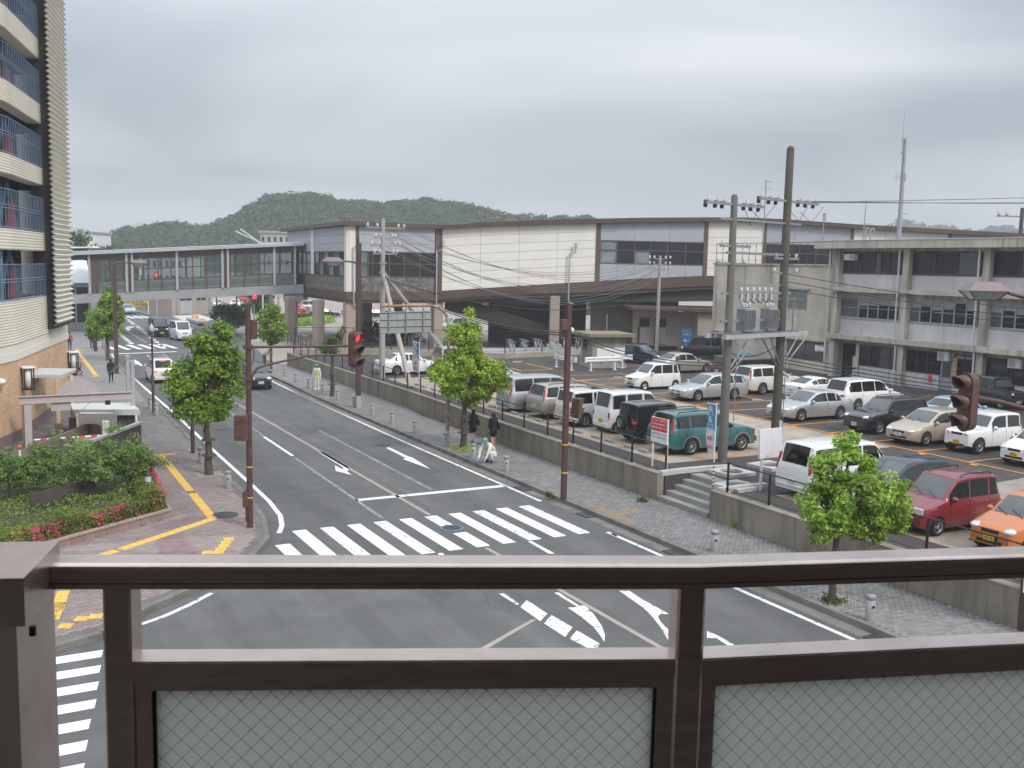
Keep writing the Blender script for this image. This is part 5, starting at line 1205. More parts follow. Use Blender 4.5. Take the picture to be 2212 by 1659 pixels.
p = f1(2.2,3.05,.12)+KO; t = thing('wall_lamp', 'cream dome lamp on the tiled wall at the left edge', 'wall lamp', p); mb = MB(); mb.ell((0,0,0),(.22,.22,.16)); mb.cbox((-.12,0,.05),(.1,.16,.16)); mb.build('dome', M_CRM2, t)

# ------------------------------------------------------------------ car park entrance: gate, canopies, barrier, ramp walls
M_LIL = mat('lilac_grey_steel', (.46,.41,.42), .55, var=.06); M_COPW = mat('brown_boarding', (.075,.06,.055), .7, var=.2, scale=2)
gate = thing('height_gate', 'lilac grey steel height limit gate with an arched sign over the ramp', 'gate', (1.84,47.4,0))
GO = Vector((1.84,47.4,0)); zb1, zb2 = 2.05, 2.38
ge = G(*D3(1885,640),2.2)-GO; gd = Vector((ge.x,ge.y,0)); gL = gd.length; gd.normalize()
mb = MB(); mb.rbox((0,0,1.0),(.3,.3,2.0),.01,.3); mb.build('post', M_LIL, gate)
mb = MB(); R_ = Matrix.Rotation(math.atan2(gd.y,gd.x),3,'Z')
for (zz,w,h_) in ((zb1+.015,.2,.03),(zb2-.015,.2,.03),((zb1+zb2)/2,.04,zb2-zb1-.06)): mb.cbox(gd*(gL/2-.15)+Vector((0,0,zz)),(gL+.3,w,h_),0,0,R_)
mb.build('beam', M_LIL, gate)
def galong(px3):
    lo, hi = -1, gL+2
    for _ in range(40):
        m = (lo+hi)/2; p = GO+gd*m
        if colp((p.x,p.y,2.3)) < D3(px3,600)[0]: lo = m
        else: hi = m
    return lo
u0, u1 = galong(820), galong(1430); arc = [gd*u0+Vector((0,0,zb2))]+[gd*(u0+(u1-u0)*(.5-.5*math.cos(PI*i/14)))+Vector((0,0,zb2+.02+.62*math.sin(PI*i/14))) for i in range(15)]+[gd*u1+Vector((0,0,zb2))]
mb = MB(); mb.slab(arc[::-1],.08); mb.build('arch_sign', M_LIL, gate)
u0, u1 = galong(730), galong(1015); mb = MB(); mb.slab([gd*u0+Vector((0,0,1.68)),gd*u1+Vector((0,0,1.68)),gd*u1+Vector((0,0,zb1)),gd*u0+Vector((0,0,zb1))],.06); mb.build('hanging_sign', M_LIL, gate)
mb = MB(); q = gd*galong(1540)+Vector((0,0,zb1-.1)); mb.cbox(q,(.2,.3,.2)); mb.build('sensor_box', M_BLACK, gate)
# canopy over the pay machine
def roofpts(pl, z): return [G(*D3(*q), z) for q in pl]
pay = thing('pay_machine_canopy', 'flat pale canopy over the ticket machine beside the ramp with a boarded back', 'canopy', (4.0,50.0,0)); PO = Vector((4.0,50.0,0))
zc_ = 1.42; q = [p-PO for p in roofpts([(1040,842),(2000,842),(1880,742),(1008,748)], zc_)]
mb = MB(); mb.slab([p for p in q], .07); mb.build('roof', mat('pale_roof_panel',(.66,.68,.66),.45,var=.05), pay)
mb = MB(); a, b = q[0], q[1]; mb.slab([a+Vector((0,-.02,-.09)),b+Vector((0,-.02,-.09)),b+Vector((0,-.02,.01)),a+Vector((0,-.02,.01))],.05); mb.build('fascia', M_GREYP, pay)
mb = MB(); m0 = a+(b-a)*.62; mb.slab([m0+Vector((0,-.05,-.25)),b+Vector((0,-.05,-.25)),b+Vector((0,-.05,.0)),m0+Vector((0,-.05,.0))],.08); mb.build('sign_box', M_LGREY, pay)
mb = MB(); mb.tube([a+(b-a)*.1+Vector((0,-.1,-.16)),a+(b-a)*.6+Vector((0,-.1,-.16))],.045,8); mb.build('tube_lamp', M_WHITEP, pay)
mb = MB(); p = a+(b-a)*.07; mb.tube([(p.x,p.y+.1,.1),(p.x,p.y+.1,zc_-.07)],.055,8); mb.tube([(b.x-.15,b.y+.05,.1),(b.x-.15,b.y+.05,zc_-.07)],.05,8); mb.build('post', M_CRM2, pay)
mb = MB(); m0 = a+(b-a)*.67
for i in range(9): 
    s = m0+(b-a)*(.028*i); mb.cbox((s.x+.05,s.y+.2,.75),(.118,.05,1.15))
mb.build('boarded_back', M_COPW, pay)
for k,(pt,pb,lab) in enumerate((((1825,75),(1825,745),'grey steel mast with a guy wire behind the ticket canopy'),((1895,150),(1905,1120),'grey steel mast with a guy wire in front of the ticket canopy'))):
    yy = 53.2 if k==0 else 50.0; pp = PY(*D3(*pt),yy); t = thing('guy_mast', lab, 'mast', (pp.x,pp.y,.1), 0, 'steel masts at the car park ramp'); mb = MB(); mb.rbox((0,0,(pp.z-.1)/2),(.17,.17,pp.z-.1),.01); mb.build('mast', M_GREYP, t); mb = MB(); mb.cbox((0,0,pp.z-.08),(.2,.2,.04)); mb.build('cap', M_LGREY, t)
    e = G(*D3(1180 if k else 1110,840 if k else 760),zc_)-Vector((pp.x,pp.y,.1)); mb = MB(); mb.tube([(0,0,pp.z-.12),e],.012,5); mb.build('guy_wire', M_STEEL, t)
can2 = thing('entrance_canopy', 'small corrugated pale canopy on tan posts by the tiled wall', 'canopy', (3.27,50.3,0)); CO = Vector((3.27,50.3,0)); z2 = 2.85
q = [p-CO for p in roofpts([(400,350),(885,358),(1090,268),(520,262)], z2)]
mb = MB(); n = 14; th = .16
mb.slab(q, .12); mb.build('roof', M_LGREY, can2)
mb = MB()
for i in range(n):
    u = (i+.5)/n; s = q[1]+(q[2]-q[1])*u; s2 = q[0]+(q[3]-q[0])*u; d = (s2-s); mb.tube([s+Vector((0,0,.02))-d.normalized()*.03, s2+Vector((0,0,.02))], .05, 6)
mb.build('corrugated_sheet', M_LGREY, can2)
for x3, y3 in ((845,1200),(1045,1115)):
    p = G(*D3(x3,y3),.15)-CO; mb = MB(); mb.rbox((p.x,p.y,1.5),(.17,.17,2.5),.01); mb.build('post', M_TILE, can2); mb = MB(); mb.rbox((p.x,p.y,.4),(.33,.33,.6),.01); mb.build('post_base', M_PLINTH, can2)
bar = thing('striped_barrier', 'red and white striped barrier arm across the ramp', 'barrier', (0,0,0)); pa2, pb2 = PY(*D3(485,1278),47.2), PY(*D3(1480,1213),47.6)
nst = 11
for i in range(nst): mb = MB(); mb.tube([pa2+(pb2-pa2)*(i/nst), pa2+(pb2-pa2)*((i+1)/nst-.001)], .045, 8); mb.build('stripe', M_WHITEP if i%2==0 else M_RED, bar)
mb = MB(); mb.rbox((pb2.x+.1,pb2.y,.6),(.3,.3,1.0),.02); mb.build('motor_box', M_LGREY, bar)
rw = thing('ramp_wall', 'low brown walls edging the sunken car park ramp', 'wall', (0,0,0))
for (a, b) in (((430,1385),(860,1210)),((860,1210),(1265,1045)),((1265,1045),(1600,1090))):
    P, Q = G(*D3(*a),.6), G(*D3(*b),.6); d = (Q-P); d.z = 0; d.normalize(); n = Vector((-d.y,d.x,0))*.14; mb = MB(); mb.prism([tuple((P-n*0)[:2]),tuple(Q[:2]),tuple((Q+n)[:2]),tuple((P+n)[:2])],.05,.6); mb.build('wall_section', M_PLINTH, rw)
sheet('ramp_floor', [tuple(G(*D3(*q),.15)[:2]) for q in ((880,1370),(1270,1110),(1560,1110),(1700,1200),(1350,1400))], .1505, mat('ramp_buff',(.33,.29,.2),.9,var=.25,scale=1), left_walk)
p = [G(*D3(*q),.16) for q in ((1440,1118),(1515,1110),(1560,1175),(1465,1192))]; sheet('ramp_mat', p, .16, mat('orange_mat',(.7,.38,.12),.7,var=.06), left_walk)
scr = thing('screen_wall', 'dark boarded screen wall with a pale sloping cap behind the shrubs', 'wall', (0,0,0)); P, Q = G(*D3(2018,1500),.15), None
zt_s = 1.50; A = Vector((P.x,P.y,0)); Bp = G(*D3(1315,1270),zt_s+.1); B = Vector((Bp.x,Bp.y,0)); d = (B-A); L_ = d.length; d.normalize(); n = Vector((-d.y,d.x,0))
nb = int(L_/.2)
for i in range(nb): mb = MB(); c = A+d*(.2*i+.1); mb.cbox((c.x,c.y,zt_s/2),(.19,.09,zt_s),math.atan2(d.y,d.x)); mb.build('board', M_COPW, scr)
mb = MB(); mb.cbox((A+d*(L_/2)+Vector((0,0,zt_s+.05))),(L_+.1,.2,.1),math.atan2(d.y,d.x)); mb.build('cap', M_GREYP, scr)
p = G(*D3(288,1600),.15); t = thing('delineator_post', 'short white marker post with an orange reflector at the ramp', 'marker post', (p.x,p.y,.1)); h_ = hgt(p.x,p.y,D3(280,1405)[1]); mb = MB(); mb.tube([(0,0,0),(0,0,h_-.15)],.05,8); mb.build('post', M_WHITEP, t); mb = MB(); mb.lathe([(0,-.03),(.1,-.03),(.1,.03),(0,.03)],(0,0,h_-.02),12,axis='Y'); mb.build('reflector', mat('orange_reflector',(.6,.16,.05),.4), t)
# planter of split blocks
pl_top = .45; PA, PB, PC = Vector((-6.5,24.6,0)), Vector((5.34,32.72,0)), Vector((5.75,43.2,0)); M_BLOCK = mat('rose_brown_block', (.30,.215,.185), .85, var=.12, scale=4, objrand=.08, bump=.4, bscale=30); M_BLOCK2 = mat('rose_brown_cap', (.36,.27,.235), .8, var=.08, scale=4, objrand=.05)
PA = PB+(Vector((1.9,30.35,0))-PB)*2.4
planter = thing('planter_wall', 'low rose brown block wall of the corner planter with red azaleas', 'planter', (PB.x,PB.y,0))
for a, b in ((PB,PA),(PB,PC)):
    d = (b-a); L_ = d.length; d.normalize(); n = int(L_/.42); rz_ = math.atan2(d.y,d.x); inn = Vector((-d.y,d.x,0)); cen = Vector((2,36,0)); inn = inn if (cen-a).dot(inn) > 0 else -inn
    bb = MB(); bb.rbox((0,0,0),(.41,.16,.215),.008); BB_ = bb.mesh('block', M_BLOCK); cc = MB(); cc.rbox((0,0,0),(.345,.22,.07),.012); CC_ = cc.mesh('cap_block', M_BLOCK2)
    for i in range(n): inst('block', BB_, planter, a+d*(.21+.42*i)+inn*.1+Vector((0,0,.255))-PB, (0,0,rz_))
    for i in range(int(L_/.353)): inst('cap_block', CC_, planter, a+d*(.176+.353*i)+inn*.09+Vector((0,0,.40))-PB, (0,0,rz_))
sheet('planter_soil', [tuple(v[:2]) for v in (PA+Vector((.1,.2,0)),PB+Vector((-.1,.15,0)),PC,(-2,45),(-8,40))], .34, MATS['soil'])
bpy.data.objects['planter_soil'].parent = planter; bpy.data.objects['planter_soil'].location = -PB; del bpy.data.objects['planter_soil']['kind']
# dark slanting panels behind the shrubs
pn = thing('ramp_fence', 'dark brown slanting panel fence between the shrubs and the ramp', 'fence', (0,0,0))
for i,(a,b) in enumerate((((215,1215),(330,1180)),((330,1180),(420,1155)),((420,1155),(520,1130)),((520,1130),(640,1115)))):
    P, Q = G(*A3(*a),.9), G(*A3(*b),.9); mb = MB(); mb.slab([Vector((P.x,P.y,.2)),Vector((Q.x,Q.y,.2)),Vector((Q.x-.1,Q.y,.95)),Vector((P.x-.1,P.y,.95))],.06); mb.build('panel', M_COPW, pn)

# ================================================================== CARS
def paintm(n, c, metal=0, rough=.32): return mat('car_paint_'+n, c, rough, metal, var=.03, scale=2, spec=.5, coat=.8)
CP = dict(silver=paintm('silver',(.46,.47,.48),.55,.36), white=paintm('white',(.74,.74,.735)), black=paintm('black',(.012,.012,.014),0,.25), teal=paintm('teal',(.035,.15,.155),.2,.35), red=paintm('dark_red',(.20,.02,.03),.1,.3),
          orange=paintm('orange',(.55,.16,.03),.05), beige=paintm('beige',(.46,.38,.29),.4,.36), champagne=paintm('champagne',(.44,.41,.37),.5,.36), navy=paintm('navy',(.012,.018,.045),.1,.25), maroon=paintm('maroon',(.06,.012,.016),.1), scarlet=paintm('scarlet',(.5,.025,.035)), grey=paintm('grey',(.26,.27,.28),.5,.36), lblue=paintm('light_blue',(.4,.5,.58),.3), pearl=paintm('pearl_white',(.66,.645,.60),.1))
M_CGL = mat('car_glass', (.022,.026,.026), .04, var=0, spec=.7); M_CGLF = mat('car_windscreen', (.085,.10,.10), .05, var=.3, scale=1.5, spec=.7); M_PRIV = mat('tinted_car_glass', (.008,.008,.009), .05, var=0, spec=.6)
M_TYRE = mat('tyre_rubber', (.018,.018,.019), .85, var=.1); M_RIM = mat('alloy_rim', (.5,.5,.51), .35, .8, var=.05); M_LAMP = mat('headlamp_glass', (.62,.64,.66), .08, .3, var=.25, scale=18, spec=.8); M_TAIL = mat('tail_lamp_red', (.42,.015,.02), .15, var=.1, scale=8, spec=.6)
M_TAILON = mat('lit_tail_lamp', (.9,.04,.03), .3, var=0, emit=2.2); M_AMB = mat('amber_lamp', (.7,.25,.03), .2, var=0); M_PLW = mat('white_number_plate', (.72,.72,.7), .5, var=.04); M_PLY = mat('yellow_number_plate', (.68,.47,.02), .5, var=.04); M_PLT = mat('plate_dark_green', (.04,.09,.06), .6, var=0)
M_TRIM = mat('black_plastic_trim', (.03,.03,.032), .6, var=.1); M_GRIL = mat('dark_grille', (.03,.03,.033), .45, .2, var=.2); M_CHR = mat('chrome', (.6,.61,.62), .15, 1, var=0); M_GREYTRIM = mat('grey_plastic_cladding', (.2,.2,.2), .6, var=.08)
TY = MB(); TY.lathe([(.60,-.30),(.86,-.34),(.97,-.29),(1.0,-.2),(1.0,.2),(.97,.29),(.86,.34),(.62,.31)], n=24, axis='Y'); TYRE = TY.mesh('tyre', M_TYRE)
def rimmesh(sp, w):
    mb = MB(); mb.lathe([(.63,.30),(.60,.315),(.565,.27),(.55,.12)], n=24, mi=0, axis='Y'); mb.lathe([(0,.10),(.56,.10)], n=24, mi=1, axis='Y', sm=False)
    for k in range(sp):
        a = 2*PI*k/sp; R = Matrix.Rotation(a,3,'Y'); p = [R @ Vector(q) for q in ((.06,.26,-w*.8),(.57,.27,-w*.45),(.57,.27,w*.45),(.06,.26,w*.8),(.06,.12,-w),(.57,.14,-w*.7),(.57,.14,w*.7),(.06,.12,w))]
        mb.add(p,[(3,2,1,0),(0,1,5,4),(2,3,7,6),(1,2,6,5)])
    mb.lathe([(.14,.24),(.13,.29),(0,.295)], n=12, axis='Y'); return mb.mesh('rim',[M_RIM,M_GRIL])
RIMS = [rimmesh(5,.10), rimmesh(7,.06), rimmesh(3,.14)]
def steel_rim():
    mb = MB(); mb.lathe([(.63,.30),(.6,.315),(.56,.2),(.3,.18),(.22,.26),(0,.27)], n=20, axis='Y'); return mb.mesh('rim', [M_RIM])
RIMS.append(steel_rim())
# body kinds: lengths in metres, x forward from the middle of the wheelbase box
KIND = {
 'sedan': dict(L=4.6,W=1.75,H=1.46,wb=2.68,fo=.9,R=.315,clr=.2,belt=.92,hood=(.70,.93),cowl=.95,wst=.18,rt=-1.05,rb=-1.72,deck=(1.0,.96),ry=.63,side=[(-1.35,-.42),(-.36,.72)],tail='low'),
 'wagon': dict(L=4.7,W=1.76,H=1.48,wb=2.68,fo=.93,R=.315,clr=.2,belt=.93,hood=(.68,.92),cowl=.98,wst=.2,rt=-1.85,rb=-2.22,deck=None,ry=.63,side=[(-1.95,-1.25),(-1.19,-.36),(-.3,.74)],tail='high'),
 'hatch': dict(L=4.2,W=1.7,H=1.48,wb=2.6,fo=.82,R=.305,clr=.2,belt=.93,hood=(.72,.96),cowl=1.0,wst=.25,rt=-1.55,rb=-1.98,deck=None,ry=.62,side=[(-1.6,-1.05),(-1.0,-.28),(-.22,.78)],tail='low'),
 'kei': dict(L=3.4,W=1.475,H=1.64,wb=2.36,fo=.6,R=.27,clr=.2,belt=.98,hood=(.82,1.0),cowl=.82,wst=.28,rt=-1.42,rb=-1.62,deck=None,ry=.60,side=[(-1.48,-1.1),(-1.02,-.24),(-.17,.62)],tail='low'),
 'keihatch': dict(L=3.4,W=1.475,H=1.5,wb=2.36,fo=.62,R=.27,clr=.2,belt=.94,hood=(.78,.96),cowl=.86,wst=.2,rt=-1.35,rb=-1.6,deck=None,ry=.57,side=[(-1.45,-1.08),(-1.02,-.26),(-.19,.64)],tail='low'),
 'keivan': dict(L=3.4,W=1.475,H=1.88,wb=2.4,fo=.55,R=.27,clr=.2,belt=1.08,hood=(.9,1.06),cowl=1.18,wst=.62,rt=-1.53,rb=-1.66,deck=None,ry=.615,side=[(-1.5,-.82),(-.72,.08),(.2,1.0)],tail='mid'),
 'minivan': dict(L=4.6,W=1.7,H=1.84,wb=2.75,fo=.8,R=.3,clr=.2,belt=1.05,hood=(.82,1.06),cowl=1.42,wst=.72,rt=-2.08,rb=-2.26,deck=None,ry=.68,side=[(-2.02,-1.0),(-.92,.02),(.1,1.12)],tail='high'),
 'mpv': dict(L=4.75,W=1.8,H=1.68,wb=2.85,fo=.9,R=.32,clr=.19,belt=1.0,hood=(.76,1.0),cowl=1.28,wst=.45,rt=-1.95,rb=-2.26,deck=None,ry=.68,side=[(-2.0,-1.1),(-1.04,-.12),(-.06,1.0)],tail='low'),
 'suv': dict(L=4.5,W=1.77,H=1.69,wb=2.62,fo=.85,R=.345,clr=.26,belt=1.07,hood=(.92,1.08),cowl=.95,wst=.32,rt=-1.95,rb=-2.17,deck=None,ry=.66,side=[(-1.98,-1.3),(-1.22,-.36),(-.28,.74)],tail='high'),
 'jeep': dict(L=3.45,W=1.5,H=1.72,wb=2.25,fo=.55,R=.34,clr=.30,belt=1.06,hood=(.98,1.06),cowl=.62,wst=.40,rt=-1.58,rb=-1.64,deck=None,ry=.62,side=[(-1.5,-.5),(-.38,.42)],tail='low'),
 'minijeep': dict(L=3.4,W=1.48,H=1.66,wb=2.28,fo=.55,R=.335,clr=.28,belt=1.02,hood=(.96,1.03),cowl=.55,wst=.2,rt=-1.45,rb=-1.62,deck=None,ry=.60,side=[(-1.5,-.62),(-.5,.36)],tail='low'),
 'boxy': dict(L=4.1,W=1.75,H=1.72,wb=2.55,fo=.8,R=.33,clr=.24,belt=1.08,hood=(.95,1.08),cowl=.95,wst=.42,rt=-1.85,rb=-1.98,deck=None,ry=.70,side=[(-1.85,-.9),(-.8,.02),(.1,.8)],tail='mid'),
 'coupe': dict(L=4.31,W=1.8,H=1.31,wb=2.65,fo=.85,R=.33,clr=.16,belt=.9,hood=(.68,.88),cowl=.7,wst=-.02,rt=-.85,rb=-1.85,deck=(.93,.88),ry=.58,side=[(-1.25,-.85),(-.8,.55)],tail='low'),
}
ncar = [0]
def car(kind, label, pos, head, color, cat='car', name='parked_car', plate='w', rim=0, front=None, lit=False, rails=False, tint=False, spare=False, clad=None, detail=True, group=None, sunroof=False, roofc=None, digits=None, sz=1.0, cat_rack=False):
    k = KIND[kind]; L,W,H,R = k['L'],k['W'],k['H'],k['R']; xf = L/2-k['fo']; xr = xf-k['wb']; hw = W/2; belt = k['belt']; X0, X1 = -L/2, L/2
    t = thing(name, label, cat, pos, math.atan2(head[1],head[0]), group)
    if sz != 1: t.scale = (sz,)*3
    pm = CP[color]; cw, ct, rt, rb = k['cowl'], k['wst'], k['rt'], k['rb']; h0, h1 = k['hood']
    top = [(X1,h0-.2),(X1-.03,h0-.08),(X1-.14,h0),(X1-.55,h0+(h1-h0)*.55),(cw+.02,h1),(cw,h1+.004),(ct,H-.05),(ct-.3,H-.008),((ct+rt)/2,H),(rt+.25,H-.02),(rt,H-.06)]
    if k['deck']: top += [(rb,k['deck'][0]),(rb-.03,k['deck'][0]-.003),(X0+.1,k['deck'][1]),(X0+.03,k['deck'][1]-.07),(X0,k['deck'][1]-.22)]
    else: top += [(rb,belt+.02),(rb-.012,belt-.01),(X0+.02,belt-.12 if X0+.02 < rb-.013 else belt-.12),(X0,belt-.3)]
    top.sort()
    tx = [p[0] for p in top]; tz = [p[1] for p in top]
    zt = lambda x: float(np.interp(x,tx,tz))
    def zb(x):
        z = k['clr']+(.07 if (x > X1-.12 or x < X0+.12) else 0)
        for xc in (xf,xr):
            Ra = R*1.13
            if abs(x-xc) < Ra: z = max(z, R+math.sqrt(max(0,Ra*Ra-(x-xc)**2)))
        return z
    def w(x):
        e = X1-x; f = 1-.22*max(0,(.55-e)/.55)**2.2 if e < .55 else 1; e = x-X0; f2_ = 1-.12*max(0,(.4-e)/.4)**2 if e < .4 else 1
        return hw*f*f2_
    def sec(x):
        T = zt(x); B = min(belt, T-.035); c = max(0,min(1,(T-belt)/(H-belt-.05))); ww = w(x); z0 = zb(x); z1 = max(z0+.015,min(.34,B-.2)); z2 = max(z1+.012,.6*B+.02)
        if z2 > B-.04: z2 = B-.04 if B-.04 > z1 else z1+.005
        ry = k['ry']*(.94 if x < rt else 1)
        return [(ww*.955,z0),(ww*.985,z1),(ww,z2),(ww*.985,max(z2+.01,B-.05)),(ww*.955,B),(ww*.88*(1-c)+(ry+.035)*c, T-(.022*(1-c)+.075*c)),(ww*.78*(1-c)+(ry-.03)*c, T-(.010*(1-c)+.022*c)),(ww*.4*(1-c)+ry*.5*c,T-.002),(0,T)]
    xs = set([X0,X0+.015,X0+.06,X0+.15,X0+.3,X1,X1-.03,X1-.07,X1-.14,X1-.25,X1-.4,X1-.55]+[p[0] for p in top])
    for xc in (xf,xr):
        Ra = R*1.13
        xs |= set([xc-Ra-.004,xc+Ra+.004]+[xc+Ra*math.cos(PI*i/10)*.9995 for i in range(11)])
    xs |= set(np.linspace(X0,X1,15)); xs = sorted(x for x in xs if X0 <= x <= X1); q = [xs[0]]
    for x in xs[1:]:
        if x-q[-1] > .0035: q.append(x)
    xs = q; mb = MB(); S = [sec(x) for x in xs]; n = len(S[0]); P = []
    for x, s in zip(xs,S): P += [(x,y,z) for y,z in s]+[(x,-y,z) for y,z in s[-2::-1]]
    m = 2*n-1; F = []
    for i in range(len(xs)-1):
        for j in range(m-1): F.append((i*m+j,i*m+j+1,(i+1)*m+j+1,(i+1)*m+j))
    mb.add(P,F,0,True); mb.add(P[:m],[tuple(range(m-1,-1,-1))],0); mb.add(P[-m:],[tuple(range(m))],0)
    body = sharp(mb.build('body', pm, t), 32)
    if roofc: pass
    ub = MB(); ub.box(X0+.1,X1-.1,-hw*.93,hw*.93,k['clr']+.02,k['clr']+.05); 
    for xc in (xf,xr):
        for sy in (-1,1): ub.box(xc-R*1.12,xc+R*1.12,sy*hw*.93-(.0 if sy<0 else .02),sy*hw*.93+(.02 if sy<0 else 0)-sy*.26,k['clr']+.052,R*2.14)
    o = ub.build('underbody', M_RUB, t)
    # glass
    gm = M_PRIV if tint else M_CGL
    def pane(name, xa, xb_, m_, cut=.94, off=.007):
        mb = MB(); nx, ny = 7, 7; P = []
        for i in range(nx):
            x = xa+(xb_-xa)*i/(nx-1); s = sec(x); dz = (zt(x+.01)-zt(x-.01))/.02; nv = Vector((-dz,0,1)).normalized()*off
            if i in (0,nx-1): dz = (zt((xa+xb_)/2+.01)-zt((xa+xb_)/2-.01))/.02; nv = Vector((-dz,0,1)).normalized()*off
            for j in range(ny):
                u = -1+2*j/(ny-1); y = abs(u)*s[6][0]*cut*1.02; zz = float(np.interp(y,[0,s[7][0],s[6][0],s[5][0]],[s[8][1],s[7][1],s[6][1],s[5][1]])); P.append((x+nv.x,math.copysign(y,u) if u else 0,zz+nv.z))
        mb.add(P,[(i*ny+j,(i+1)*ny+j,(i+1)*ny+j+1,i*ny+j+1) for i in range(nx-1) for j in range(ny-1)],0,True)
        return mb.build(name, m_, t)
    pane('windscreen', cw-.04, ct+.05, M_CGLF)
    bl = abs(rb-rt); pane('rear_window', rb+bl*.12, rt-bl*.02 if not k['deck'] else rt-bl*.1, gm, .9)
    for a, b in k['side']:
        for sy in (1,-1):
            mb = MB(); nx = 8; P = []
            for i in range(nx):
                x = a+(b-a)*i/(nx-1); s = sec(x); A, B = Vector((s[4][0],s[4][1],0)), Vector((s[5][0],s[5][1],0)); d = B-A
                nn = Vector((d.y,-d.x,0)).normalized()*.007 if d.length > .02 else Vector((.007,0,0))
                for v in (.06,.93): p_ = A+d*v+nn; P.append((x,sy*p_.x,p_.y))
            f = [(2*i,2*i+2,2*i+3,2*i+1) for i in range(nx-1)]; mb.add(P,f if sy < 0 else [z[::-1] for z in f],0,True); mb.build('side_window', gm if (tint or 1) else gm, t)
    # wheels
    for xc in (xf,xr):
        for sy in (1,-1):
            wh = inst('wheel', TYRE, t, (xc,sy*(hw-R*.30),R), (0,0,0 if sy>0 else PI), (R,R*.95,R)); inst('rim', RIMS[rim], wh)
    # lamps
    lz = h0-.09; fr = front or ('round' if kind in ('jeep','minijeep') else 'wide'); gz = lz
    for sy in (1,-1):
        mb = MB()
        if fr == 'round': mb.lathe([(0,.03),(.06,.028),(.085,.01),(.09,-.04)],n=14,axis='X'); o = mb.build('headlight', M_LAMP, t, (X1+.005-.015,sy*hw*.58,lz-.03))
        elif fr == 'square': mb.rbox((0,0,0),(.08,.30,.17),.015); o = mb.build('headlight', M_LAMP, t, (X1-.05,sy*hw*.62,lz+.0))
        else:
            mb.ell((0,0,0),(.17,.19,.085),12,8); o = mb.build('headlight', M_LAMP, t, (X1-.155,sy*hw*.66,lz+.012)); o.rotation_euler = (0,.2,sy*-.35)
        mb = MB(); y0 = hw*.80
        if k['tail'] == 'high': lf_ = .2/(H-belt); mb.rbox((0,0,0),(.06,.12,.56),.02); p = (rb+(rt-rb)*lf_-.0,sy*((hw*.955+(k['ry']*.94+.035-hw*.955)*lf_)*.985-.055),belt+.12); o = mb.build('tail_light', M_TAILON if lit else M_TAIL, t, p); o.rotation_euler = (sy*math.atan2(hw*.955-k['ry']*.94-.035,H-belt)*.8,math.atan2(rt-rb,H-belt)*.8,0)
        elif k['tail'] == 'mid': mb.rbox((0,0,0),(.07,.11,.34),.015); mb.build('tail_light', M_TAILON if lit else M_TAIL, t, (X0+.035,sy*(hw*.88-.04),belt-.28))
        else: mb.ell((0,0,0),(.10,.2,.085),10,6); mb.build('tail_light', M_TAILON if lit else M_TAIL, t, (X0+.075,sy*(hw*.70),belt-.17))
        # mirrors
        mb = MB(); mb.ell((0,0,0),(.075,.105,.085),10,6); mb.cbox((0,-sy*.12,-.03),(.05,.12,.03)); mb.build('mirror', pm if color not in ('teal',) else M_TRIM, t, (cw-.24,sy*(hw+.07),belt+.05))
    if lit: mb = MB(); mb.rbox((0,0,0),(.04,.42,.07),.01); mb.build('brake_light', M_TAILON, t, (rt-.06,0,H-.10))
    # grille, bumpers and plates
    mb = MB(); mb.rbox((0,0,0),(.03,W*.36,.1),.008); mb.build('grille', M_GRIL, t, (X1-.015,0,h0-.14))
    mb = MB(); mb.rbox((0,0,0),(.03,W*.52,.10),.01); mb.build('lower_grille', M_GRIL, t, (X1-.008,0,.36 if kind!='jeep' else .5))
    for sx, xx, zz in ((1,X1+.012,.47),(-1,X0-.012,(.62 if not k['deck'] and kind not in ('minivan','keivan') else .55))):
        mb = MB(); mb.rbox((0,0,0),(.018,.33,.165),.004); pl = mb.build('number_plate', M_PLY if plate=='y' else M_PLW, t, (xx,0,zz))
        mb = MB()
        if digits and sx < 0: 
            for i, ch in enumerate(digits): seg7(mb, ch, -.012, .13-.058*i, -.045, .042, .085)
            mb.cbox((-.0105,.02,.058),(.003,.14,.03))
        else:
            for y in (-.1,-.045,.045,.1): mb.cbox((sx*.0105,y,-.02),(.003,.03,.07))
            mb.cbox((sx*.0105,0,.055),(.003,.16,.025))
        mb.build('plate_marks', M_PLT, pl)
    bt = M_TRIM if clad is None else clad
    mb = MB(); mb.rbox((0,0,0),(.05,W*.8,.05),.01); mb.build('bumper_strip', bt if clad else pm, t, (X0-.01,0,.42))
    if clad:
        for sx in (1,-1): mb = MB(); mb.rbox((0,0,0),(.16,W*.86,.24),.03); mb.build('bumper', clad, t, (sx*(L/2-.02),0,.46))
        for xc in (xf,xr):
            for sy in (1,-1):
                mb = MB(); P = []; 
                for i in range(13):
                    a = PI*i/12; 
                    for rr in (1.13,1.34): P.append((xc+R*rr*math.cos(a),sy*(hw+.018),R+R*rr*math.sin(a)))
                    P.append((xc+R*1.34*math.cos(a),sy*(hw-.04),R+R*1.34*math.sin(a)))
                f = []
                for i in range(12): f += [(3*i,3*i+3,3*i+4,3*i+1),(3*i+1,3*i+4,3*i+5,3*i+2)]
                mb.add(P,f if sy < 0 else [z[::-1] for z in f],0); mb.build('wheel_arch', clad, t)
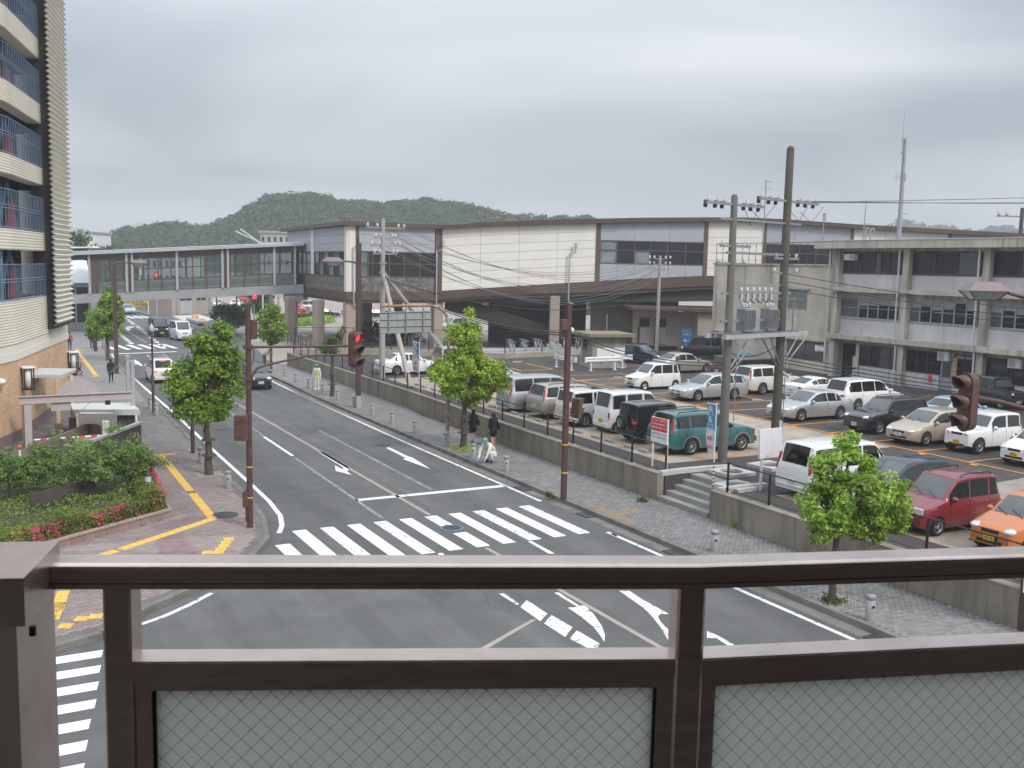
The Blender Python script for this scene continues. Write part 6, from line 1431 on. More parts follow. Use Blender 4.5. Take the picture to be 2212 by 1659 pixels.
    # door seams and handles
    if detail:
        xsn = [k['side'][-1][1]+.02, k['side'][-1][0]-.03]+([k['side'][-2][0]-.03+.0] if len(k['side']) > 1 and kind not in ('coupe','jeep') else [])
        for sy in (1,-1):
            mb = MB()
            for x in xsn:
                if min(abs(x-xf),abs(x-xr)) < R*1.13: x = x+.0
                s = sec(x); mb.tube([(x,sy*(y+.001),z) for y,z in s[0:5]],.006,4,cap=False)
            s = [sec(x) for x in np.linspace(xsn[-1],xsn[0],6)]; mb.build('door_seam', M_RUB, t)
            for x in ([k['side'][-1][0]+.1] if len(xsn) < 3 else [k['side'][-1][0]+.1,k['side'][-2][0]+.1]):
                y = sec(x)[3][0]; mb = MB(); mb.rbox((0,0,0),(.17,.035,.03),.006); mb.build('door_handle', pm, t, (x,sy*(y+.008),belt-.13))
        mb = MB(); s = sec(cw-.02)
        for y0 in (-.1,.35): mb.tube([(cw+.0,y0,h1+.015),(cw-.16,y0-.42,zt(cw-.16)+.02)],.009,4)
        mb.build('wiper', M_RUB, t)
    if rails:
        for sy in (1,-1):
            y = sy*(k['ry']-.05); mb = MB(); pts = [(rt+.15,y,zt(rt+.15)-.02),(rt+.25,y,H+.035)]+[(x,y,zt(x)+.045) for x in np.linspace(rt+.45,ct-.5,5)]+[(ct-.28,y,H+.02),(ct-.18,y,zt(ct-.18)-.02)]
            mb.tube(pts,.022,6); mb.build('roof_rail', M_TRIM if rails is True else M_GREYP, t)
    if sunroof: mb = MB(); mb.rbox((0,0,0),(.7,.8,.012),.004); mb.build('sunroof', M_PRIV, t, ((ct+rt)/2+.35,0,H+.002))
    if spare:
        s_ = inst('spare_wheel', TYRE, t, (X0-.12,.12,.86), (0,0,PI/2), (R*.95,R,R*.95)); inst('rim', RIMS[0], s_)
    ncar[0] += 1
    return t
def seg7(mb, ch, x, y, z, w, h, th=.009):
    on = {'0':'abcdef','1':'bc','2':'abged','3':'abgcd','4':'fgbc','5':'afgcd','6':'afgedc','7':'abc','8':'abcdefg','9':'abcdfg','-':'g'}[ch]
    B = dict(a=(0,h,w,0),g=(0,h/2,w,0),d=(0,0,w,0),f=(0,h/2,0,h/2),e=(0,0,0,h/2),b=(w,h/2,0,h/2),c=(w,0,0,h/2))
    for s in on:
        a, b, l, v = B[s]; mb.cbox((x,y-a-l/2,z+b+v/2),(.003,max(l,th),max(v,th)))
def wheelpos(px, z, kind, head, which, side):
    """where the middle of a car stands when the named wheel touches the ground at a pixel"""
    k = KIND[kind]; p = G(*px, z); h = Vector((head[0],head[1],0)).normalized(); s = Vector((-h.y,h.x,0))
    xf = k['L']/2-k['fo']; x = xf if which == 'f' else xf-k['wb']; y = (k['W']/2-.05)*(1 if side == 'l' else -1)
    c = p-h*x-s*y; return (c.x,c.y,z)
FX, BX = (1,0), (-1,0)
LZ = 1.006
# row along the fence, tails to the street
car('minivan','tall silver minivan parked tail first behind the middle street tree', wheelpos(A7(440,652),LZ,'minivan',FX,'r','r'),FX,'silver','van','parked_van')
car('suv','silver grey off road car with red lamp strips beside the tall silver minivan', (26.3,42.1,LZ),FX,'champagne',rails=True)
car('boxy','white boxy car with sunroof and black tailgate glass beside the white van', wheelpos(A7(930,782),LZ,'boxy',FX,'r','r'),FX,'pearl',tint=True,sunroof=True)
car('keivan','small white van with yellow plate parked beside the black jeep', wheelpos(A7(1208,838),LZ,'keivan',FX,'r','r'),FX,'white','van','parked_van',plate='y',rim=3)
car('jeep','black soft top jeep with a spare wheel on its tail', (26.1,34.7,LZ),FX,'black','jeep','parked_jeep',plate='y',spare=True,clad=M_TRIM)
car('suv','teal green off road car with grey wheel arches beside the red notice', wheelpos(A7(1845,1022),LZ,'suv',FX,'r','r'),FX,'teal',clad=M_GREYTRIM,rails=True,rim=1)
car('minivan','white minivan with black rear glass behind the right hand street tree', (25.8,23.9,LZ),FX,'white','van','parked_van',tint=True,digits='57-29')
car('hatch','dark navy car mostly hidden between the white minivan and the red car', (26.3,22.0,LZ),BX,'navy')
car('kei','dark red tall small car with black roof rails and yellow plate', wheelpos(A8(1612,1368),LZ,'kei',BX,'f','l'),BX,'red',plate='y',rails=True,rim=2,front='square')
car('keihatch','bright orange small car at the right edge beside the red car', (25.4,16.75,LZ),BX,'orange',plate='y')
# row facing the street across the aisle
car('kei','white small car with yellow plate facing the aisle in front of a champagne sedan', wheelpos(A7(1443,463),LZ,'kei',BX,'f','l'),BX,'white',plate='y',rim=3)
car('wagon','silver estate car behind the left concrete pole', wheelpos(A7(1903,558),LZ,'wagon',BX,'f','l'),BX,'silver',rim=0)
car('sedan','silver sedan parked right of the taller concrete pole', wheelpos(A8(678,583),LZ,'sedan',BX,'f','l'),BX,'silver',rim=1)
car('suv','black estate car with roof rails between the silver sedan and the beige car', wheelpos(A8(1213,672),LZ,'suv',BX,'f','l'),BX,'black',rails=True,sz=.94,tint=True)
car('hatch','beige gold hatchback between the black estate and the small white jeep', wheelpos(A8(1535,750),LZ,'hatch',BX,'f','l'),BX,'beige',rim=0)
car('minijeep','small white jeep with round lamps and yellow plate below the right hand signal', wheelpos(A8(1898,806),LZ,'minijeep',BX,'f','l'),BX,'white','jeep','parked_jeep',plate='y',rim=1)
car('keihatch','white small car with yellow plate cut by the right edge', (37.45,24.5,LZ),BX,'white',plate='y')
# row behind, tails to the street
car('sedan','champagne grey sedan parked behind the small white car', wheelpos(A7(1975,308),LZ,'sedan',FX,'f','r'),FX,'champagne')
car('kei','dark maroon small car behind the silver estate beside the left concrete pole', (46.0,52.6,LZ),FX,'maroon')
car('minivan','black van with red lamps behind the silver estate', (44.9,49.2,LZ),FX,'black','van','parked_van',tint=True)
car('suv','pearl white off road car with amber red lamps behind the taller concrete pole', wheelpos(A8(415,396),LZ,'suv',FX,'r','r'),FX,'pearl',rim=1)
car('coupe','low white coupe parked behind the silver sedan', (44.0,43.0,LZ),FX,'white')
car('mpv','long white people carrier with black wraparound glass behind the black estate', (43.3,38.9,LZ),FX,'white','van','parked_van',tint=True)
car('sedan','pale blue white car seen over the beige hatchback roof', (43.0,32.6,LZ),FX,'lblue')
car('jeep','black jeep by the office wall at the right edge', (51.4,36.6,LZ),(-.2,-1),'black','jeep','parked_jeep')
# around the concrete hut
car('hatch','dark navy hatchback parked beside the concrete hut facing the camera', (46.2,64.2,LZ),(.42,-.9),'navy')
car('keivan','small black van with yellow plate under the blue arrow sign', (54.0,66.2,LZ),(-.75,.66),'black','van','parked_van',plate='y',tint=True)
# at the street end of the car park
car('minivan','silver white van with red lamps beside the white sedan by the strutted pole', (30.0,62.2,LZ),FX,'silver','van','parked_van',plate='y',tint=True)
car('sedan','white sedan parked behind the leaning pole struts', wheelpos(A4(1003,1447),LZ,'sedan',FX,'r','r'),FX,'white',rim=1)
car('hatch','silver hatchback with yellow plate half hidden by the middle street tree', (28.0,54.0,LZ),FX,'silver',plate='y')
car('hatch','pale blue car showing only its roof behind the tall silver minivan', (27.4,47.2,LZ),FX,'lblue')
# on the road
car('kei','white small car braking with red lamps lit on the left lane', (11.1,71.6,.004),(0,1),'white','car','moving_car','y',lit=True,tint=True)
car('keivan','tall black van with yellow plate coming towards the camera on the far road', (17.5,113.0,.004),(.06,-1),'black','van','moving_van','y',tint=True,sz=1.08)
car('keivan','white van following behind the street tree after the black van', (18.9,107.6,.004),(.06,-1),'white','van','moving_van','w',sz=1.08)
car('keihatch','small black rounded car coming towards the camera beside the brown signal pole', (16.35,66.2,.004),(-.03,-1),'black','car','moving_car','w',sz=1.07)
car('sedan','silver blue sedan far down the road beyond the footbridge', (20.4,160,.004),(.08,-1),'lblue','car','moving_car')
# station forecourt
def far(kind, label, q, cr, head, color, **k):
    p = G(*cr(*q)); return car(kind, label, (p.x,p.y,.014), head, color, k.pop('cat','car'), k.pop('name','parked_car'), detail=False, **k)
far('keihatch','bright red small car right of the dark bridge pier in the forecourt',(690,520),D1,(1,-.1),'scarlet')
far('keihatch','red small car behind the nearer red car in the forecourt',(700,440),D1,(.9,.3),'scarlet')
far('minivan','silver white minivan behind the black taxi in the forecourt',(960,480),D1,(1,-.05),'silver',cat='van',name='parked_van')
TX = 'black taxi sedans waiting in the station forecourt'
far('sedan','black taxi sedan between the two tan station columns',(1130,575),D1,(1,-.08),'black',cat='taxi',name='taxi',group=TX)
far('sedan','black taxi sedan seen behind the brown lamp post',(1640,565),D1,(1,-.08),'black',cat='taxi',name='taxi',group=TX)
far('sedan','black taxi sedan seen left of the grey road sign back',(1940,590),D1,(1,-.08),'black',cat='taxi',name='taxi',group=TX)
far('sedan','black taxi sedan under the station seen over the road sign back',(2290,560),D1,(1,-.08),'black',cat='taxi',name='taxi',group=TX)
far('sedan','white car with its bonnet towards the gatehouse behind a round bush',(1400,350),B6,(-.3,-1),'white')
far('sedan','second white car right of the gatehouse behind a dark post',(1620,352),B6,(-.3,-1),'white')
far('keihatch','red car on the upper forecourt under the footbridge',(1740,280),B6,(1,.1),'scarlet')
far('minivan','white van on the upper forecourt behind the bridge pier',(2010,235),B6,(1,.1),'white',cat='van',name='parked_van')
far('mpv','white silver car seen under the station beside the curved sign pole',(200,560),D4,(-1,-.4),'silver')

# ================================================================== TREES, SHRUBS AND HILLS
M_BARK = mat('bark', (.085,.07,.055), .9, var=.3, scale=6, bump=.5, bscale=25)
M_LF1 = leafmat('bright_spring_leaf', (.32,.45,.055)); M_LF2 = leafmat('camphor_leaf', (.22,.34,.045)); M_LF3 = leafmat('fresh_green_leaf', (.33,.48,.075)); M_LF4 = leafmat('dull_green_leaf', (.10,.155,.04)); M_LF5 = leafmat('red_brown_young_leaf', (.28,.14,.05)); M_FLW = leafmat('azalea_flower', (.55,.10,.15), .35, .02)
M_HLF = leafmat('wooded_hill_leaf', (.066,.105,.038), .16, .012); M_SHR = leafmat('shrub_leaf', (.23,.34,.10))
def leaf_mesh(name, C, N_, size, m, rng, fold=.25, asp=.5):
    """leaf-sized faces round the given centres, facing roughly along N_"""
    n = len(C); T = rng.normal(size=(n,3)); T -= (T*N_).sum(1,keepdims=True)*N_; T /= np.linalg.norm(T,axis=1,keepdims=True)+1e-9; B = np.cross(N_,T); s = size*rng.uniform(.65,1.25,(n,1))
    V = np.stack([C-T*s, C+B*s*asp+N_*s*fold*.4, C+T*s-N_*s*fold*.5, C-B*s*asp+N_*s*fold*.4],1).reshape(-1,3)
    return fast_mesh(name, V, np.arange(4*n).reshape(-1,4), m)
def clumps(rng, blobs, n, rc, per):
    """leaf centres gathered in uneven clumps on the outside of a few ellipsoids"""
    cs = []
    vol = np.array([b[3]*b[4]*b[5] for b in blobs])**(.75); vol /= vol.sum()
    for b, v in zip(blobs, vol):
        k = max(3,int(n*v)); d = rng.normal(size=(k,3)); d /= np.linalg.norm(d,axis=1,keepdims=True); r = rng.uniform(.35,1.04,(k,1))**.6
        cs.append(np.array(b[:3])+d*r*np.array(b[3:6]))
    cs = np.concatenate(cs); ctr = np.average([b[:3] for b in blobs],axis=0,weights=vol)
    d = rng.normal(size=(len(cs),per,3)); d /= np.linalg.norm(d,axis=2,keepdims=True); rr = rng.uniform(.2,1,(len(cs),per,1))**.5*rc*rng.uniform(.6,1.3,(len(cs),1,1))
    P = cs[:,None]+d*rr*np.array([1,1,.75]); out_ = (cs-ctr)/(np.linalg.norm(cs-ctr,axis=1,keepdims=True)+1e-6)
    Nn = d*.6+out_[:,None]*.5+np.array([0,0,.55])+rng.normal(size=P.shape)*.45; Nn /= np.linalg.norm(Nn,axis=2,keepdims=True)
    return P.reshape(-1,3), Nn.reshape(-1,3), cs
def tree(label, base, blobs, trunk_h, trunk_r, m, n=90, rc=.34, per=75, size=.085, seed=1, name='street_tree', lean=(0,0), group=None, cat='tree', brown=0, rings=False):
    rng = np.random.default_rng(seed); t = thing(name, label, cat, base, 0, group); P, Nn, cs = clumps(rng, blobs, n, rc, per)
    o = bpy.data.objects.new('crown', leaf_mesh('crown', P, Nn, size, m, rng)); COL.objects.link(o); o.parent = t
    if brown:
        k = rng.choice(len(cs), brown, replace=False); k = np.array(sorted(range(len(cs)), key=lambda i: cs[i][2])[:brown*2])[::2]
        d = rng.normal(size=(len(k),per//2,3)); Q = (cs[k][:,None]+d*rc*.5).reshape(-1,3); o2 = bpy.data.objects.new('young_leaves', leaf_mesh('young_leaves', Q, np.tile([0,0,1.],(len(Q),1)), size, M_LF5, rng)); COL.objects.link(o2); o2.parent = t
    mb = MB(); top = np.array([lean[0],lean[1],trunk_h]); k = 6
    pts = [Vector((top[0]*(i/k)**1.5+.04*math.sin(i*2.1+seed), top[1]*(i/k)**1.5+.04*math.cos(i*1.7+seed), trunk_h*i/k-(.05 if i==0 else 0))) for i in range(k+1)]
    mb.tube(pts, [trunk_r*(1.25-.55*i/k) for i in range(k+1)], 9)
    for b in blobs:
        c = Vector(b[:3]); mid = (pts[-1]+c)/2+Vector((0,0,-.1)); mb.tube([pts[-2],mid,c+Vector((0,0,b[5]*.5))], [trunk_r*.55,trunk_r*.4,trunk_r*.15], 6)
    pick = cs[rng.choice(len(cs), min(len(cs),26), replace=False)]
    for c in pick:
        c = Vector(c); s = pts[-1]*.6+c*.4 if c.z > trunk_h else pts[-1]*.85+c*.15; mb.tube([pts[-1],s,c],[trunk_r*.3,trunk_r*.2,trunk_r*.07],4)
    mb.build('trunk', M_BARK, t)
    if rings:
        mb = MB()
        for z in (.75,1.35): mb.lathe([(trunk_r+.1,z),(trunk_r+.16,z),(trunk_r+.16,z+.03),(trunk_r+.1,z+.03),(trunk_r+.1,z)],n=14); mb.cbox((0,0,z+.015),(2*trunk_r+.26,.05,.03))
        mb.build('guard_ring', M_BROWNP, t)
    return t
TG = 'street trees along the pavements'
tree('bushy green street tree on the left pavement beside the tactile path', (7.78,38.8,.15), [(-.5,0,2.7,.7,.7,.55),(.15,0,2.5,.6,.7,.5),(.55,.1,3.3,.75,.7,.6),(-.75,0,3.9,.75,.75,.6),(.1,0,4.4,.75,.8,.7),(.45,0,5.15,.7,.7,.62),(.85,0,4.2,.5,.6,.55),(-1.0,0,3.35,.5,.6,.45),(-.2,0,5.0,.5,.5,.5)], 2.6, .13, M_LF2, 190, .36, 95, .08, 3, group=TG, lean=(-.1,0), rings=True)
tree('bright green street tree by the two schoolgirls on the right pavement', (19.2,39.9,.15), [(.1,0,4.1,1.05,1,.75),(-.9,0,3.5,.8,.8,.65),(1.1,-.2,3.5,.95,.8,.7),(0,0,5.1,.75,.7,.75),(.55,0,2.55,.75,.7,.6),(-.5,0,2.9,.65,.6,.5),(.05,0,5.8,.38,.4,.45),(1.4,-.3,3.05,.5,.5,.45)], 2.7, .125, M_LF1, 210, .36, 95, .08, 5, group=TG, rings=True, brown=3)
tree('young fresh green street tree by the wall near the red car', (18.7,17.45,.15), [(.45,-.1,2.75,.95,.85,.65),(-.35,.1,2.6,.62,.6,.5),(1.25,-.4,2.75,.65,.6,.6),(.35,0,3.5,.7,.65,.5),(.9,-.25,2.1,.65,.6,.42),(-.3,.15,2.0,.5,.5,.4),(.3,-.05,4.02,.36,.35,.38),(-.55,.2,3.3,.3,.3,.42),(1.5,-.5,2.15,.35,.35,.3)], 2.1, .085, M_LF3, 190, .24, 85, .066, 7, group=TG, brown=6, lean=(.12,0))
tree('dark bushy street tree far along the left pavement before the footbridge', (9.35,85.6,.15), [(0,0,3.3,1.35,1.3,1.1),(-.5,0,2.5,1.1,1.1,.8),(.5,0,4.5,1.0,1.0,.9),(.2,0,5.2,.6,.7,.6)], 2.4, .13, M_LF2, 110, .5, 70, .14, 9, group=TG)
tree('thin sparse street tree with a bare trunk beside the standing road worker', (19.3,58.9,.15), [(-.2,0,3.0,.6,.6,.5),(.4,0,3.9,.5,.5,.35),(.1,0,3.3,.5,.5,.4)], 2.9, .12, M_LF4, 26, .33, 38, .09, 11, group=TG, rings=True)
tree('dark round headed street tree at the far end of the retaining wall', (19.9,75.5,.15), [(0,0,3.4,1.1,1.1,1.0),(-.1,0,4.2,.9,.9,.7),(.2,0,2.6,.9,.8,.6)], 2.3, .09, M_LF2, 90, .42, 65, .12, 13, group=TG)
p = G(495,722); tree('round olive green bush tree beyond the junction by the gatehouse', (p.x,p.y,0), [(0,0,2.2,1.9,1.6,1.3),(.8,0,1.7,1.3,1.2,.9),(-.7,0,2.6,1.0,1.0,.8)], 1.0, .12, M_LF4, 70, .6, 55, .18, 15, name='bush_tree')
p = G(562,700); tree('dark leafy tree behind the red pedestrian light under the footbridge', (p.x,p.y,0), [(0,0,3.4,1.7,1.5,1.3),(-.6,0,2.4,1.5,1.2,.9),(.8,0,4.0,1.1,1.0,.8)], 1.8, .14, M_LF4, 60, .6, 55, .2, 17, name='bush_tree')
# grates at the tree feet
gm_ = MB()
for i in range(-4,5):
    gm_.cbox((i*.11,0,0),(.035,1.0,.02)); gm_.cbox((0,i*.11,.0),(1.0,.035,.0195))
GR = gm_.mesh('tree_grate', M_CONC); sl = MB(); sl.box(-.48,.48,-.48,.48,-.03,-.012); SL = sl.mesh('soil', MATS['soil'])
for (x,y),pr in zip(tree_pits,(right_walk,right_walk,right_walk,left_walk,left_walk)):
    o = inst('tree_grate', GR, pr, (x,y,.15)); inst('pit_soil', SL, o)
rng = np.random.default_rng(2)
def tuft(label, p, r, h, m, n=260, name='weed_tuft', cat='weeds', size=.05):
    t = thing(name, label, cat, p); C = rng.normal(size=(n,3))*np.array([r*.5,r*.5,0]); C[:,2] = rng.uniform(0,h,n); Nn = rng.normal(size=(n,3)); Nn /= np.linalg.norm(Nn,axis=1,keepdims=True)
    o = bpy.data.objects.new('foliage', leaf_mesh('foliage', C, Nn, size, m, rng)); COL.objects.link(o); o.parent = t; return t
tuft('patch of grass round the foot of the bright green middle tree', (19.15,39.85,.15), .55, .16, M_LF3, 420)
tuft('mossy grass ring round the foot of the near right tree', (18.8,17.5,.15), .3, .12, M_LF4, 260)
tuft('small weed growing on the pavement at the wall foot by the stairs', (*G(*A7(1430,1425),.15)[:2],.15), .2, .16, M_LF4, 120)
tuft('small weed at the wall foot below the planter pads', (*G(*A8(230,1310),.15)[:2],.15), .12, .3, M_LF3, 120)
tuft('weeds at the end of the dropped kerb by the crossing', (*G(*Z1(1795,450),.15)[:2],.1), .14, .16, M_LF4, 110)
# planter planting: azalea hedge, ground cover, shrubs
hd = thing('azalea_hedge', 'clipped azalea hedge with pink red flowers along the block planter wall', 'hedge', (PB.x,PB.y,.4))
def band(a, b, wid, z0, z1, n, inn):
    u = rng.uniform(0,1,(n,1)); v = rng.uniform(0,1,(n,1)); w_ = rng.uniform(0,1,(n,1))**.5; a = np.array(a); b = np.array(b); inn = np.array(inn)
    lump = .12*np.sin(u*37+v*3)+.08*np.sin(u*91)
    P = a+(b-a)*u+inn*(v*wid); P[:,2:3] = z0+(z1-z0+lump*(z1-z0))*np.sqrt(np.clip(1-(2*v-1)**4,0.05,1))*w_; return P
PBa, PAa, PCa = np.array([0,0,0.]), np.array(PA-PB), np.array(PC-PB); i1 = np.array([-.56,.82,0]); i2 = np.array([-1,.04,0.])
P = np.concatenate([band(PBa+i1*.1,PAa+i1*.1,.85,.0,.42,15000,i1), band(PBa+i2*.1+np.array([0,.2,0]),PBa+(PCa-PBa)*.62+i2*.1,.8,.0,.55,7000,i2)])
Nn = rng.normal(size=P.shape)*.6+np.array([.1,-.25,.8]); Nn /= np.linalg.norm(Nn,axis=1,keepdims=True)
o = bpy.data.objects.new('foliage', leaf_mesh('foliage', P, Nn, .05, leafmat('azalea_leaf',(.19,.23,.045)), rng)); COL.objects.link(o); o.parent = hd
P = np.concatenate([band(PBa+i1*.04,PAa+i1*.04,.42,.02,.46,6000,i1), band(PBa+i2*.04+np.array([0,.1,0]),PBa+(PCa-PBa)*.5+i2*.04,.36,.1,.6,2200,i2)])
f = np.sin(P[:,0]*3.1+1)+np.sin(P[:,0]*7.3+P[:,1]*5)+.6*np.sin(P[:,2]*14+P[:,0]*11); P = P[f+rng.normal(size=len(f))*.9 > 1.15]; P[:,2] += .03
Nn = rng.normal(size=P.shape)*.5+np.array([.15,-.6,.7]); Nn /= np.linalg.norm(Nn,axis=1,keepdims=True)
o = bpy.data.objects.new('flowers', leaf_mesh('flowers', P, Nn, .036, M_FLW, rng, .1, .8)); COL.objects.link(o); o.parent = hd
gc = []
poly = [(PB.x-.9,PB.y+.9),(PA.x-.3,PA.y+1.2),(-7,40),(-1,42),(5.2,42)]
while len(gc) < 16000:
    x, y = rng.uniform(-7,5.6), rng.uniform(26,42.5)
    if inside((x,y),poly): gc.append((x,y,.36+.28*rng.uniform()**.5*(1+.5*math.sin(x*2.3)*math.sin(y*1.9))))
gc = np.array(gc); Nn = rng.normal(size=gc.shape)*.5+np.array([0,-.1,1]); Nn /= np.linalg.norm(Nn,axis=1,keepdims=True)
o = bpy.data.objects.new('ground_cover', leaf_mesh('ground_cover', gc, Nn, .062, leafmat('ground_cover_leaf',(.19,.28,.05)), rng)); COL.objects.link(o); tag(o,'low green ground cover between the azaleas and the shrubs','ground cover',kind='stuff')
for i,(q,hh,ww,lab) in enumerate((((60,1230),1.5,1.3,'leafy green shrub at the left edge of the planter'),((235,1215),1.45,1.15,'thin stemmed green shrub second from the left edge of the planter'),((400,1190),1.75,1.35,'broad green shrub in the middle of the planter'),((560,1230),1.5,1.15,'low wide green shrub in front of the dark slanting panels'),((700,1190),2.0,1.35,'tallest bushy green shrub in front of the boarded screen wall'),((850,1160),1.35,1.0,'spreading green shrub at the right end of the planter by the pavement'))):
    p = G(*A3(*q),.4); s = ww; hh *= 1.14
    tree(lab, (p.x,p.y,.35), [(0,0,hh*.6,s*.75,s*.6,hh*.3),(-s*.5,.1,hh*.55,s*.5,s*.45,hh*.27),(s*.5,0,hh*.62,s*.5,s*.45,hh*.28),(.05,0,hh*.88,s*.4,s*.4,hh*.2)]+([(s*.95,.1,hh*.6,s*.45,.25,hh*.12)] if i==5 else []), hh*.4, .035, M_SHR, 62, .21, 60, .05, 30+i, name='shrub', cat='shrub', group='green shrubs in the corner planter')
def bollard_lamp(p):
    t = thing('bollard_lamp', 'dark bollard garden lamp standing among the azaleas', 'garden lamp', p); mb = MB(); mb.lathe([(.12,0),(.12,.5),(0,.5)],n=16); mb.build('body', M_TRIM, t); mb = MB(); mb.lathe([(.10,.5),(.10,.7)],n=16); mb.build('lens', M_LGREY, t); mb = MB(); mb.lathe([(.12,.7),(.12,.74),(.09,.8),(0,.83)],n=16); mb.build('cap', M_TRIM, t)
p = G(*A3(962,1205),.55); bollard_lamp((p.x,p.y,.5))
# red leafed pot plant by the far wall, forecourt hedges
p = G(*D3(1040,260),.6); tuft('small red leaved bush by the tiled building wall', (p.x,p.y,.15), .55, .9, leafmat('red_leaf',(.22,.03,.04)), 500, 'red_bush', 'bush', .09)
def hedge(label, pts, w, h, m, n, size=.15, cat='hedge', name='hedge'):
    t = thing(name, label, cat, (pts[0].x,pts[0].y,0)); Q = []; O = np.array(pts[0])
    for a, b in zip(pts[:-1],pts[1:]): L_ = (b-a).length; k = int(n*L_/sum((y-x).length for x,y in zip(pts[:-1],pts[1:]))); dd = np.array((b-a).normalized()); Q.append(band(np.array(a)-O,np.array(b)-O,w,0,h,k,np.array([-dd[1],dd[0],0])))
    P = np.concatenate(Q); Nn = rng.normal(size=P.shape)*.6+np.array([0,-.4,.8]); Nn /= np.linalg.norm(Nn,axis=1,keepdims=True)
    o = bpy.data.objects.new('foliage', leaf_mesh('foliage', P, Nn, size, m, rng)); COL.objects.link(o); o.parent = t
hedge('clipped green hedge island in the station forecourt seen between the columns', [G(*D1(560,725)),G(*D1(1000,715)),G(*D1(1330,650))], 3, .9, M_LF3, 3500)
hedge('second dark green hedge behind the clipped forecourt island', [G(*D1(430,640)),G(*D1(1000,620))], 2, .9, M_LF4, 2500)
hedge('purple brown bushes behind the lot fence beside the strutted pole', [G(*D1(1660,1020),.3),G(*D1(2000,1010),.3),G(*D4(-100,680),.3)], 2.2, 2.3, leafmat('purple_brown_leaf',(.05,.03,.035)), 3800, .14)
hedge('yellow flowered bank beside the far road under the footbridge', [G(*A2(930,880)),G(*A2(690,800))], 5, 1.2, leafmat('yellow_flower_bank',(.42,.33,.05)), 1500, .25, 'flower bed', 'flower_bank')
# wooded hills: countless trees that read as one mass
def hill(name, label, ridge, D, foot, m, ntree, r0, per, size, seed, depth=90):
    rng = np.random.default_rng(seed); R = [PD(px,py,D) for px,py in ridge]; V = []
    for p in R: V += [(p.x,p.y,p.z-r0*.9), tuple(p*1 - Vector((CF.x,CF.y,0))*depth + Vector((0,0,0)))[:2]+(foot,), tuple(p+Vector((CF.x,CF.y,0))*depth)[:2]+(foot,)]
    F = []
    for i in range(len(R)-1): F += [(3*i+1,3*i+4,3*i+3,3*i),(3*i,3*i+3,3*i+5,3*i+2)]
    o = bpy.data.objects.new(name, fast_mesh(name, V, F, M_GROUND)); COL.objects.link(o); o['kind'] = 'structure'
    xs = [p[0] for p in ridge]; cs = []
    for k in range(ntree):
        px = rng.uniform(xs[0],xs[-1]); py = np.interp(px,xs,[p[1] for p in ridge]); top = PD(px,py,D); u = rng.uniform(0,1)**1.3 if k > ntree*.3 else 0
        z = (top.z-r0*.9)*(1-u)+foot*u; b = top-Vector((CF.x,CF.y,0))*depth*u; cs.append((b.x,b.y,z-r0*.12+rng.uniform(-.3,.3)*r0))
    cs = np.array(cs); rad = r0*rng.uniform(.55,1.15,(len(cs),1,1)); d = rng.normal(size=(len(cs),per,3)); d /= np.linalg.norm(d,axis=2,keepdims=True); d[:,:,2] = np.abs(d[:,:,2])*1.05-.15
    P = cs[:,None]+d*rad*rng.uniform(.8,1.05,(len(cs),per,1)); Nn = d+rng.normal(size=d.shape)*.35; Nn /= np.linalg.norm(Nn,axis=2,keepdims=True)
    me = leaf_mesh(name+'_trees', P.reshape(-1,3), Nn.reshape(-1,3), size, m, rng, .2, .8); o2 = bpy.data.objects.new('wooded_slope', me); COL.objects.link(o2); tag(o2, label, 'woodland', kind='stuff')
RID = [(235,545),(252,505),(275,486),(330,480),(370,476),(425,484),(460,480),(490,470),(540,442),(580,417),(680,412),(725,426),(800,432),(860,430),(920,423),(990,435),(1060,450),(1120,459),(1180,466),(1240,464),(1278,462),(1290,478),(1330,500)]
hill('hill', 'dense dark green woodland covering the hill behind the station', [(x,y+3) for x,y in RID], 400, 4, M_HLF, 2100, 4.4, 95, .62, 4)
M_HFAR = leafmat('far_hill_leaf', (.06,.085,.045), .3, .01)
hill('far_hill', 'distant pale wooded ridge above the office roof at the right', [(1560,520),(1640,478),(1700,500),(1860,500),(1912,486),(1944,475),(1995,482),(2067,489),(2103,499),(2139,492),(2175,490),(2290,496)], 820, 5, M_HFAR, 420, 7.2, 50, 1.8, 6, 100)
hill('far_hill', 'distant hazy ridge behind the footbridge at the left', [(150,540),(200,512),(225,508),(250,516),(290,530),(340,545)], 760, 5, M_HFAR, 160, 6.5, 50, 1.7, 8, 100)
p = PD(166,520,150); tree('tall dark tree standing behind the parking building', (p.x,p.y,0), [(0,0,6,4.5,4,3.5),(-1.0,0,10,2.3,2.3,3.3),(2.5,0,6,2.2,2,1.6)], 5, .3, M_LF4, 90, 1.2, 55, .38, 41, name='background_tree')
p = PD(222,545,230); tree('pale green conifers peeping over the left end of the footbridge', (p.x,p.y,0), [(0,0,8,3.5,3,2.2),(-2,0,9,1.5,1.5,2.2),(1.5,0,9.5,1.2,1.2,1.6)], 5, .3, M_LF4, 60, 1.2, 45, .4, 43, name='background_tree')

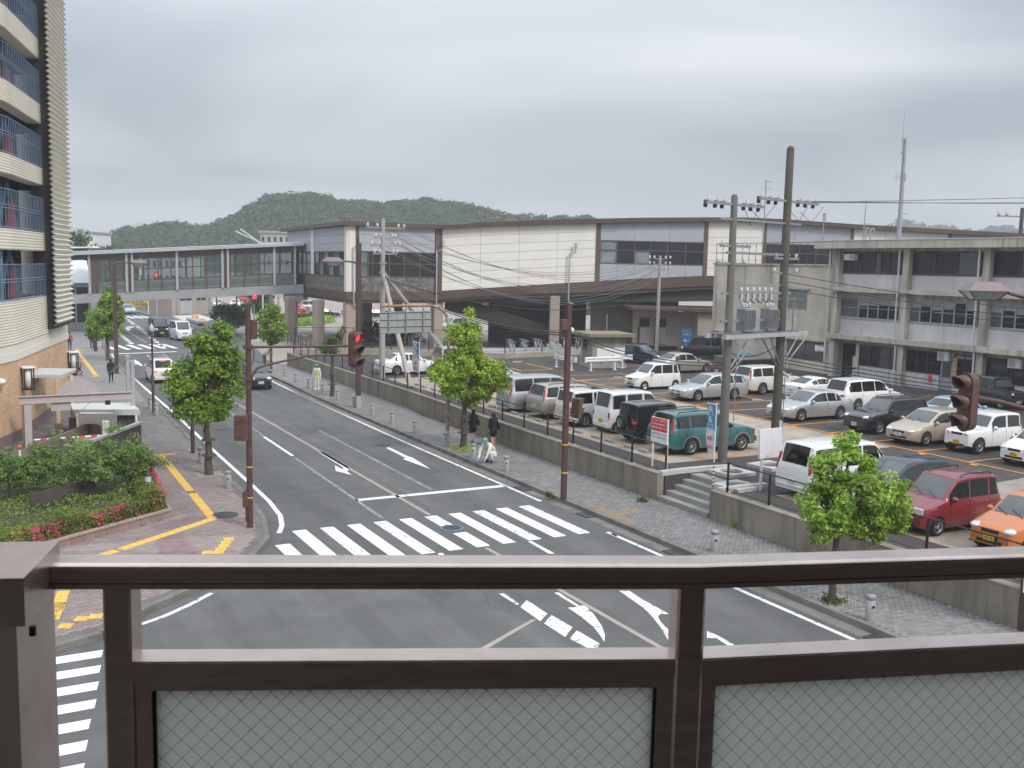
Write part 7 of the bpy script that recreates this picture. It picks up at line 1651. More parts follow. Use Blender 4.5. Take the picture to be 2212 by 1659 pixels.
# ================================================================== POLES, SIGNALS, WIRES AND STREET FURNITURE
def textmesh(s, size, m, ext=.002, align='CENTER'):
    cu = bpy.data.curves.new('text', 'FONT'); cu.body = s; cu.size = size; cu.extrude = ext; cu.align_x = align; cu.align_y = 'CENTER'; cu.resolution_u = 2
    o = bpy.data.objects.new('text', cu); COL.objects.link(o); dg = bpy.context.evaluated_depsgraph_get(); me = bpy.data.meshes.new_from_object(o.evaluated_get(dg)); bpy.data.objects.remove(o); bpy.data.curves.remove(cu)
    me.name = 'lettering'; me.materials.clear(); me.materials.append(m); return me
def lettering(parent, s, size, m, loc, rz, name='lettering', fit=None, fith=None):
    """flat letters standing upright, facing along the -Y axis turned by rz"""
    me = textmesh(s, size, m); o = inst(name, me, parent, loc, (PI/2,0,rz))
    if len(me.vertices): 
        w = max(v.co.x for v in me.vertices)-min(v.co.x for v in me.vertices)
        if fit and w > fit: o.scale = (fit/w,fit/w,1)
    return o
M_INS = mat('white_insulator', (.5,.5,.5), .2, var=0); M_YBAND = mat('yellow_band', (.6,.34,.03), .6, var=.1)
M_SIGB = mat('brown_signal_housing', (.105,.055,.045), .5, var=.15, scale=6)
M_LRED = mat('lit_red_lens', (1,.02,.03), .3, var=0, emit=3.2); M_LAMB = mat('dark_amber_lens', (.16,.085,.01), .25, var=.1); M_LGRN = mat('dark_green_lens', (.01,.06,.085), .25, var=.1); M_LOFF = mat('dark_red_lens', (.06,.012,.012), .3, var=0)
def signal_head(parent, loc, rz, h=1.28, red=False):
    """three lamps in an upright housing with hoods; faces along its own -Y"""
    s = h/1.28; e = thing('signal_head', None, None, loc, rz); e.parent = parent; e.scale = (s,)*3
    mb = MB()
    pr = [(-.2,0),(.2,0),(.2,1.28),(-.2,1.28)]
    P = []
    for y in (-.09,.12):
        w = .205 if y < 0 else .17
        for i in range(9): a = PI*i/8; P.append((w*math.cos(a),y,1.08+w*math.sin(a)))
        for i in range(9): a = PI+PI*i/8; P.append((w*math.cos(a),y,.2+w*math.sin(a)))
    n = 18; mb.add(P,[tuple(range(n)),tuple(range(2*n-1,n-1,-1))]+[(i,n+i,n+(i+1)%n,(i+1)%n) for i in range(n)])
    mb.cbox((0,.15,.64),(.1,.1,.8)); mb.build('housing', M_SIGB, e)
    for z, m in ((1.06,M_LRED if red else M_LOFF),(.64,M_LAMB),(.22,M_LGRN)):
        l = MB(); l.lathe([(0,-.02),(.09,-.012),(.15,.008)],n=18,axis='Y'); ln = l.build('lens', m, e, (0,-.10,z))
        v = MB(); P = []
        for i in range(15):
            a = math.radians(-40+260*i/14); L_ = .30*(.45+.55*max(0,math.sin(a)))+.03
            for r in (.175,.165):
                P += [(r*math.cos(a),-.09,z+r*math.sin(a)),(r*1.02*math.cos(a),-.09-L_,z+r*math.sin(a)-.02)]
        F = []
        for i in range(14): k = 4*i; F += [(k,k+1,k+5,k+4),(k+2,k+6,k+7,k+3),(k+1,k+3,k+7,k+5)]
        v.add(P,F,0,True); v.build('hood', M_SIGB, e)
    return e
def ped_head(parent, loc, rz, name='pedestrian_signal'):
    e = thing(name, None, None, loc, rz); e.parent = parent; mb = MB(); mb.rbox((0,0,0),(.42,.22,.8),.03); mb.build('housing', M_SIGB, e)
    for z, m in ((.19,M_LOFF),(-.19,M_LGRN)):
        l = MB(); l.rbox((0,-.115,z),(.27,.02,.27),.004); l.build('lens', m, e); v = MB(); v.cbox((0,-.2,z+.17),(.34,.22,.02)); v.cbox((-.16,-.17,z+.06),(.02,.14,.22)); v.cbox((.16,-.17,z+.06),(.02,.14,.22)); v.build('hood', M_SIGB, e)
    mb = MB(); mb.cbox((0,.2,.25),(.06,.25,.05)); mb.cbox((0,.2,-.25),(.06,.25,.05)); mb.build('bracket', M_BROWNR, e); return e
def relp(p, o): return Vector(p)-Vector(o)
# signal pole on the left corner with its long arm
o = (7.33,30.49,.15); t = thing('signal_pole', 'brown signal pole on the left corner whose arm carries the lit red light', 'traffic light', o); h = hgt(o[0],o[1],665)-.15
mb = MB(); mb.tube([(0,0,0),(0,0,h*.45),(0,0,h)],[.10,.09,.085],14); mb.build('pole', M_BROWNR, t)
for yy in (A3(1613,1023)[1],A3(1613,1222)[1]): z = hgt(o[0],o[1],yy)-.15; mb = MB(); mb.lathe([(.103,z-.025),(.103,z+.025)],n=14); mb.build('yellow_band', M_YBAND, t)
Z7p = lambda q: relp(PY(*Z7(*q),30.45), o)
mb = MB(); mb.tube([(0,0,Z7p((0,378)).z), Z7p((300,374)), Z7p((935,365))],.04,8); mb.tube([(0,0,Z7p((0,700)).z),Z7p((5,650)),Z7p((40,590)),Z7p((130,555)),Z7p((350,505)),Z7p((540,465)),Z7p((620,458)),Z7p((935,455))],.035,8); mb.cbox((0,0,Z7p((0,378)).z),(.26,.26,.12)); mb.cbox((0,0,Z7p((0,690)).z),(.24,.24,.1)); mb.build('arm', M_BROWNR, t)
p = Z7p((985,590)); signal_head(t, p+Vector((.06,.0,0)), .42, 1.24, True)
p = relp(PY(*A3(1565,770),30.5), o); ped_head(t, p, 2.6); p = relp(PY(*B6(1860,640),30.5), o); e = ped_head(t, p, -2.2); e.scale = (.6,.6,.75)
mb = MB(); mb.tube([(-.05,0,p.z-.3),(.2,.05,p.z-.7),(.12,0,p.z-1.1)],.018,5); mb.tube([(-.11,0,.2),(-.11,0,1.2)],.03,6); mb.cbox((-.14,0,.9),(.14,.12,.5)); mb.build('conduit', M_BROWNR, t)
# signal and lamp on the pole at the right edge
_g = G(2209,1360,.15); o = (_g.x,_g.y,.15); t = thing('signal_pole', 'brown pole at the right edge carrying an unlit signal head and a lantern', 'traffic light', o)
mb = MB(); mb.tube([(0,0,0),(0,0,3.2)],.125,14); mb.tube([(0,0,3.2),(0,0,hgt(o[0],o[1],600)-.15)],.1,14); mb.build('pole', M_BROWNP, t)
mb = MB(); mb.cbox((-.105,-.09,1.15),(.012,.16,.42),.7); mb.build('white_label', M_WHITEP, t)
RP = lambda px,py: relp(PY(px,py,14.6), o)
mb = MB(); mb.tube([RP(2095,857),RP(2160,868),(0,0,RP(2230,884).z)],.055,10); mb.build('arm', M_BROWNR, t)
p = RP(2086,932); signal_head(t, p, -1.75, 1.33)
lp_ = RP(2125,628); mb = MB(); mb.tube([RP(2160,628),RP(2205,640),(0,0,RP(2260,650).z)],[.03,.05,.06],8); mb.build('lamp_arm', M_BROWNP, t)
def lantern(parent, p, w=.95, rz=0):
    e = thing('lantern', None, None, p, rz); e.parent = parent; s = w/.95; e.scale = (s,s,s)
    mb = MB(); B = [(-.48,-.3,0),(.48,-.3,0),(.48,.3,0),(-.48,.3,0)]; T_ = [(-.26,-.16,.2),(.26,-.16,.2),(.26,.16,.2),(-.26,.16,.2)]; mb.add(B+T_,[(0,1,5,4),(1,2,6,5),(2,3,7,6),(3,0,4,7),(4,5,6,7),(3,2,1,0)]); mb.build('shade', M_LIL2, e)
    mb = MB(); b2 = [(-.24,-.15,-.2),(.24,-.15,-.2),(.24,.15,-.2),(-.24,.15,-.2)]; B2 = [(x*.92,y*.92,-.003) for x,y,z in B]; mb.add(B2+b2,[(0,4,5,1),(1,5,6,2),(2,6,7,3),(3,7,4,0),(4,7,6,5)]); mb.build('lens', mat('lantern_lens',(.30,.30,.31),.15,var=.1), e)
    mb = MB(); [mb.tube([B2[i],b2[i]],.016,4) for i in range(4)]; [mb.tube([b2[i],b2[(i+1)%4]],.016,4) for i in range(4)]; mb.build('lens_frame', M_BROWNP, e); return e
M_LIL2 = mat('purple_grey_shade', (.20,.15,.165), .5, var=.08)
lantern(t, lp_, .95, YAW*-1)
# street lamps
def lamp_post(label, o, ytop, tip, yw, r=.1, grey=0):
    t = thing('street_lamp', label, 'street lamp', o, 0, 'brown street lamps'); h = hgt(o[0],o[1],ytop)-.15; mb = MB(); mb.rbox((0,0,h/2),(2*r,2*r,h),.015); mb.build('pole', M_BROWNP, t)
    if grey: mb = MB(); mb.rbox((0,0,.35),(2*r+.02,2*r+.02,.7),.01); mb.build('base_sleeve', M_GREYP, t)
    e = relp(PY(*tip,o[1]), o); s = 1 if e.x > 0 else -1; mb = MB(); mb.tube([(0,0,e.z-.35),(s*.1,0,e.z-.1),(s*.3,0,e.z),(e.x,0,e.z+.05)],[.06,.06,.055,.04],8); mb.build('arm', M_BROWNP, t)
    lantern(t, e+Vector((s*.2,0,0)), yw)
lamp_post('brown street lamp on the left pavement near the walking woman', (8.83,75.72,.15), 570, A2(690,478), 1.1, .13)
lamp_post('brown street lamp on the right pavement behind the lit signal', (19.17,53.82,.15), 525, A4(480,465), 1.1, .13, 1)
# slim posts
def slim(name, label, cat, o, ytop, r, m, extra=None, sq=False):
    t = thing(name, label, cat, o); h = hgt(o[0],o[1],ytop)-o[2]; mb = MB()
    if sq: mb.rbox((0,0,h/2),(2*r,2*r,h),.01)
    else: mb.tube([(0,0,0),(0,0,h)],r,10)
    mb.build('pole', m, t)
    if extra: extra(t,h)
    return t
def diamond(t,h): mb = MB(); mb.lathe([(0,h-.25),(.2,h-.05),(0,h+.3)],n=4); mb.build('lantern', M_LGREY, t); mb = MB(); mb.lathe([(.07,.0),(.09,1.9),(.045,2.0)],n=10); mb.build('sleeve', M_BROWNP, t)
slim('garden_lamp_post', 'slim brown lamp post with a pointed pale lantern in front of the braking white car', 'lamp post', (8.32,55.88,.15), A3(990,130)[1], .055, M_BROWNP, diamond)
def nopark(t,h):
    mb = MB(); mb.lathe([(0,0),(.3,0),(.3,.03),(0,.03)],n=20,axis='Y'); mb.build('disc', M_RED, t, (0,-.12,h-.5)); mb = MB(); mb.lathe([(0,-.004),(.21,-.004),(.21,.0)],n=20,axis='Y'); mb.build('disc_face', mat('sign_blue',(.03,.10,.35),.5), t, (0,-.12,h-.5)); mb = MB(); mb.lathe([(.085,0),(.085,1.5),(.06,1.6)],n=10); mb.build('sleeve', M_BROWNP, t)
slim('sign_post', 'brown sign post with a red and blue disc hidden behind the left street tree', 'sign post', (8.04,43.45,.15), 800, .055, M_BROWNP, nopark)
t = thing('bent_pipe_post', 'thin grey pipe post with a bent top beside the left street tree', 'post', (7.96,40.8,.15)); mb = MB(); h = hgt(7.96,40.8,A3(1290,700)[1]); mb.tube([(0,0,0),(0,0,h-.5),(-.06,0,h-.2),(-.28,0,h)],.035,8); mb.build('pipe', M_GREYP, t)
slim('brown_post', 'stout brown post beside the waiting people at the far left crossing', 'post', (9.31,94.39,.15), A2(340,1030)[1], .16, M_BROWNP)
slim('grey_post', 'thin grey post in front of the far left crossing', 'post', (9.5,88.5,.15), A2(405,1085)[1], .06, M_GREYP)
def yb2(t,h):
    for yy in (A7(755,930)[1],A7(755,1172)[1]): z = hgt(18.33,29.78,yy)-.15; mb = MB(); mb.rbox((0,0,z),(.19,.19,.05),.003); mb.build('yellow_band', M_YBAND, t)
    p = relp(PY(*A7(862,615),29.9),(18.33,29.78,.15)); e = ped_head(t, p, 1.9); e.scale = (.9,.9,.9); mb = MB(); mb.tube([(0,0,p.z+.3),(p.x,0.1,p.z+.3)],.02,5); mb.tube([(0,0,p.z-.25),(p.x,.1,p.z-.25)],.02,5); mb.build('bracket_pipe', M_BROWNR, t)
    p = relp(PY(*A5(748,1010),29.6),(18.33,29.78,.15)); mb = MB(); mb.rbox(p,(.22,.2,.36),.01); mb.build('junction_box', M_SIGB, t); mb = MB(); mb.lathe([(0,-.05),(.08,-.03),(.11,.03),(.0,.05)],tuple(relp(PY(*A5(820,1060),29.78),(18.33,29.78,.15))),12,axis='Y'); mb.build('mirror_lamp', M_LGREY, t)
slim('signal_pole', 'square brown pole with yellow bands at the crossing before the car park stair', 'signal pole', (18.33,29.78,.15), 655, .086, M_BROWNR, yb2, True)
# sign seen from behind on its rusty curved mast
o = (19.22,41.68,.15); t = thing('road_sign', 'grey back of a large road sign hanging from a rusty curved mast', 'road sign', o); S = lambda q: relp(PY(*A4(*q),41.68), o)
mb = MB(); mb.tube([(0,0,0),(0,0,3.0),(0,0,S((1450,1050)).z)],[.1,.09,.075],10); mb.tube([(0,0,S((1450,1050)).z),S((1448,1000)),S((1435,940)),S((1400,885)),S((1350,855)),S((1290,846))],.065,10); mb.build('mast', mat('rusty_pale_paint',(.40,.33,.30),.6,var=.15,scale=4,col2=(.2,.08,.05),c2s=3,c2lo=.45,c2hi=.6), t)
mb = MB(); mb.tube([S((1290,846)),S((1000,848)),S((862,852))],.06,10); mb.build('arm', M_RUST, t)
a, b, c, d = S((853,902)),S((1300,890)),S((1298,1078)),S((857,1090)); 
for i in range(3):
    u0, u1 = i/3, (i+1)/3; mb = MB(); mb.slab([d+(c-d)*u0+Vector((.012,0,0)),d+(c-d)*u1-Vector((.0,0,0)),a+(b-a)*u1,a+(b-a)*u0+Vector((.012,0,0))],.03); mb.build('panel', mat('sign_back_grey',(.34,.345,.345),.55,.2,var=.08), t)
mb = MB()
for v in (.03,.36,.68,.97): mb.tube([a+(d-a)*v+Vector((0,-.03,0)),b+(c-b)*v+Vector((0,-.03,0))],.022,5)
mb.build('rib', M_STEEL, t)
for u in (.17,.5,.84): mb = MB(); p, q = a+(b-a)*u, d+(c-d)*u; mb.cbox(((p+q)/2+Vector((0,-.05,.14))),(.05,.05,(p-q).length+.32)); mb.build('hanger', M_STEEL, t)
# bollards
bm = MB(); bm.lathe([(.118,0),(.118,.5),(.108,.505),(.108,.52),(.118,.525),(.118,.6),(.105,.625),(0,.63)],n=16); BOL = bm.mesh('body', mat('grey_bollard',(.30,.30,.30),.6,var=.12,scale=5)); bm = MB(); bm.cbox((-.06,-.1,.36),(.06,.045,.045),-.55); BOH = bm.mesh('slot', M_DARK)
BR = [(19.58,73.7),(19.45,70.2),(19.28,66.7),(19.19,63.47),(19.14,60.33),(19.09,57.25),(19.0,54.09),(18.92,50.83),(18.9,47.85),(18.85,44.69),(18.79,41.0),(18.72,37.91),(18.73,34.89),(19.06,22.36),(18.68,16.17)]
BW = ['farthest grey bollard on the right kerb near the wall end','second farthest grey bollard on the right kerb','grey bollard on the right kerb two before the standing road worker','grey bollard joined by a low rail beside the standing road worker','grey bollard just nearer than the standing road worker','grey bollard beside the thin sparse street tree','grey bollard left of the brown lamp post foot','grey bollard just nearer than the brown lamp post','grey bollard second nearer than the brown lamp post','grey bollard third nearer than the brown lamp post','grey bollard at the foot of the curved sign mast','grey bollard behind the crouching worker','grey bollard just nearer than the crouching worker','grey bollard on the right pavement seen just above the railing','nearest grey bollard below the top rail beside the tree grate']
for (x,y),lab in zip(BR+[(8.36,57.21),(8.3,54.83),(7.96,41.31),(7.93,36.23)], BW+['farther of two grey bollards flanking the slim lantern post','nearer of two grey bollards flanking the slim lantern post','grey bollard beside the bent pipe post on the left','nearest grey bollard on the left kerb by the tree']):
    t = thing('bollard', lab, 'bollard', (x,y,.15), random.uniform(-.3,.3), 'grey bollards along the kerbs'); inst('body', BOL, t); inst('slot', BOH, t)
t = thing('low_rail', 'low grey bar lying between two bollards by the standing worker', 'rail', (19.2,65,.15)); mb = MB(); mb.tube([(0,1.5,.35),(0,-1.4,.35)],.04,8); mb.build('bar', M_GREYP, t)
# utility poles
M_POLE = mat('concrete_pole', (.36,.35,.33), .8, var=.1, scale=1.5); M_POLED = mat('dark_old_concrete_pole', (.08,.073,.06), .85, var=.15, scale=1.5, col2=(.07,.072,.05), c2s=.8)
class Insul:
    """insulators of one kind, each set on its arm as a piece of its own"""
    def __init__(s, me=None): s.p = []; s.me = me
    v = property(lambda s: s.p)
    def build(s, name, m, parent):
        global INSM
        me = s.me or INSM
        for p, k in s.p: inst(name, me, parent, p, sc=(k,k,k))
def insul(mb, p, s=1):
    if isinstance(mb, Insul): mb.p.append((Vector(p), s)); return
    mb.lathe([(.0,0),(.05*s,0),(.085*s,.04*s),(.05*s,.06*s),(.085*s,.11*s),(.05*s,.13*s),(.07*s,.18*s),(0,.2*s)],tuple(p),8)
_m = MB(); insul(_m, (0,0,0)); INSM = _m.mesh('insulator', M_INS); _m = MB(); _m.lathe([(.0,-.28),(.07,-.26),(.085,-.16),(.06,-.12),(.085,-.06),(.06,0),(0,.02)],n=8); STRM = _m.mesh('strain_insulator', mat('brown_insulator',(.07,.055,.05),.3))
def wire(a, b, sag, r=.014, label='overhead cable strung above the car park', group='overhead wires', m=None):
    a, b = Vector(a), Vector(b); mb = MB(); n = 14; pts = [a+(b-a)*(i/n)-Vector((0,0,sag*4*(i/n)*(1-i/n))) for i in range(n+1)]; mb.tube([p-a for p in pts],r,4)
    o = mb.build('overhead_wire', m or M_WIREG, None, a); tag(o, label, 'wire', group); return o
o = (23.09,60.29,1.0); U1 = Vector(o); t = thing('utility_pole', 'pale concrete utility pole propped by two leaning struts', 'utility pole', o); h = hgt(o[0],o[1],472)-1
mb = MB(); mb.tube([(0,0,0),(0,0,h)],[.2,.13],14); mb.build('pole', M_POLE, t); sz = hgt(o[0],o[1],592)-1
mb = MB(); mb.tube([(22.99-o[0],55.27-o[1],0),(0,-.1,sz)],[.17,.13],12); mb.build('strut', M_POLE, t); T2 = Vector((.1,.1,sz+.05)); e = relp(PY(943,738,62.6), o); dvec = e-T2; k = -T2.z/dvec.z; mb = MB(); mb.tube([T2+dvec*min(k,2.2),T2],[.17,.13],12); mb.build('strut', M_POLE, t)
U1w = []
for yy, L_ in ((492,2.6),(514,1.4),(531,2.0),(548,1.6)):
    z = hgt(o[0],o[1],yy)-1; mb = MB(); mb.cbox((.15,0,z),(L_,.09,.09)); mb.build('crossarm', M_STEEL, t); ib = Insul()
    for u in (-.45,-.2,.35,.5): insul(ib,(.15+u*L_,0,z+.05),1.2); U1w.append(U1+Vector((.15+u*L_,0,z+.2)))
    ib.build('insulator', M_INS, t)
mb = MB(); [mb.cbox((0,0,sz+d),(.38,.38,.12)) for d in (-.6,.1,.7)]; mb.build('band', M_STEEL, t)
p = G(1485,752,1.0); U2 = Vector((52.6,70.6,1.0)); t = thing('utility_pole', 'slim grey utility pole with a blue arrow sign by the beige annex', 'utility pole', U2); h = hgt(U2.x,U2.y,552)-1; mb = MB(); mb.tube([(0,0,0),(0,0,h)],[.17,.12],12); mb.build('pole', M_POLE, t)
for dz in (.3,.8,1.2): mb = MB(); mb.cbox((0,0,h-dz),(2.0,.08,.08),.5); mb.build('crossarm', M_STEEL, t); ib = Insul(); [insul(ib,(u*.87,-u*.47,h-dz+.04),1.3) for u in (-.9,-.5,.5,.9)]; ib.build('insulator', M_INS, t)
sg = thing('arrow_sign', 'blue sign with a white left arrow on the slim grey utility pole', 'sign', (*PY(*A5(1812,1118),69.9)[:2],0)); s0 = PY(*A5(1812,1118),69.9); sg.location = s0; s0h = 1.45; mb = MB(); mb.box(-.48,.48,0,.03,-s0h/2,s0h/2); mb.build('panel', mat('sign_sky_blue',(.05,.25,.55),.5), sg)
lettering(sg,'パーク&レール',.15,M_WHITEP,(0,-.006,.5),0,fit=.85); lettering(sg,'駐車場',.22,M_WHITEP,(0,-.006,.22),0,fit=.8); mb = MB(); mb.cbox((.06,-.006,-.3),(.42,.006,.09)); mb.poly([(-.34,-.008,-.3),(-.1,-.008,-.5),(-.1,-.008,-.1)]); mb.build('arrow', M_WHITEP, sg); sg.rotation_euler = (0,0,-.4)
# twin poles with the transformer platform
B_, A_ = Vector((25.42,29.61,1.0)), Vector((28.9,30.45,1.0)); twin = thing('transformer_poles', 'twin dark concrete poles joined by a transformer platform and crossarms', 'utility pole', B_)
hB, hA = hgt(B_.x,B_.y,420)-1, hgt(A_.x,A_.y,316)-1; av = A_-B_
mb = MB(); mb.tube([(0,0,0),(0,0,hB-.08),(0,0,hB)],[.19,.125,.07],14); mb.build('pole', mat('mid_grey_concrete_pole',(.13,.122,.108),.85,var=.12,scale=1.5), twin); mb = MB(); mb.tube([av,av+Vector((0,0,hA-.1)),av+Vector((0,0,hA))],[.2,.15,.08],14); mb.build('pole', M_POLED, twin)
ad_ = Vector((av.x,av.y,0)).normalized(); rzA = math.atan2(ad_.y,ad_.x)
def zat(q, P): return hgt(P.x,P.y,A6(*q)[1])-1
def beam(p, L_, z, w=.09, m=M_STEEL, name='crossarm', hh=None): mb = MB(); mb.cbox(Vector((p.x,p.y,z)),(L_,w,hh or w),rzA); return mb.build(name, m, twin)
zp = zat((480,1445),B_); mid = av*.5
for off in (-.45,.45):
    n_ = Vector((-ad_.y,ad_.x,0))*off; beam(mid+n_+ad_*.2,5.6,zp,.1,M_GREYP,'platform_beam',.16)
for u in np.linspace(-2.2,2.3,10): mb = MB(); mb.cbox(mid+ad_*u+Vector((0,0,zp+.1)),(.18,1.0,.03),rzA); mb.build('platform_board', M_STEEL, twin)
for P, s in ((Vector((0,0,0)),1),(av,-1),(av,1)): mb = MB(); mb.tube([P+Vector((0,0,zp-1.5)),P+ad_*s*1.35+Vector((0,0,zp-.1))],.04,5); mb.tube([P+Vector((.12,0,zp-1.5)),P+ad_*s*1.35+Vector((.2,-.3,zp-.1))],.035,5); mb.build('brace', M_STEEL, twin)
for q in ((430,1375),(570,1390)):
    p = relp(PV((B_.x,B_.y),(A_.x,A_.y),*A6(*q)),B_); mb = MB(); mb.rbox((p.x,p.y,zp+.62),(.62,.5,.9),.05,rzA); mb.build('transformer', mat('transformer_grey',(.27,.28,.29),.5,.2,var=.1), twin); mb = MB()
    for i in range(6): mb.cbox(Vector((p.x,p.y,zp+.62))+ad_*(-.25+.1*i)+Vector((0,-.3,0)),(.03,.12,.7),rzA)
    mb.build('cooling_fin', MATS['transformer_grey'], twin); ib = Insul(); [insul(ib,Vector((p.x,p.y,zp+1.07))+ad_*(u),1.1) for u in (-.2,0,.2)]; ib.build('insulator', M_INS, twin)
for yy in (945,1190,1355): beam(mid,4.6 if yy!=945 else 4.2,zat((480,yy),B_),.09)
beam(mid+ad_*.1,5.4,zat((480,745),B_),.08)
for P, yy, L_, c in ((Vector((0,0,0)),655,3.6,.1),(av,635,4.2,.15),(Vector((0,0,0)),905,1.9,.2),(av,1068,1.9,.1),(av,980,1.7,.1),(Vector((0,0,0)),1010,1.9,0)):
    z = zat((500,yy),B_+P); beam(P+ad_*c,L_,z); ib = Insul(); db = Insul(STRM)
    for u in ((-.46,-.3,-.18,.2,.33,.47) if L_ > 3 else (-.42,.42)):
        q = P+ad_*(c+u*L_); insul(ib,Vector((q.x,q.y,z+.04)),.85)
        if L_ > 3: db.p.append((Vector((q.x,q.y+.2,z+.1)),1))
    ib.build('insulator', M_INS, twin)
    if db.v: db.build('strain_insulator', None, twin)
ib = Insul(); z = zat((480,1190),B_)
for i in range(6): insul(ib,Vector((0,0,z+.05))+ad_*(.7+.4*i),1.0); cb_ = MB(); cb_.cbox(Vector((0,0,z-.15))+ad_*(.7+.4*i),(.1,.12,.3),rzA); cb_.build('cutout_switch', M_INS, twin)
ib.build('insulator', M_INS, twin); z2_ = zat((480,1140),B_); beam(mid,3.6,z2_,.06)
mb = MB()
for i in range(5):
    a = Vector((0,0,z-.2))+ad_*(.7+.45*i); b = Vector((0,0,zp+1.3))+ad_*(.9+.45*i); mb.tube([a,(a+b)/2+Vector((.1,-.25,-.1)),b],.012,4)
for a, b in (((460,680),(610,660)),((700,690),(810,660)),((760,700),(900,670)),((430,690),(500,700))):
    P, Q = relp(PV((B_.x,B_.y),(A_.x,A_.y),*A6(*a)),B_), relp(PV((B_.x,B_.y),(A_.x,A_.y),*A6(*b)),B_); mb.tube([P,(P+Q)/2-Vector((0,0,.55)),Q],.013,4)
mb.build('jumper_cable', M_WIRE, twin)
mb = MB(); q = relp(PV((B_.x,B_.y),(A_.x,A_.y),*A6(745,1310)),B_)
for s in (0,.0): pass
for u in (2.55,4.4): mb.cbox(ad_*u+Vector((0,0,zp+.75)),(.05,.05,1.3),rzA)
mb.cbox(ad_*3.0+Vector((0,0,zp+1.4)),(3.2,.05,.05),rzA); mb.cbox(ad_*3.4+Vector((0,0,zp+.75)),(2.0,.04,.04),rzA); mb.build('platform_railing', M_STEEL, twin)
MB().tube([(.3,-.2,1.6),(.3,-.2,4.2)],.02,5).build('conduit', M_STEEL, twin); MB().tube([av+Vector((.26,-.1,.6)),av+Vector((.26,-.1,4.5))],.02,5).build('conduit', M_STEEL, twin)
U3 = PD(2200,560,104); U3.z = 1; t = thing('utility_pole', 'utility pole with crossarms rising behind the office roof at the right edge', 'utility pole', U3); h = hgt(U3.x,U3.y,449)-1; mb = MB(); mb.tube([(0,0,0),(0,0,h)],[.25,.2],10); mb.build('pole', M_POLED, t)
for dz,L_ in ((.9,5.2),(3.6,4.2)): mb = MB(); mb.cbox((0,0,h-dz),(L_,.14,.14),-.5); mb.build('crossarm', M_STEEL, t); ib = Insul(); [insul(ib,(u*L_*.87,-u*L_*.48,h-dz+.07),2.4) for u in (-.46,-.3,.3,.46)]; ib.build('insulator', M_INS, t)
# wires
top_ = lambda P,q: P+Vector((0,0,zat(q,P)))
for (u,(x,y,z),wd) in ((1.9,(118,44,21.5),'uppermost'),(2.1,(118,42,20.2),'middle'),(1.2,(118,43,19.8),'lowest')):
    wire(A_+ad_*u+Vector((0,0,zat((500,640),A_)+.1)), (x,y,z-3), .4, .016, wd+' of the three high cables running from the twin poles to the right edge')
for i,a in enumerate(U1w[:12]): wire(a, U2+Vector((random.uniform(-.8,.8),random.uniform(-.4,.4),hgt(U2.x,U2.y,552)-1.2-.14*i)), 2.1+.1*i, .016, 'thin cable sagging across the cream station wall', m=M_WIREG)
br_ = Vector((18.33,29.78,hgt(18.33,29.78,A5(770,1085)[1])))
lowA = A_+Vector((0,0,zat((650,1560),A_))); lowB = B_+Vector((0,0,zat((310,1600),B_)))
for d in (0,.09): wire(U1+Vector((.1,-.15,hgt(U1.x,U1.y,594)-1-d)), br_+Vector((0,.1,-d)), .75, .024, 'thick twisted cable from the strutted pole to the brown crossing pole', m=M_WIRE)
for d in (0,.12): wire(br_+Vector((.1,0,-d)), lowB+Vector((0,0,-d)), .35, .017, 'cable from the brown crossing pole to the twin concrete poles', m=M_WIRE)
wire(U1+Vector((0,0,hgt(U1.x,U1.y,600)-1)), U2+Vector((0,0,hgt(U2.x,U2.y,640)-1)), 1.6, .03, 'thick cable with a splice box across the dark station underside', m=M_WIRE)
for d,e in ((0,(53.9,22,6.4)),(.3,(53.9,21,5.9)),(.6,(53.9,20,5.6))): wire(A_+Vector((0,0,zat((690,1070),A_)-d)), e, .5, .015, 'cable from the twin poles across the office front', m=M_WIRE)
for d in (0,.16,.3): wire(lowA+Vector((.1,0,-d)), (36.5,11.5,4.2-d), .3, .018, 'low cable running from the twin poles over the parked cars to the right', m=M_WIRE)
wire(lowB+Vector((0,0,.4)), lowA+Vector((0,0,.5)), .35, .02, 'slack cable between the twin poles', m=M_WIRE)
p = PD(1306,680,70); hz_ = Vector((42.6,63.6,3.3))
for e in ((0,0,.0),(.6,.2,-.3)): wire(hz_+Vector((0,0,1.55)), U2+Vector((0,0,hgt(U2.x,U2.y,660)-1.3+e[2])), .5, .016, 'service cable from the hut roof to the slim grey pole', m=M_WIRE)
# white blank sign, red notice, banners
t = thing('blank_sign', 'plain white panel sign on two posts seen beside the white minivan', 'sign', (23.3,25.07,1.0)); q = [relp(PV((23.3,25.07),(24.86,25.89),*A8(*s)),(23.3,25.07,1)) for s in ((400,838),(552,822),(552,622),(400,640))]; mb = MB(); mb.slab(q,.06); mb.build('panel', M_WLILAC, t)
for u in (.13,.9): p = q[0]+(q[1]-q[0])*u; mb = MB(); mb.rbox((p.x,p.y+.06,(q[3].z+.05)/2),(.07,.07,q[3].z+.05),.008); mb.build('post', M_LGREY, t)
X0_ = (22.25,29.95,1.0); t = thing('notice_sign', 'red and white Japanese parking notice on white posts above the fence', 'sign', X0_); S = lambda s: relp(PXx(*A7(*s),22.25),X0_); a, b, c, d = S((1500,905)),S((1640,938)),S((1655,718)),S((1508,688)); L_ = abs(b.y-a.y); z0, z1 = (a.z+b.z)/2, (c.z+d.z)/2
y0 = a.y; 
mb = MB(); mb.box(0,.03,y0-L_,y0,z0,z1); mb.build('panel', M_WHITEP, t); mb = MB(); mb.box(-.006,-.001,y0-L_+.02,y0-.02,z0+(z1-z0)*.48,z1-.02); mb.build('red_field', M_RED, t); H_ = z1-z0
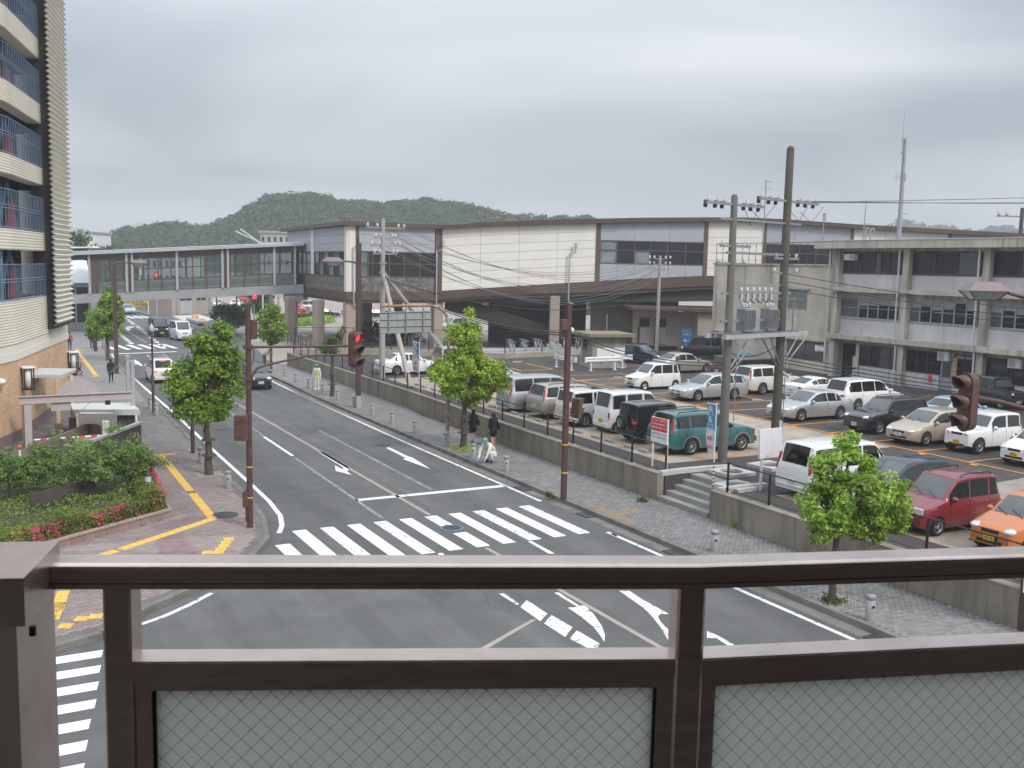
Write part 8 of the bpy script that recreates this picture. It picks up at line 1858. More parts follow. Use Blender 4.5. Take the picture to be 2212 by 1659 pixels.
for i,s in enumerate(('パーク&レール駐車場 は','ご利用者専用駐車場です','駐車は固くお断りします')): lettering(t,s,.12,M_WHITEP,(-.009,y0-L_/2,z0+H_*(.89-.145*i)),-PI/2,fit=L_*.9)
for i,(s,m) in enumerate((('無断駐車を発見した場合は',M_RED),('罰金として3万円申し受けます',M_INK))): lettering(t,s,.1,m,(-.003,y0-L_/2,z0+H_*(.36-.13*i)),-PI/2,fit=L_*.86)
for y in (y0-.06,y0-L_+.06): mb = MB(); mb.rbox((.06,y,z1/2),(.05,.05,z1),.005); mb.build('post', M_WHITEP, t)
def banner(label, o, q, ycut, words, rz):
    t = thing('banner_flag', label, 'banner', o); P = [relp(PXx(*p,o[0]),o) for p in q]; zt_, zb__ = P[0].z, P[2].z; w = abs(P[1].y-P[0].y); mb = MB(); mb.tube([(0,0,0),(0,0,zt_+.1)],.02,6); mb.tube([(0,0,zt_+.03),(0,w+.05,zt_+.03)],.012,5); mb.build('pole', M_WHITEP, t)
    mb = MB(); mb.box(-.03,.03,-.03,.03,0,.03)
    for i in range(7): mb.lathe([(.024,.05+i*.13),(.024,.11+i*.13)],n=8)
    mb.build('pole_bands', M_BLACK, t)
    def cloth(z0, z1, m, name):
        n = 8; mb = MB(); P = []
        for i in range(n+1):
            z = z0+(z1-z0)*i/n
            for j in range(4): P.append((.035*math.sin(z*5+j*.8)*(j/3)*1.2-.004, .02+w*j/3*(1-.25*max(0,(zt_-z)/(zt_-zb__)-.5)), z))
        f = [(4*i+j,4*i+j+1,4*i+j+5,4*i+j+4) for i in range(n) for j in range(3)]; mb.add(P,f,0,True); return mb.build(name,m,t)
    zm_ = zt_-(zt_-zb__)*.52; cloth(zm_,zt_,mat('banner_blue',(.07,.27,.47),.7),'blue_cloth'); cloth(zb__,zm_,mat('banner_white',(.62,.6,.62),.7,var=.1),'white_cloth')
    for i,s in enumerate(words): lettering(t,s,.24*w/.35,M_WHITEP,(-.05,.02+w/2,zt_-.16-(zt_-zm_)*i/len(words)),-PI/2,fit=w*.82)
    for i,s in enumerate(('無料','開放中')): lettering(t,s,.2,M_RED,(-.05,.02+w*.45,zm_-.3-.3*i),-PI/2,fit=w*.7)
banner('blue and white parking banner on a striped pole in front of the left concrete pole', (22.05,26.1,1.0), [A8(150,482),A8(92,487),A8(75,800)], 0, ('JR','パーク','&','レール','駐車場'), 0)
banner('farther blue and white parking banner in front of the white sedan', (22.1,51.88,1.0), [Z7(1632,338),Z7(1566,338),Z7(1572,615)], 0, ('JR','パーク','&','レール','駐車場'), 0)
# concrete hut, guard rails, rear kerb and fence
C0, Ca, Cb = Vector((40.2,61.8,1)), Vector((40.75,64.3,1)), Vector((43.0,63.1,1)); hut = thing('concrete_hut', 'small grey concrete hut with a flat overhanging roof at the back of the car park', 'hut', C0); u = (Ca-C0); v = Vector((u.y,-u.x,0)).normalized()*2.6; hh = hgt(C0.x,C0.y,A5(990,1115)[1])-1
Q = lambda a,b,z: u*a+v*b+Vector((0,0,z))
mb = MB(); mb.prism([tuple(Q(a,b,0)[:2]) for a,b in ((0,0),(1,0),(1,1),(0,1))],.2,hh); mb.build('wall', streaky('hut_concrete',(.33,.31,.27),(.17,.16,.14)), hut); mb = MB(); mb.prism([tuple(Q(a,b,0)[:2]) for a,b in ((-.05,-.05),(1.05,-.05),(1.05,1.05),(-.05,1.05))],0,.22); mb.build('base', M_CONC, hut)
mb = MB(); mb.prism([tuple(Q(a,b,0)[:2]) for a,b in ((-.22,-.2),(1.2,-.2),(1.2,1.22),(-.22,1.22))],hh,hh+.24); mb.build('roof', mat('mossy_roof_slab',(.22,.185,.13),.9,var=.25,scale=2), hut)
nA = -v.normalized()*.02; mb = MB(); mb.slab([Q(.85,0,.25)+nA,Q(.35,0,.25)+nA,Q(.35,0,2.1)+nA,Q(.85,0,2.1)+nA],.05); d_ = mb.build('door', mat('grey_brown_door',(.22,.2,.19),.6), hut); mb = MB(); mb.slab([Q(.78,0,1.15)+nA*2,Q(.42,0,1.15)+nA*2,Q(.42,0,2.0)+nA*2,Q(.78,0,2.0)+nA*2],.03); mb.build('door_window', M_DGLASS, d_)
nB = -u.normalized()*.02; mb = MB(); mb.slab([Q(0,.14,.75)+nB,Q(0,.98,.75)+nB,Q(0,.98,1.5)+nB,Q(0,.14,1.5)+nB],.05); mb.build('whitewashed_patch', M_WHITEP, hut)
mb = MB(); mb.tube([hz_-C0-Vector((0,0,.1)),hz_-C0+Vector((0,0,1.6))],.04,6); mb.build('service_mast', M_STEEL, hut)
def guard(label, q0, q1, posts):
    a, b = G(*A5(*q0),1.0), G(*A5(*q1),1.0); o = a.copy(); t = thing('guard_rail', label, 'guard rail', o, 0, 'white guard rails round the hut'); d = (b-a).normalized(); n = Vector((-d.y,d.x,0)); n = n if n.y < 0 else -n; h0 = .62; mb = MB(); pr = [(0,h0),(.06,h0+.05),(.06,h0+.12),(0,h0+.17),(0,h0+.20),(.06,h0+.25),(.06,h0+.33),(0,h0+.38)]; e0, e1 = -d*.5, (b-a)+d*.5
    P = [e0+n*x+Vector((0,0,z)) for x,z in pr]+[e1+n*x+Vector((0,0,z)) for x,z in pr]; k = len(pr); mb.add(P,[(i,k+i,k+i+1,i+1) for i in range(k-1)]); mb.add([p-n*.02 for p in P],[(i,i+1,k+i+1,k+i) for i in range(k-1)]); mb.build('beam', M_WLILAC, t)
    mb = MB(); mb.cbox(e0+n*.02+Vector((0,0,h0+.19)),(.14,.1,.4),math.atan2(d.y,d.x)); mb.cbox(e1+n*.02+Vector((0,0,h0+.19)),(.14,.1,.4),math.atan2(d.y,d.x)); mb.build('end_cap', M_WLILAC, t)
    for u_ in posts: p = (b-a)*u_-n*.06; mb = MB(); mb.tube([p,p+Vector((0,0,1.0))],.065,8); mb.cbox(p+Vector((0,0,.01)),(.28,.28,.02)); mb.build('post', M_WLILAC, t)
guard('short white guard rail left of the brown crossing pole', (690,1375),(820,1405),(0,1)); guard('longer white guard rail in front of the concrete hut', (985,1410),(1192,1402),(0,1)); guard('white guard rail stub beside the navy hatchback', (1235,1385),(1275,1385),(.5,))
t = thing('boundary_kerb', 'low pale concrete kerb wall along the back of the car park', 'kerb wall', (37.4,70.3,1.0)); pts = [(22.4,78.0),(27,76.9),(37.4,70.2),(45,71.5),(52.2,72.8)]
for (x0,y0),(x1,y1) in zip(pts[:-1],pts[1:]): d = Vector((x1-x0,y1-y0,0)); n = Vector((-d.y,d.x,0)).normalized()*.2; mb = MB(); mb.prism([(x0-37.4,y0-70.3),(x1-37.4,y1-70.3),(x1+n.x-37.4,y1+n.y-70.3),(x0+n.x-37.4,y0+n.y-70.3)],-.9,.42); mb.build('kerb_section', mat('tan_concrete',(.36,.32,.26),.85,var=.15,scale=1.5), t)
fence('tall black mesh fence along the back of the car park before the bicycles', [(22.5,78.1),(27,77.0),(37.4,70.35),(45,71.6),(52.2,72.9),(56.4,75.4)], 1.75, 3.3, mesh=.14, rr=.02, pr=.045, base=False, z=1.42)
fence('black railing round the raised bicycle bay beside the bridge pier', [(26.5,82),(27.2,97),(30,97.5)], 1.3, 1.5, mesh=0, rr=.02, pr=.03, base=False, z=.02)
# bicycles
def bike():
    t = thing('bicycle', 'b', 'bicycle', (0,0,0)); w = MB(); k = 20
    for cx in (-.52,.52):
        mb = MB(); mb.lathe([(.31,-.018),(.335,0),(.31,.018),(.30,0),(.31,-.018)],n=20,axis='Y')
        for i in range(8): a = 2*PI*i/8; mb.tube([(.02*math.cos(a),0,.02*math.sin(a)),(.31*math.cos(a),0,.31*math.sin(a))],.004,3,cap=False)
        mb.build('wheel', M_STEEL, t, (cx,0,.335))
    mb = MB(); mb.tube([(-.52,0,.335),(-.08,0,.32),(-.2,0,.78)],.018,5); mb.tube([(-.52,0,.335),(-.17,0,.66)],.012,5); mb.tube([(-.08,0,.32),(.36,0,.72)],.02,5); mb.tube([(.52,0,.335),(.36,0,.72),(.30,0,.95)],.017,5); mb.tube([(-.17,0,.66),(.35,0,.74)],.016,5); mb.build('frame', M_LGREY, t)
    mb = MB(); mb.tube([(.12,.27,.97),(.28,.2,1.0),(.31,0,.97),(.28,-.2,1.0),(.12,-.27,.97)],.014,5); mb.build('handlebar', M_STEEL, t); mb = MB(); mb.ell((-.2,0,.82),(.14,.08,.05),8,5); mb.build('saddle', M_RUB, t); mb = MB(); mb.tube([(.42,.14,.66),(.42,-.14,.66),(.72,-.14,.66),(.72,.14,.66),(.42,.14,.66)],.008,4); mb.tube([(.4,.16,.9),(.4,-.16,.9),(.74,-.16,.9),(.74,.16,.9),(.4,.16,.9)],.01,4); mb.tube([(.42,.14,.66),(.4,.16,.9)],.008,4); mb.tube([(.72,-.14,.66),(.74,-.16,.9)],.008,4); mb.build('basket', M_STEEL, t); return t
bk0 = bike(); nb = 0
def putbike(p, rz, lab, grp): 
    global nb
    b = bk0 if nb == 0 else copy_tree(bk0); nb += 1; b.location = p; b.rotation_euler = (0,random.uniform(-.08,.08),rz); b['label'] = lab; b['group'] = grp
for i in range(26):
    a = .5*i; putbike((40.2+a+random.uniform(-.15,.15),74.2+.13*a+(i%3)*1.15,1.0), 1.2+random.uniform(-.5,.5), 'silver bicycle parked in the crowded bay under the station', 'bicycles under the station')
sheet('bicycle_bay', [(37.6,71.2),(52,73.6),(55,78),(38.5,80)], .99, M_CONC)
for i in range(9): putbike((23.6+i*.62,80.3+random.uniform(-.4,.4),.02), 1.5+random.uniform(-.4,.4), 'dark bicycle parked by the columns behind the retaining wall end', 'bicycles by the station columns')
p = G(*B4(460,820),1.02); putbike((53.4,48.8,1.01), -1.5, 'bicycle leaning by the office wall right of the doorway', 'bicycles by the office'); putbike((53.5,39.0,1.01), -1.45, 'silver bicycle by the office wall behind the right hand signal', 'bicycles by the office'); putbike((53.3,38.2,1.01), -1.3, 'bicycle with a white tag behind the right hand signal', 'bicycles by the office')
t = thing('covered_boat', 'blue tarpaulin over stacked boards beside the office wing', 'tarpaulin', (*G(1598,790,1.0)[:2],1.0)); mb = MB(); mb.add([(-2,-.6,.55),(1.2,-.5,.8),(1.4,.7,1.0),(-1.8,.8,.75),(-2.2,-.7,.0),(1.4,-.7,0)],[(0,1,2,3),(4,5,1,0)]); mb.build('sheet', mat('blue_tarpaulin',(.08,.28,.36),.5,var=.2), t); mb = MB(); mb.cbox((-.6,-.9,.3),(2.2,.1,.5),.2); mb.build('board', mat('red_white_board',(.45,.3,.28),.7,var=.4,scale=3), t)

# ================================================================== PEOPLE
M_SKIN = mat('skin', (.52,.34,.25), .6, var=.03); M_HAIR = mat('black_hair', (.015,.012,.011), .5, var=.1); M_CBLK = mat('black_cloth', (.016,.016,.019), .85, var=.15, scale=12); M_CWHT = mat('white_workwear', (.66,.65,.62), .8, var=.08, scale=9); M_CNAV = mat('navy_cloth', (.03,.035,.055), .85, var=.1); M_CGRY = mat('grey_white_shirt', (.55,.55,.56), .8, var=.06); M_SOCK = mat('black_socks', (.012,.012,.013), .8, var=0); M_HIVIS = mat('yellow_vest', (.62,.62,.08), .6, var=.08); M_HELM = mat('green_helmet', (.10,.30,.20), .35, var=.05); M_SHOE = mat('red_shoe', (.45,.04,.04), .6, var=0); M_SHOEB = mat('black_shoe', (.015,.014,.014), .5, var=0); M_TAN_ = mat('brown_bag', (.16,.10,.05), .6, var=.1); M_YELC = mat('yellow_bag', (.6,.42,.05), .6)
def person(label, pos, head, hgt_m, pose, cloth, extras=(), group=None, turn=0):
    """one skinned body: joints joined by tapering limbs, every joint with its own thickness and clothing"""
    t = thing('person', label, 'person', pos, math.atan2(head[1],head[0])-PI/2, group); s = hgt_m/1.7
    J = dict(pelvis=(0,0,.93),waist=(0,0,1.08),chest=(0,.01,1.27),neck=(0,0,1.46),head=(0,.02,1.56),crown=(0,.015,1.67),nose=(0,.105,1.565),
        shl=(-.17,0,1.40),ell=(-.23,-.01,1.13),wrl=(-.23,.06,.90),hal=(-.23,.09,.81),shr=(.17,0,1.40),elr=(.23,-.01,1.13),wrr=(.23,.06,.90),har=(.23,.09,.81),
        hil=(-.09,0,.90),knl=(-.10,.02,.50),anl=(-.10,-.02,.09),tol=(-.11,.14,.035),hir=(.09,0,.90),knr=(.10,.02,.50),anr=(.10,-.02,.09),tor=(.11,.14,.035))
    J.update(pose)
    RAD = dict(pelvis=(.15,.11),waist=(.125,.095),chest=(.155,.11),neck=(.055,.055),head=(.078,.09),crown=(.06,.07),nose=(.016,.016),shl=.068,ell=.045,wrl=.034,hal=.036,hil=.09,knl=.062,anl=.042,tol=.04)
    for k in ('sh','el','wr','ha','hi','kn','an','to'): RAD[k+'r'] = RAD[k+'l']
    bk = cloth.get('bulk',1.08); RAD = {k:((v[0]*bk,v[1]*bk) if isinstance(v,tuple) else v*bk) if k not in ('head','crown','nose','neck') else v for k,v in RAD.items()}
    if cloth.get('skirt'): RAD['hil'] = RAD['hir'] = .115
    E_ = [('pelvis','waist'),('waist','chest'),('chest','neck'),('neck','head'),('head','crown'),('head','nose'),('chest','shl'),('shl','ell'),('ell','wrl'),('wrl','hal'),('chest','shr'),('shr','elr'),('elr','wrr'),('wrr','har'),('pelvis','hil'),('hil','knl'),('knl','anl'),('anl','tol'),('pelvis','hir'),('hir','knr'),('knr','anr'),('anr','tor')]
    nm = list(J); me = bpy.data.meshes.new('body'); me.from_pydata([Vector(J[n])*s for n in nm],[(nm.index(a),nm.index(b)) for a,b in E_],[])
    o = bpy.data.objects.new('tmp', me); COL.objects.link(o); md = o.modifiers.new('skin','SKIN'); sk = me.skin_vertices[0].data
    for i,n in enumerate(nm): r = RAD[n]; sk[i].radius = (r[0]*s,r[1]*s) if isinstance(r,tuple) else (r*s,r*s); sk[i].use_root = (n == 'pelvis')
    sb = o.modifiers.new('sub','SUBSURF'); sb.levels = 1; dg = bpy.context.evaluated_depsgraph_get(); m2 = bpy.data.meshes.new_from_object(o.evaluated_get(dg)); bpy.data.objects.remove(o); m2.name = 'body'
    top, leg, foot = cloth['top'], cloth['leg'], cloth.get('foot',M_SHOEB); mats = [M_SKIN,top,leg,foot,cloth.get('hand',M_SKIN),cloth.get('shin',leg)]; m2.materials.clear(); [m2.materials.append(m) for m in mats]
    seg = {('pelvis','waist'):2,('waist','chest'):1,('chest','neck'):1,('neck','head'):0,('head','crown'):0,('head','nose'):0,('chest','shl'):1,('shl','ell'):1,('ell','wrl'):1,('wrl','hal'):4,('pelvis','hil'):2,('hil','knl'):2,('knl','anl'):5,('anl','tol'):3}
    for (a,b),v in list(seg.items()):
        if b[-1] == 'l' and len(b) == 3: seg[((a[:-1]+'r') if len(a)==3 else a, b[:-1]+'r')] = v
    segs = [(Vector(J[a])*s,Vector(J[b])*s,v) for (a,b),v in seg.items()]
    for p in m2.polygons:
        c = p.center; best = 9
        for A,B,v in segs:
            d = B-A; u = max(0,min(1,(c-A).dot(d)/d.length_squared)); q = (c-A-d*u).length
            if q < best: best = q; p.material_index = v
        p.use_smooth = True
    body = bpy.data.objects.new('body', m2); COL.objects.link(body); body.parent = t
    hd_ = Vector(J['head'])*s; up = (Vector(J['crown'])-Vector(J['head'])).normalized(); R = Vector((0,0,1)).rotation_difference(up).to_matrix()
    def part(name, m, fn): mb = MB(); fn(mb); return mb.build(name, m, t)
    if 'helmet' in extras: part('helmet', M_HELM, lambda mb: (mb.ell(hd_+up*.075*s,(.12*s,.14*s,.11*s),12,8,0,R), mb.ell(hd_+up*.05*s+R@Vector((0,.05,0))*s,(.13*s,.17*s,.018*s),12,4,0,R)))
    elif 'long' in extras: part('hair', M_HAIR, lambda mb: (mb.ell(hd_+up*.05*s+R@Vector((0,-.03,0))*s,(.105*s,.115*s,.115*s),10,8,0,R), mb.ell(hd_+R@Vector((0,-.07,-.1))*s,(.1*s,.06*s,.17*s),8,6,0,R)))
    else: part('hair', M_HAIR, lambda mb: mb.ell(hd_+up*.055*s+R@Vector((0,-.025,0))*s,(.1*s,.112*s,.1*s),10,8,0,R))
    part('eyes', M_HAIR, lambda mb: [mb.ell(hd_+R@Vector((x,.092,.012))*s,(.012*s,.008*s,.008*s),6,4) for x in (-.033,.033)])
    if 'vest' in extras:
        ch, wa = Vector(J['chest'])*s, Vector(J['waist'])*s; ax = (ch-wa).normalized(); R2 = Vector((0,0,1)).rotation_difference(ax).to_matrix()
        def vest(mb):
            for y in (-1,1):
                for x in (-.075,.075): mb.cbox((ch+wa)/2+R2@Vector((x,y*.122,.02))*s,(.07*s,.022*s,.36*s),0,0,R2)
                mb.cbox((ch+wa)/2+R2@Vector((0,y*.128,-.1))*s,(.28*s,.02*s,.07*s),0,0,R2)
            for x in (-1,1): mb.cbox((ch+wa)/2+R2@Vector((x*.165,0,-.1))*s,(.02*s,.24*s,.07*s),0,0,R2)
        part('safety_vest', M_HIVIS, vest)
    if cloth.get('skirt'):
        part('skirt', cloth['skirt'], lambda mb: mb.lathe([(.125*s,1.04*s),(.165*s,.9*s),(.2*s,.62*s),(.195*s,.62*s)],n=16))
    if cloth.get('coat'): part('jacket', cloth['coat'], lambda mb: mb.lathe([(.07*s,1.47*s),(.19*s,1.4*s),(.185*s,1.2*s),(.165*s,1.06*s),(.19*s,.86*s)],n=16))
    for e in extras:
        if e == 'bag': mb = MB(); mb.rbox((0,0,0),(.1*s,.36*s,.26*s),.03); b = mb.build('shoulder_bag', cloth.get('bagm',M_CBLK), t, Vector(J['hir'])*s+Vector((.16,-.02,.12))*s); mb = MB(); mb.tube([(.15*s,-.1*s,1.44*s),(.2*s,-.05*s,1.2*s),Vector(b.location)+Vector((0,0,.1))],.014,4); mb.build('bag_strap', M_CBLK, t)
        if e == 'pack': mb = MB(); mb.rbox((0,-.19*s,1.24*s),(.3*s,.16*s,.4*s),.04); mb.build('backpack', cloth.get('bagm',M_CBLK), t)
        if e == 'stick': mb = MB(); h = Vector(J['har'])*s; mb.tube([h+Vector((0,.02,.1)),(h.x+.05,h.y+.16,.02)],.015,6); mb.build('baton', M_SIGB, t)
    # fingers curl from each palm
    mb = MB()
    for sd_ in 'lr':
        w_, h_ = Vector(J['wr'+sd_])*s, Vector(J['ha'+sd_])*s; d = (h_-w_).normalized(); x = d.cross(Vector((0,1,.2))).normalized()
        for i,(off,ln) in enumerate(((-.027,.062),(-.009,.075),(.009,.072),(.027,.055))): b = h_+d*.012*s+x*off*s; mb.tube([b,b+d*ln*.55*s,b+d*ln*.85*s+Vector((0,.02,0))*s],[.010*s,.009*s,.007*s],5)
        b = h_-d*.03*s; mb.tube([b,b+(d*.4+Vector((0,.9,0)))*.05*s],[.011*s,.008*s],5)
    mb.build('fingers', cloth.get('hand',M_SKIN), t)
    return t
walk = dict(knl=(-.09,.16,.52),anl=(-.09,.2,.1),tol=(-.1,.36,.06),knr=(.09,-.04,.5),anr=(.09,-.3,.14),tor=(.1,-.17,.04),ell=(-.23,-.1,1.15),wrl=(-.22,-.14,.92),hal=(-.22,-.13,.83),elr=(.23,.06,1.14),wrr=(.22,.2,.96),har=(.22,.25,.89))
walk2 = dict(knl=(-.09,-.03,.5),anl=(-.09,-.2,.12),tol=(-.1,-.06,.04),knr=(.09,.1,.51),anr=(.09,.12,.09),tor=(.1,.28,.04))
crouch = dict(pelvis=(0,-.12,.42),waist=(0,-.02,.56),chest=(0,.14,.70),neck=(0,.26,.84),head=(0,.33,.92),crown=(0,.37,1.02),nose=(0,.42,.90),shl=(-.17,.20,.78),ell=(-.24,.36,.56),wrl=(-.2,.46,.32),hal=(-.18,.5,.22),shr=(.17,.2,.78),elr=(.24,.38,.56),wrr=(.18,.5,.3),har=(.17,.56,.2),hil=(-.1,-.1,.40),knl=(-.16,.26,.48),anl=(-.13,.0,.10),tol=(-.14,.18,.035),hir=(.1,-.1,.40),knr=(.17,.24,.5),anr=(.13,-.04,.10),tor=(.14,.15,.035))
bend = dict(waist=(0,.06,1.04),chest=(0,.24,1.16),neck=(0,.36,1.27),head=(0,.43,1.31),crown=(0,.49,1.39),nose=(0,.52,1.27),shl=(-.17,.28,1.22),ell=(-.2,.4,.98),wrl=(-.16,.5,.78),hal=(-.15,.52,.7),shr=(.17,.28,1.22),elr=(.2,.4,.98),wrr=(.16,.5,.78),har=(.15,.52,.7))
WK = dict(top=M_CWHT,leg=M_CWHT,foot=M_CWHT,hand=M_CWHT,bulk=1.35); SG = dict(top=M_CBLK,leg=M_CBLK,shin=M_SKIN,foot=M_SOCK,skirt=M_CBLK,coat=M_CBLK)
person('road worker in white with green helmet and yellow vest standing on the right pavement', (19.34,62.2,.15), (-.3,-1), 1.68, {}, WK, ('helmet','vest','stick'))
person('crouching road worker in white with green helmet and yellow vest at the kerb', (18.95,36.75,.15), (-.95,-.35), 1.72, crouch, dict(WK,foot=M_SHOEB,bulk=1.55), ('helmet','vest'))
person('schoolgirl in black uniform walking on the left of the pair', (20.35,41.3,.15), (.05,1), 1.58, walk2, SG, ('long','bag'))
person('schoolgirl in black uniform and red shoes walking on the right of the pair', (20.75,40.0,.15), (.12,1), 1.58, dict(walk2), dict(SG,foot=M_SHOE), ('long','bag'))
person('woman in a black coat walking away along the left pavement', (7.82,70.2,.15), (.15,1), 1.6, walk2, dict(top=M_CBLK,leg=M_CBLK,shin=M_SOCK,skirt=M_CBLK,coat=M_CBLK), ('long','bag'))
person('road worker in a yellow vest bending behind the far wall end tree', (19.75,77.0,.15), (.8,-.6), 1.7, bend, dict(WK,leg=M_TAN_), ('helmet','vest'))
for q,lab,c,ex in (((312,1218),'person in black waiting at the far left crossing by the stout post',dict(top=M_CBLK,leg=M_CBLK),('bag',)),((372,1215),'person in white waiting right of the stout brown post',dict(top=M_CWHT,leg=M_CWHT),()),((432,1205),'person in pale clothes waiting at the kerb of the far left crossing',dict(top=M_CGRY,leg=M_CWHT),()),((118,1235),'person in dark red top by the parking building corner',dict(top=M_REDC,leg=M_CNAV),())):
    p = G(*A2(*q),.15); person(lab, (p.x,p.y,.15), (.2,1), 1.68, {}, c, ex)
for q,lab,c,ex,hd_,ps in (((497,920),'pedestrian in black with a yellow bag left of the dark bridge pier',dict(top=M_CBLK,leg=M_CBLK,bagm=M_YELC),('bag',),(-.5,1),walk),((1580,790),'pedestrian in black just right of the thick tan column',dict(top=M_CBLK,leg=M_CNAV),(),(.3,-1),walk2),((1625,800),'pedestrian in a white shirt left of the brown lamp post',dict(top=M_CGRY,leg=M_CBLK),(),(-.3,-1),walk),((1945,850),'pedestrian in dark clothes with a bag striding left of the road sign back',dict(top=M_CBLK,leg=M_CBLK),('pack',),(1,.1),walk)):
    p = G(*D1(*q),.03); person(lab, (p.x,p.y,.014), hd_, 1.7, ps, c, ex)

# ================================================================== BEYOND THE FOOTBRIDGE
booth = thing('gatehouse', 'small beige gatehouse with two windows under the footbridge', 'gatehouse', (*G(*A2(1000,930))[:2],0)); o = booth.location; a = G(*A2(1000,930))-o; b = G(*A2(1345,915))-o; d = (b-a); L_ = d.length; d.normalize(); n = Vector((d.y,-d.x,0)); n = n if n.y < 0 else -n; hz2 = hgt(o.x,o.y,A2(1000,730)[1])
def bw(t0,t1,z0,z1,off,m,name,par=None): mb = MB(); mb.slab([a+d*t0+n*off+Vector((0,0,z0)),a+d*t1+n*off+Vector((0,0,z0)),a+d*t1+n*off+Vector((0,0,z1)),a+d*t0+n*off+Vector((0,0,z1))],.12); return mb.build(name, m, par or booth)
mb = MB(); P = [a,a+d*L_,a+d*L_-n*5,a-n*5]; mb.prism([tuple(p[:2]) for p in P],0,hz2); mb.build('wall', M_ANX, booth); mb = MB(); P = [a-d*.5+n*.6,a+d*(L_+.5)+n*.6,a+d*(L_+.5)-n*5.5,a-d*.5-n*5.5]; mb.prism([tuple(p[:2]) for p in P],hz2,hz2+.3); mb.build('roof', M_CONC, booth)
ux = lambda x: (x-1000)/345*L_
for x0,x1,z0 in ((1065,1168,0),(1205,1292,2.0)):
    w_ = bw(ux(x0),ux(x1),z0+.05,4.2,.06,M_GREYP,'window'); 
    for k in range(2): m_ = (ux(x1)-ux(x0))/2; bw(ux(x0)+m_*k+.1,ux(x0)+m_*(k+1)-.08,2.15,3.9,.09,M_DGLASS,'pane',w_)
bw(ux(1180),ux(1200),2.4,3.9,.08,M_WHITEP,'notice'); bw(ux(1035),ux(1050),.05,hz2,.12,M_COLM,'pilaster'); bw(ux(1318),ux(1340),.05,hz2,.12,M_COLM,'pilaster')
t = thing('garden_wall', 'low brown wall running along the far road under the footbridge', 'wall', (*G(*A2(940,910))[:2],0)); o = t.location; p, q = G(*A2(935,915)), G(*A2(620,800)); dd = (q-p).normalized(); nn = Vector((-dd.y,dd.x,0))*.3; mb = MB(); mb.prism([tuple((v-o)[:2]) for v in (p,q,q-nn,p-nn)],0,1.0); mb.build('wall', M_PLINTH, t)
struct('traffic_island', MB().prism([tuple(G(*A2(*s))[:2]) for s in ((670,885),(800,925),(795,933),(660,893))],0,.15), M_KERBT)
def orange_sign(q, qt, lab):
    p = G(*A2(*q)); h = hgt(p.x,p.y,A2(*qt)[1]); t = thing('marker_sign', lab, 'sign', (p.x,p.y,0)); mb = MB(); mb.tube([(0,0,0),(0,0,h)],.07,6); mb.build('post', M_WHITEP, t); mb = MB(); mb.lathe([(0,-.03),(.45,-.03),(.45,.03),(0,.03)],(0,-.08,h-.3),14,axis='Y'); mb.build('disc', mat('orange_disc',(.75,.33,.05),.5), t)
orange_sign((1200,985),(1200,930),'farther small orange disc sign at the plaza entrance'); orange_sign((1264,1040),(1264,965),'nearer small orange disc sign at the plaza entrance')
for i,x in enumerate(range(1165,1265,22)): p = G(*A2(x,1010+(x-1165)*.35)); t = thing('barrier_block', ('leftmost','second','middle','fourth','rightmost')[i]+' grey barrier block in the row by the orange disc signs', 'barrier', (p.x,p.y,0), -.5, 'grey barrier blocks'); mb = MB(); mb.rbox((0,0,.45),(1.1,.5,.9),.06); mb.build('block', M_GREYP, t); mb = MB(); mb.rbox((0,-.262,.45),(.7,.02,.3),.005); mb.build('recess', M_TRIM, t)
p = G(*A2(797,928)); t = thing('lane_post', 'short white lane post on the traffic island', 'post', (p.x,p.y,.15)); mb = MB(); mb.tube([(0,0,0),(0,0,1.9)],.07,6); mb.build('post', M_WHITEP, t); mb = MB(); mb.lathe([(.075,1.3),(.075,1.5)],n=8); mb.build('orange_band', mat('orange_disc',(.75,.33,.05)), t)
def bld(label, q0, q1, dist, m, wins=None, name='distant_building', roof=None):
    A, B = PD(*q0,dist), PD(*q1,dist); t = thing(name, label, 'building', (A.x,A.y,0)); w = (Vector((B.x,B.y,0))-Vector((A.x,A.y,0))); d = w.normalized(); L_ = w.length; r = math.atan2(d.y,d.x); t.rotation_euler = (0,0,r); mb = MB(); mb.box(0,L_,0,14,0,A.z); mb.build('wall', m, t); mb = MB(); mb.box(-.4,L_+.4,-.4,14.4,A.z,A.z+.6); mb.build('roof', roof or M_CONC, t)
    if wins:
        nx, nz, fh = wins
        for j in range(nz):
            for i in range(nx): mb = MB(); x0 = L_*(i+.22)/nx; mb.box(x0,x0+L_*.56/nx,-.12,.0,A.z-fh*(j+.75),A.z-fh*(j+.28)); w_ = mb.build('window', M_GREYP, t); mb = MB(); mb.box(x0+.1,x0+L_*.56/nx-.1,-.16,-.125,A.z-fh*(j+.75)+.1,A.z-fh*(j+.28)-.1); mb.build('pane', M_DGLASS, w_)
bld('pale grey building with rows of small windows on the hill foot behind the station', (562,503), (640,500), 260, mat('far_pale_wall',(.40,.40,.39),.8,var=.06), (6,3,3.0))
bld('white boxy building far behind the footbridge at the left', (186,504), (202,504), 320, M_WHITEP, (2,4,3.2))
bld('white building seen through the footbridge glass', (300,552), (395,553), 210, mat('far_white_wall',(.60,.60,.58),.8,var=.05), (7,4,3.1))
bld('long low pale buildings behind the forecourt', (440,597), (600,597), 260, mat('far_cream_wall',(.42,.40,.37),.8,var=.06), (14,2,3.2))
bld('second pale building row behind the station columns', (600,610), (1000,618), 230, MATS['far_cream_wall'], (22,2,3.0))
bld('dark green walled shed row under the raised station', (1000,632), (1420,640), 175, M_UNDER, (16,1,3.0))
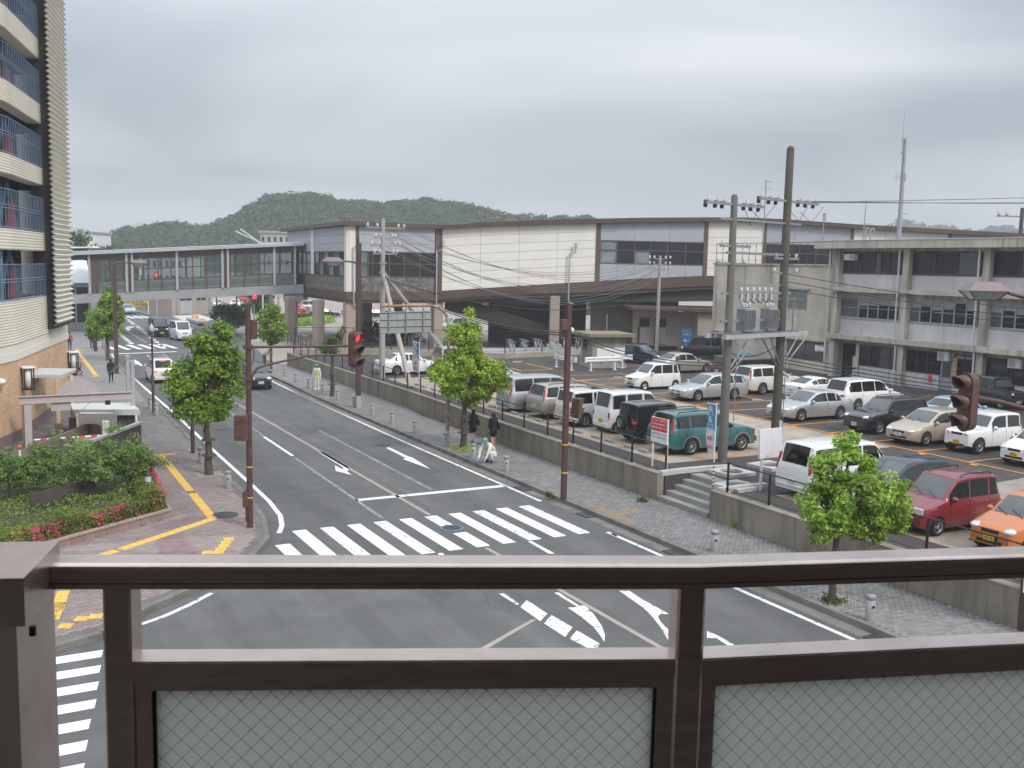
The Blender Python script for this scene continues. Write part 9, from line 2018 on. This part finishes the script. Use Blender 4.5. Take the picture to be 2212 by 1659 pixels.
def redlight(q, base, lab):
    p = G(*B6(*base)); pp = PY(*B6(*q),p.y); t = thing('distant_signal', lab, 'traffic light', (p.x,p.y,0)); mb = MB(); mb.tube([(0,0,0),(0,0,pp.z+.6)],.09,8); mb.build('pole', M_GREYP, t); mb = MB(); mb.rbox((0,-.2,pp.z-.25),(.5,.25,1.2),.04); mb.build('housing', M_SIGB, t); mb = MB(); mb.lathe([(0,-.36),(.2,-.35),(.24,-.32)],(0,0,pp.z),14,axis='Y'); mb.build('lens', M_LRED, t)
redlight((1865,215), (1865,620), 'small lit red signal among the trees under the bridge girder')
p = PD(337,594,132); t = thing('distant_signal', 'lit red signal seen through the footbridge glass', 'traffic light', (p.x,p.y,0)); mb = MB(); mb.tube([(0,0,0),(0,0,p.z+.6)],.09,8); mb.build('pole', M_GREYP, t); mb = MB(); mb.rbox((0,-.2,p.z-.25),(.5,.25,1.3),.04); mb.build('housing', M_SIGB, t); mb = MB(); mb.lathe([(0,-.36),(.22,-.35),(.27,-.32)],(0,0,p.z),14,axis='Y'); mb.build('lens', M_LRED, t)
for q,qt,lab in (((2090,640),(2090,180),'grey tapered post left of the dark bridge pier'),((2185,600),(2185,195),'thin pale post beside the dark bridge pier'),((1372,360),(1372,205),'dark post behind the round bush tree'),((1634,370),(1634,195),'second dark post behind the round bush tree')):
    p = G(*B6(*q)); h = hgt(p.x,p.y,B6(*qt)[1]); t = thing('forecourt_post', lab, 'post', (p.x,p.y,0)); mb = MB(); mb.tube([(0,0,0),(0,0,h)],[.28,.2] if '2090' in str(q) or 'tapered' in lab else .12,8); mb.build('pole', M_BROWNP if 'dark' in lab.split()[0] or 'second' in lab else M_GREYP, t)
for q,lab in (((1700,250),'pair of lamp heads on a bent mast showing above the footbridge roof'),):
    p = PD(*A2(*q),128); t = thing('twin_lamp', lab, 'street lamp', (p.x,p.y,0)); mb = MB(); mb.tube([(1.2,0,0),(1.2,0,p.z-2),(.6,0,p.z-.6),(-2.2,0,p.z+.6)],[.12,.1,.08,.1],8); mb.tube([(2.2,0,p.z-2.5),(1.6,0,p.z-1.2),(-1.6,0,p.z+.9)],[.1,.08,.1],8); mb.build('mast', M_LGREY, t)
p = PD(*A2(330,345),118); t = thing('curved_lamp', 'pale curved lamp arm above the left end of the footbridge', 'street lamp', (p.x-8,p.y,0)); mb = MB(); mb.tube([(0,0,0),(0,0,p.z-2.6),(1.5,0,p.z-.9),(4,0,p.z-.1),(7.4,0,p.z)],.09,8); mb.ell((8,0,p.z),(.7,.25,.16)); mb.build('mast', M_LGREY, t)
# air between here and the hills
hz = MB(); hz.box(-905,1155,-305,1155,-1.06,62)
m = bpy.data.materials.new('damp_air'); m.use_nodes = True; t_ = m.node_tree; t_.nodes.clear(); ou = t_.nodes.new('ShaderNodeOutputMaterial'); pv = t_.nodes.new('ShaderNodeVolumePrincipled'); pv.inputs['Color'].default_value = (.86,.9,.95,1); pv.inputs['Density'].default_value = .00062; pv.inputs['Anisotropy'].default_value = .2
t_.links.new(pv.outputs[0], ou.inputs['Volume'])
o = hz.build('haze', m); o['kind'] = 'stuff'; o['label'] = 'thin damp haze'
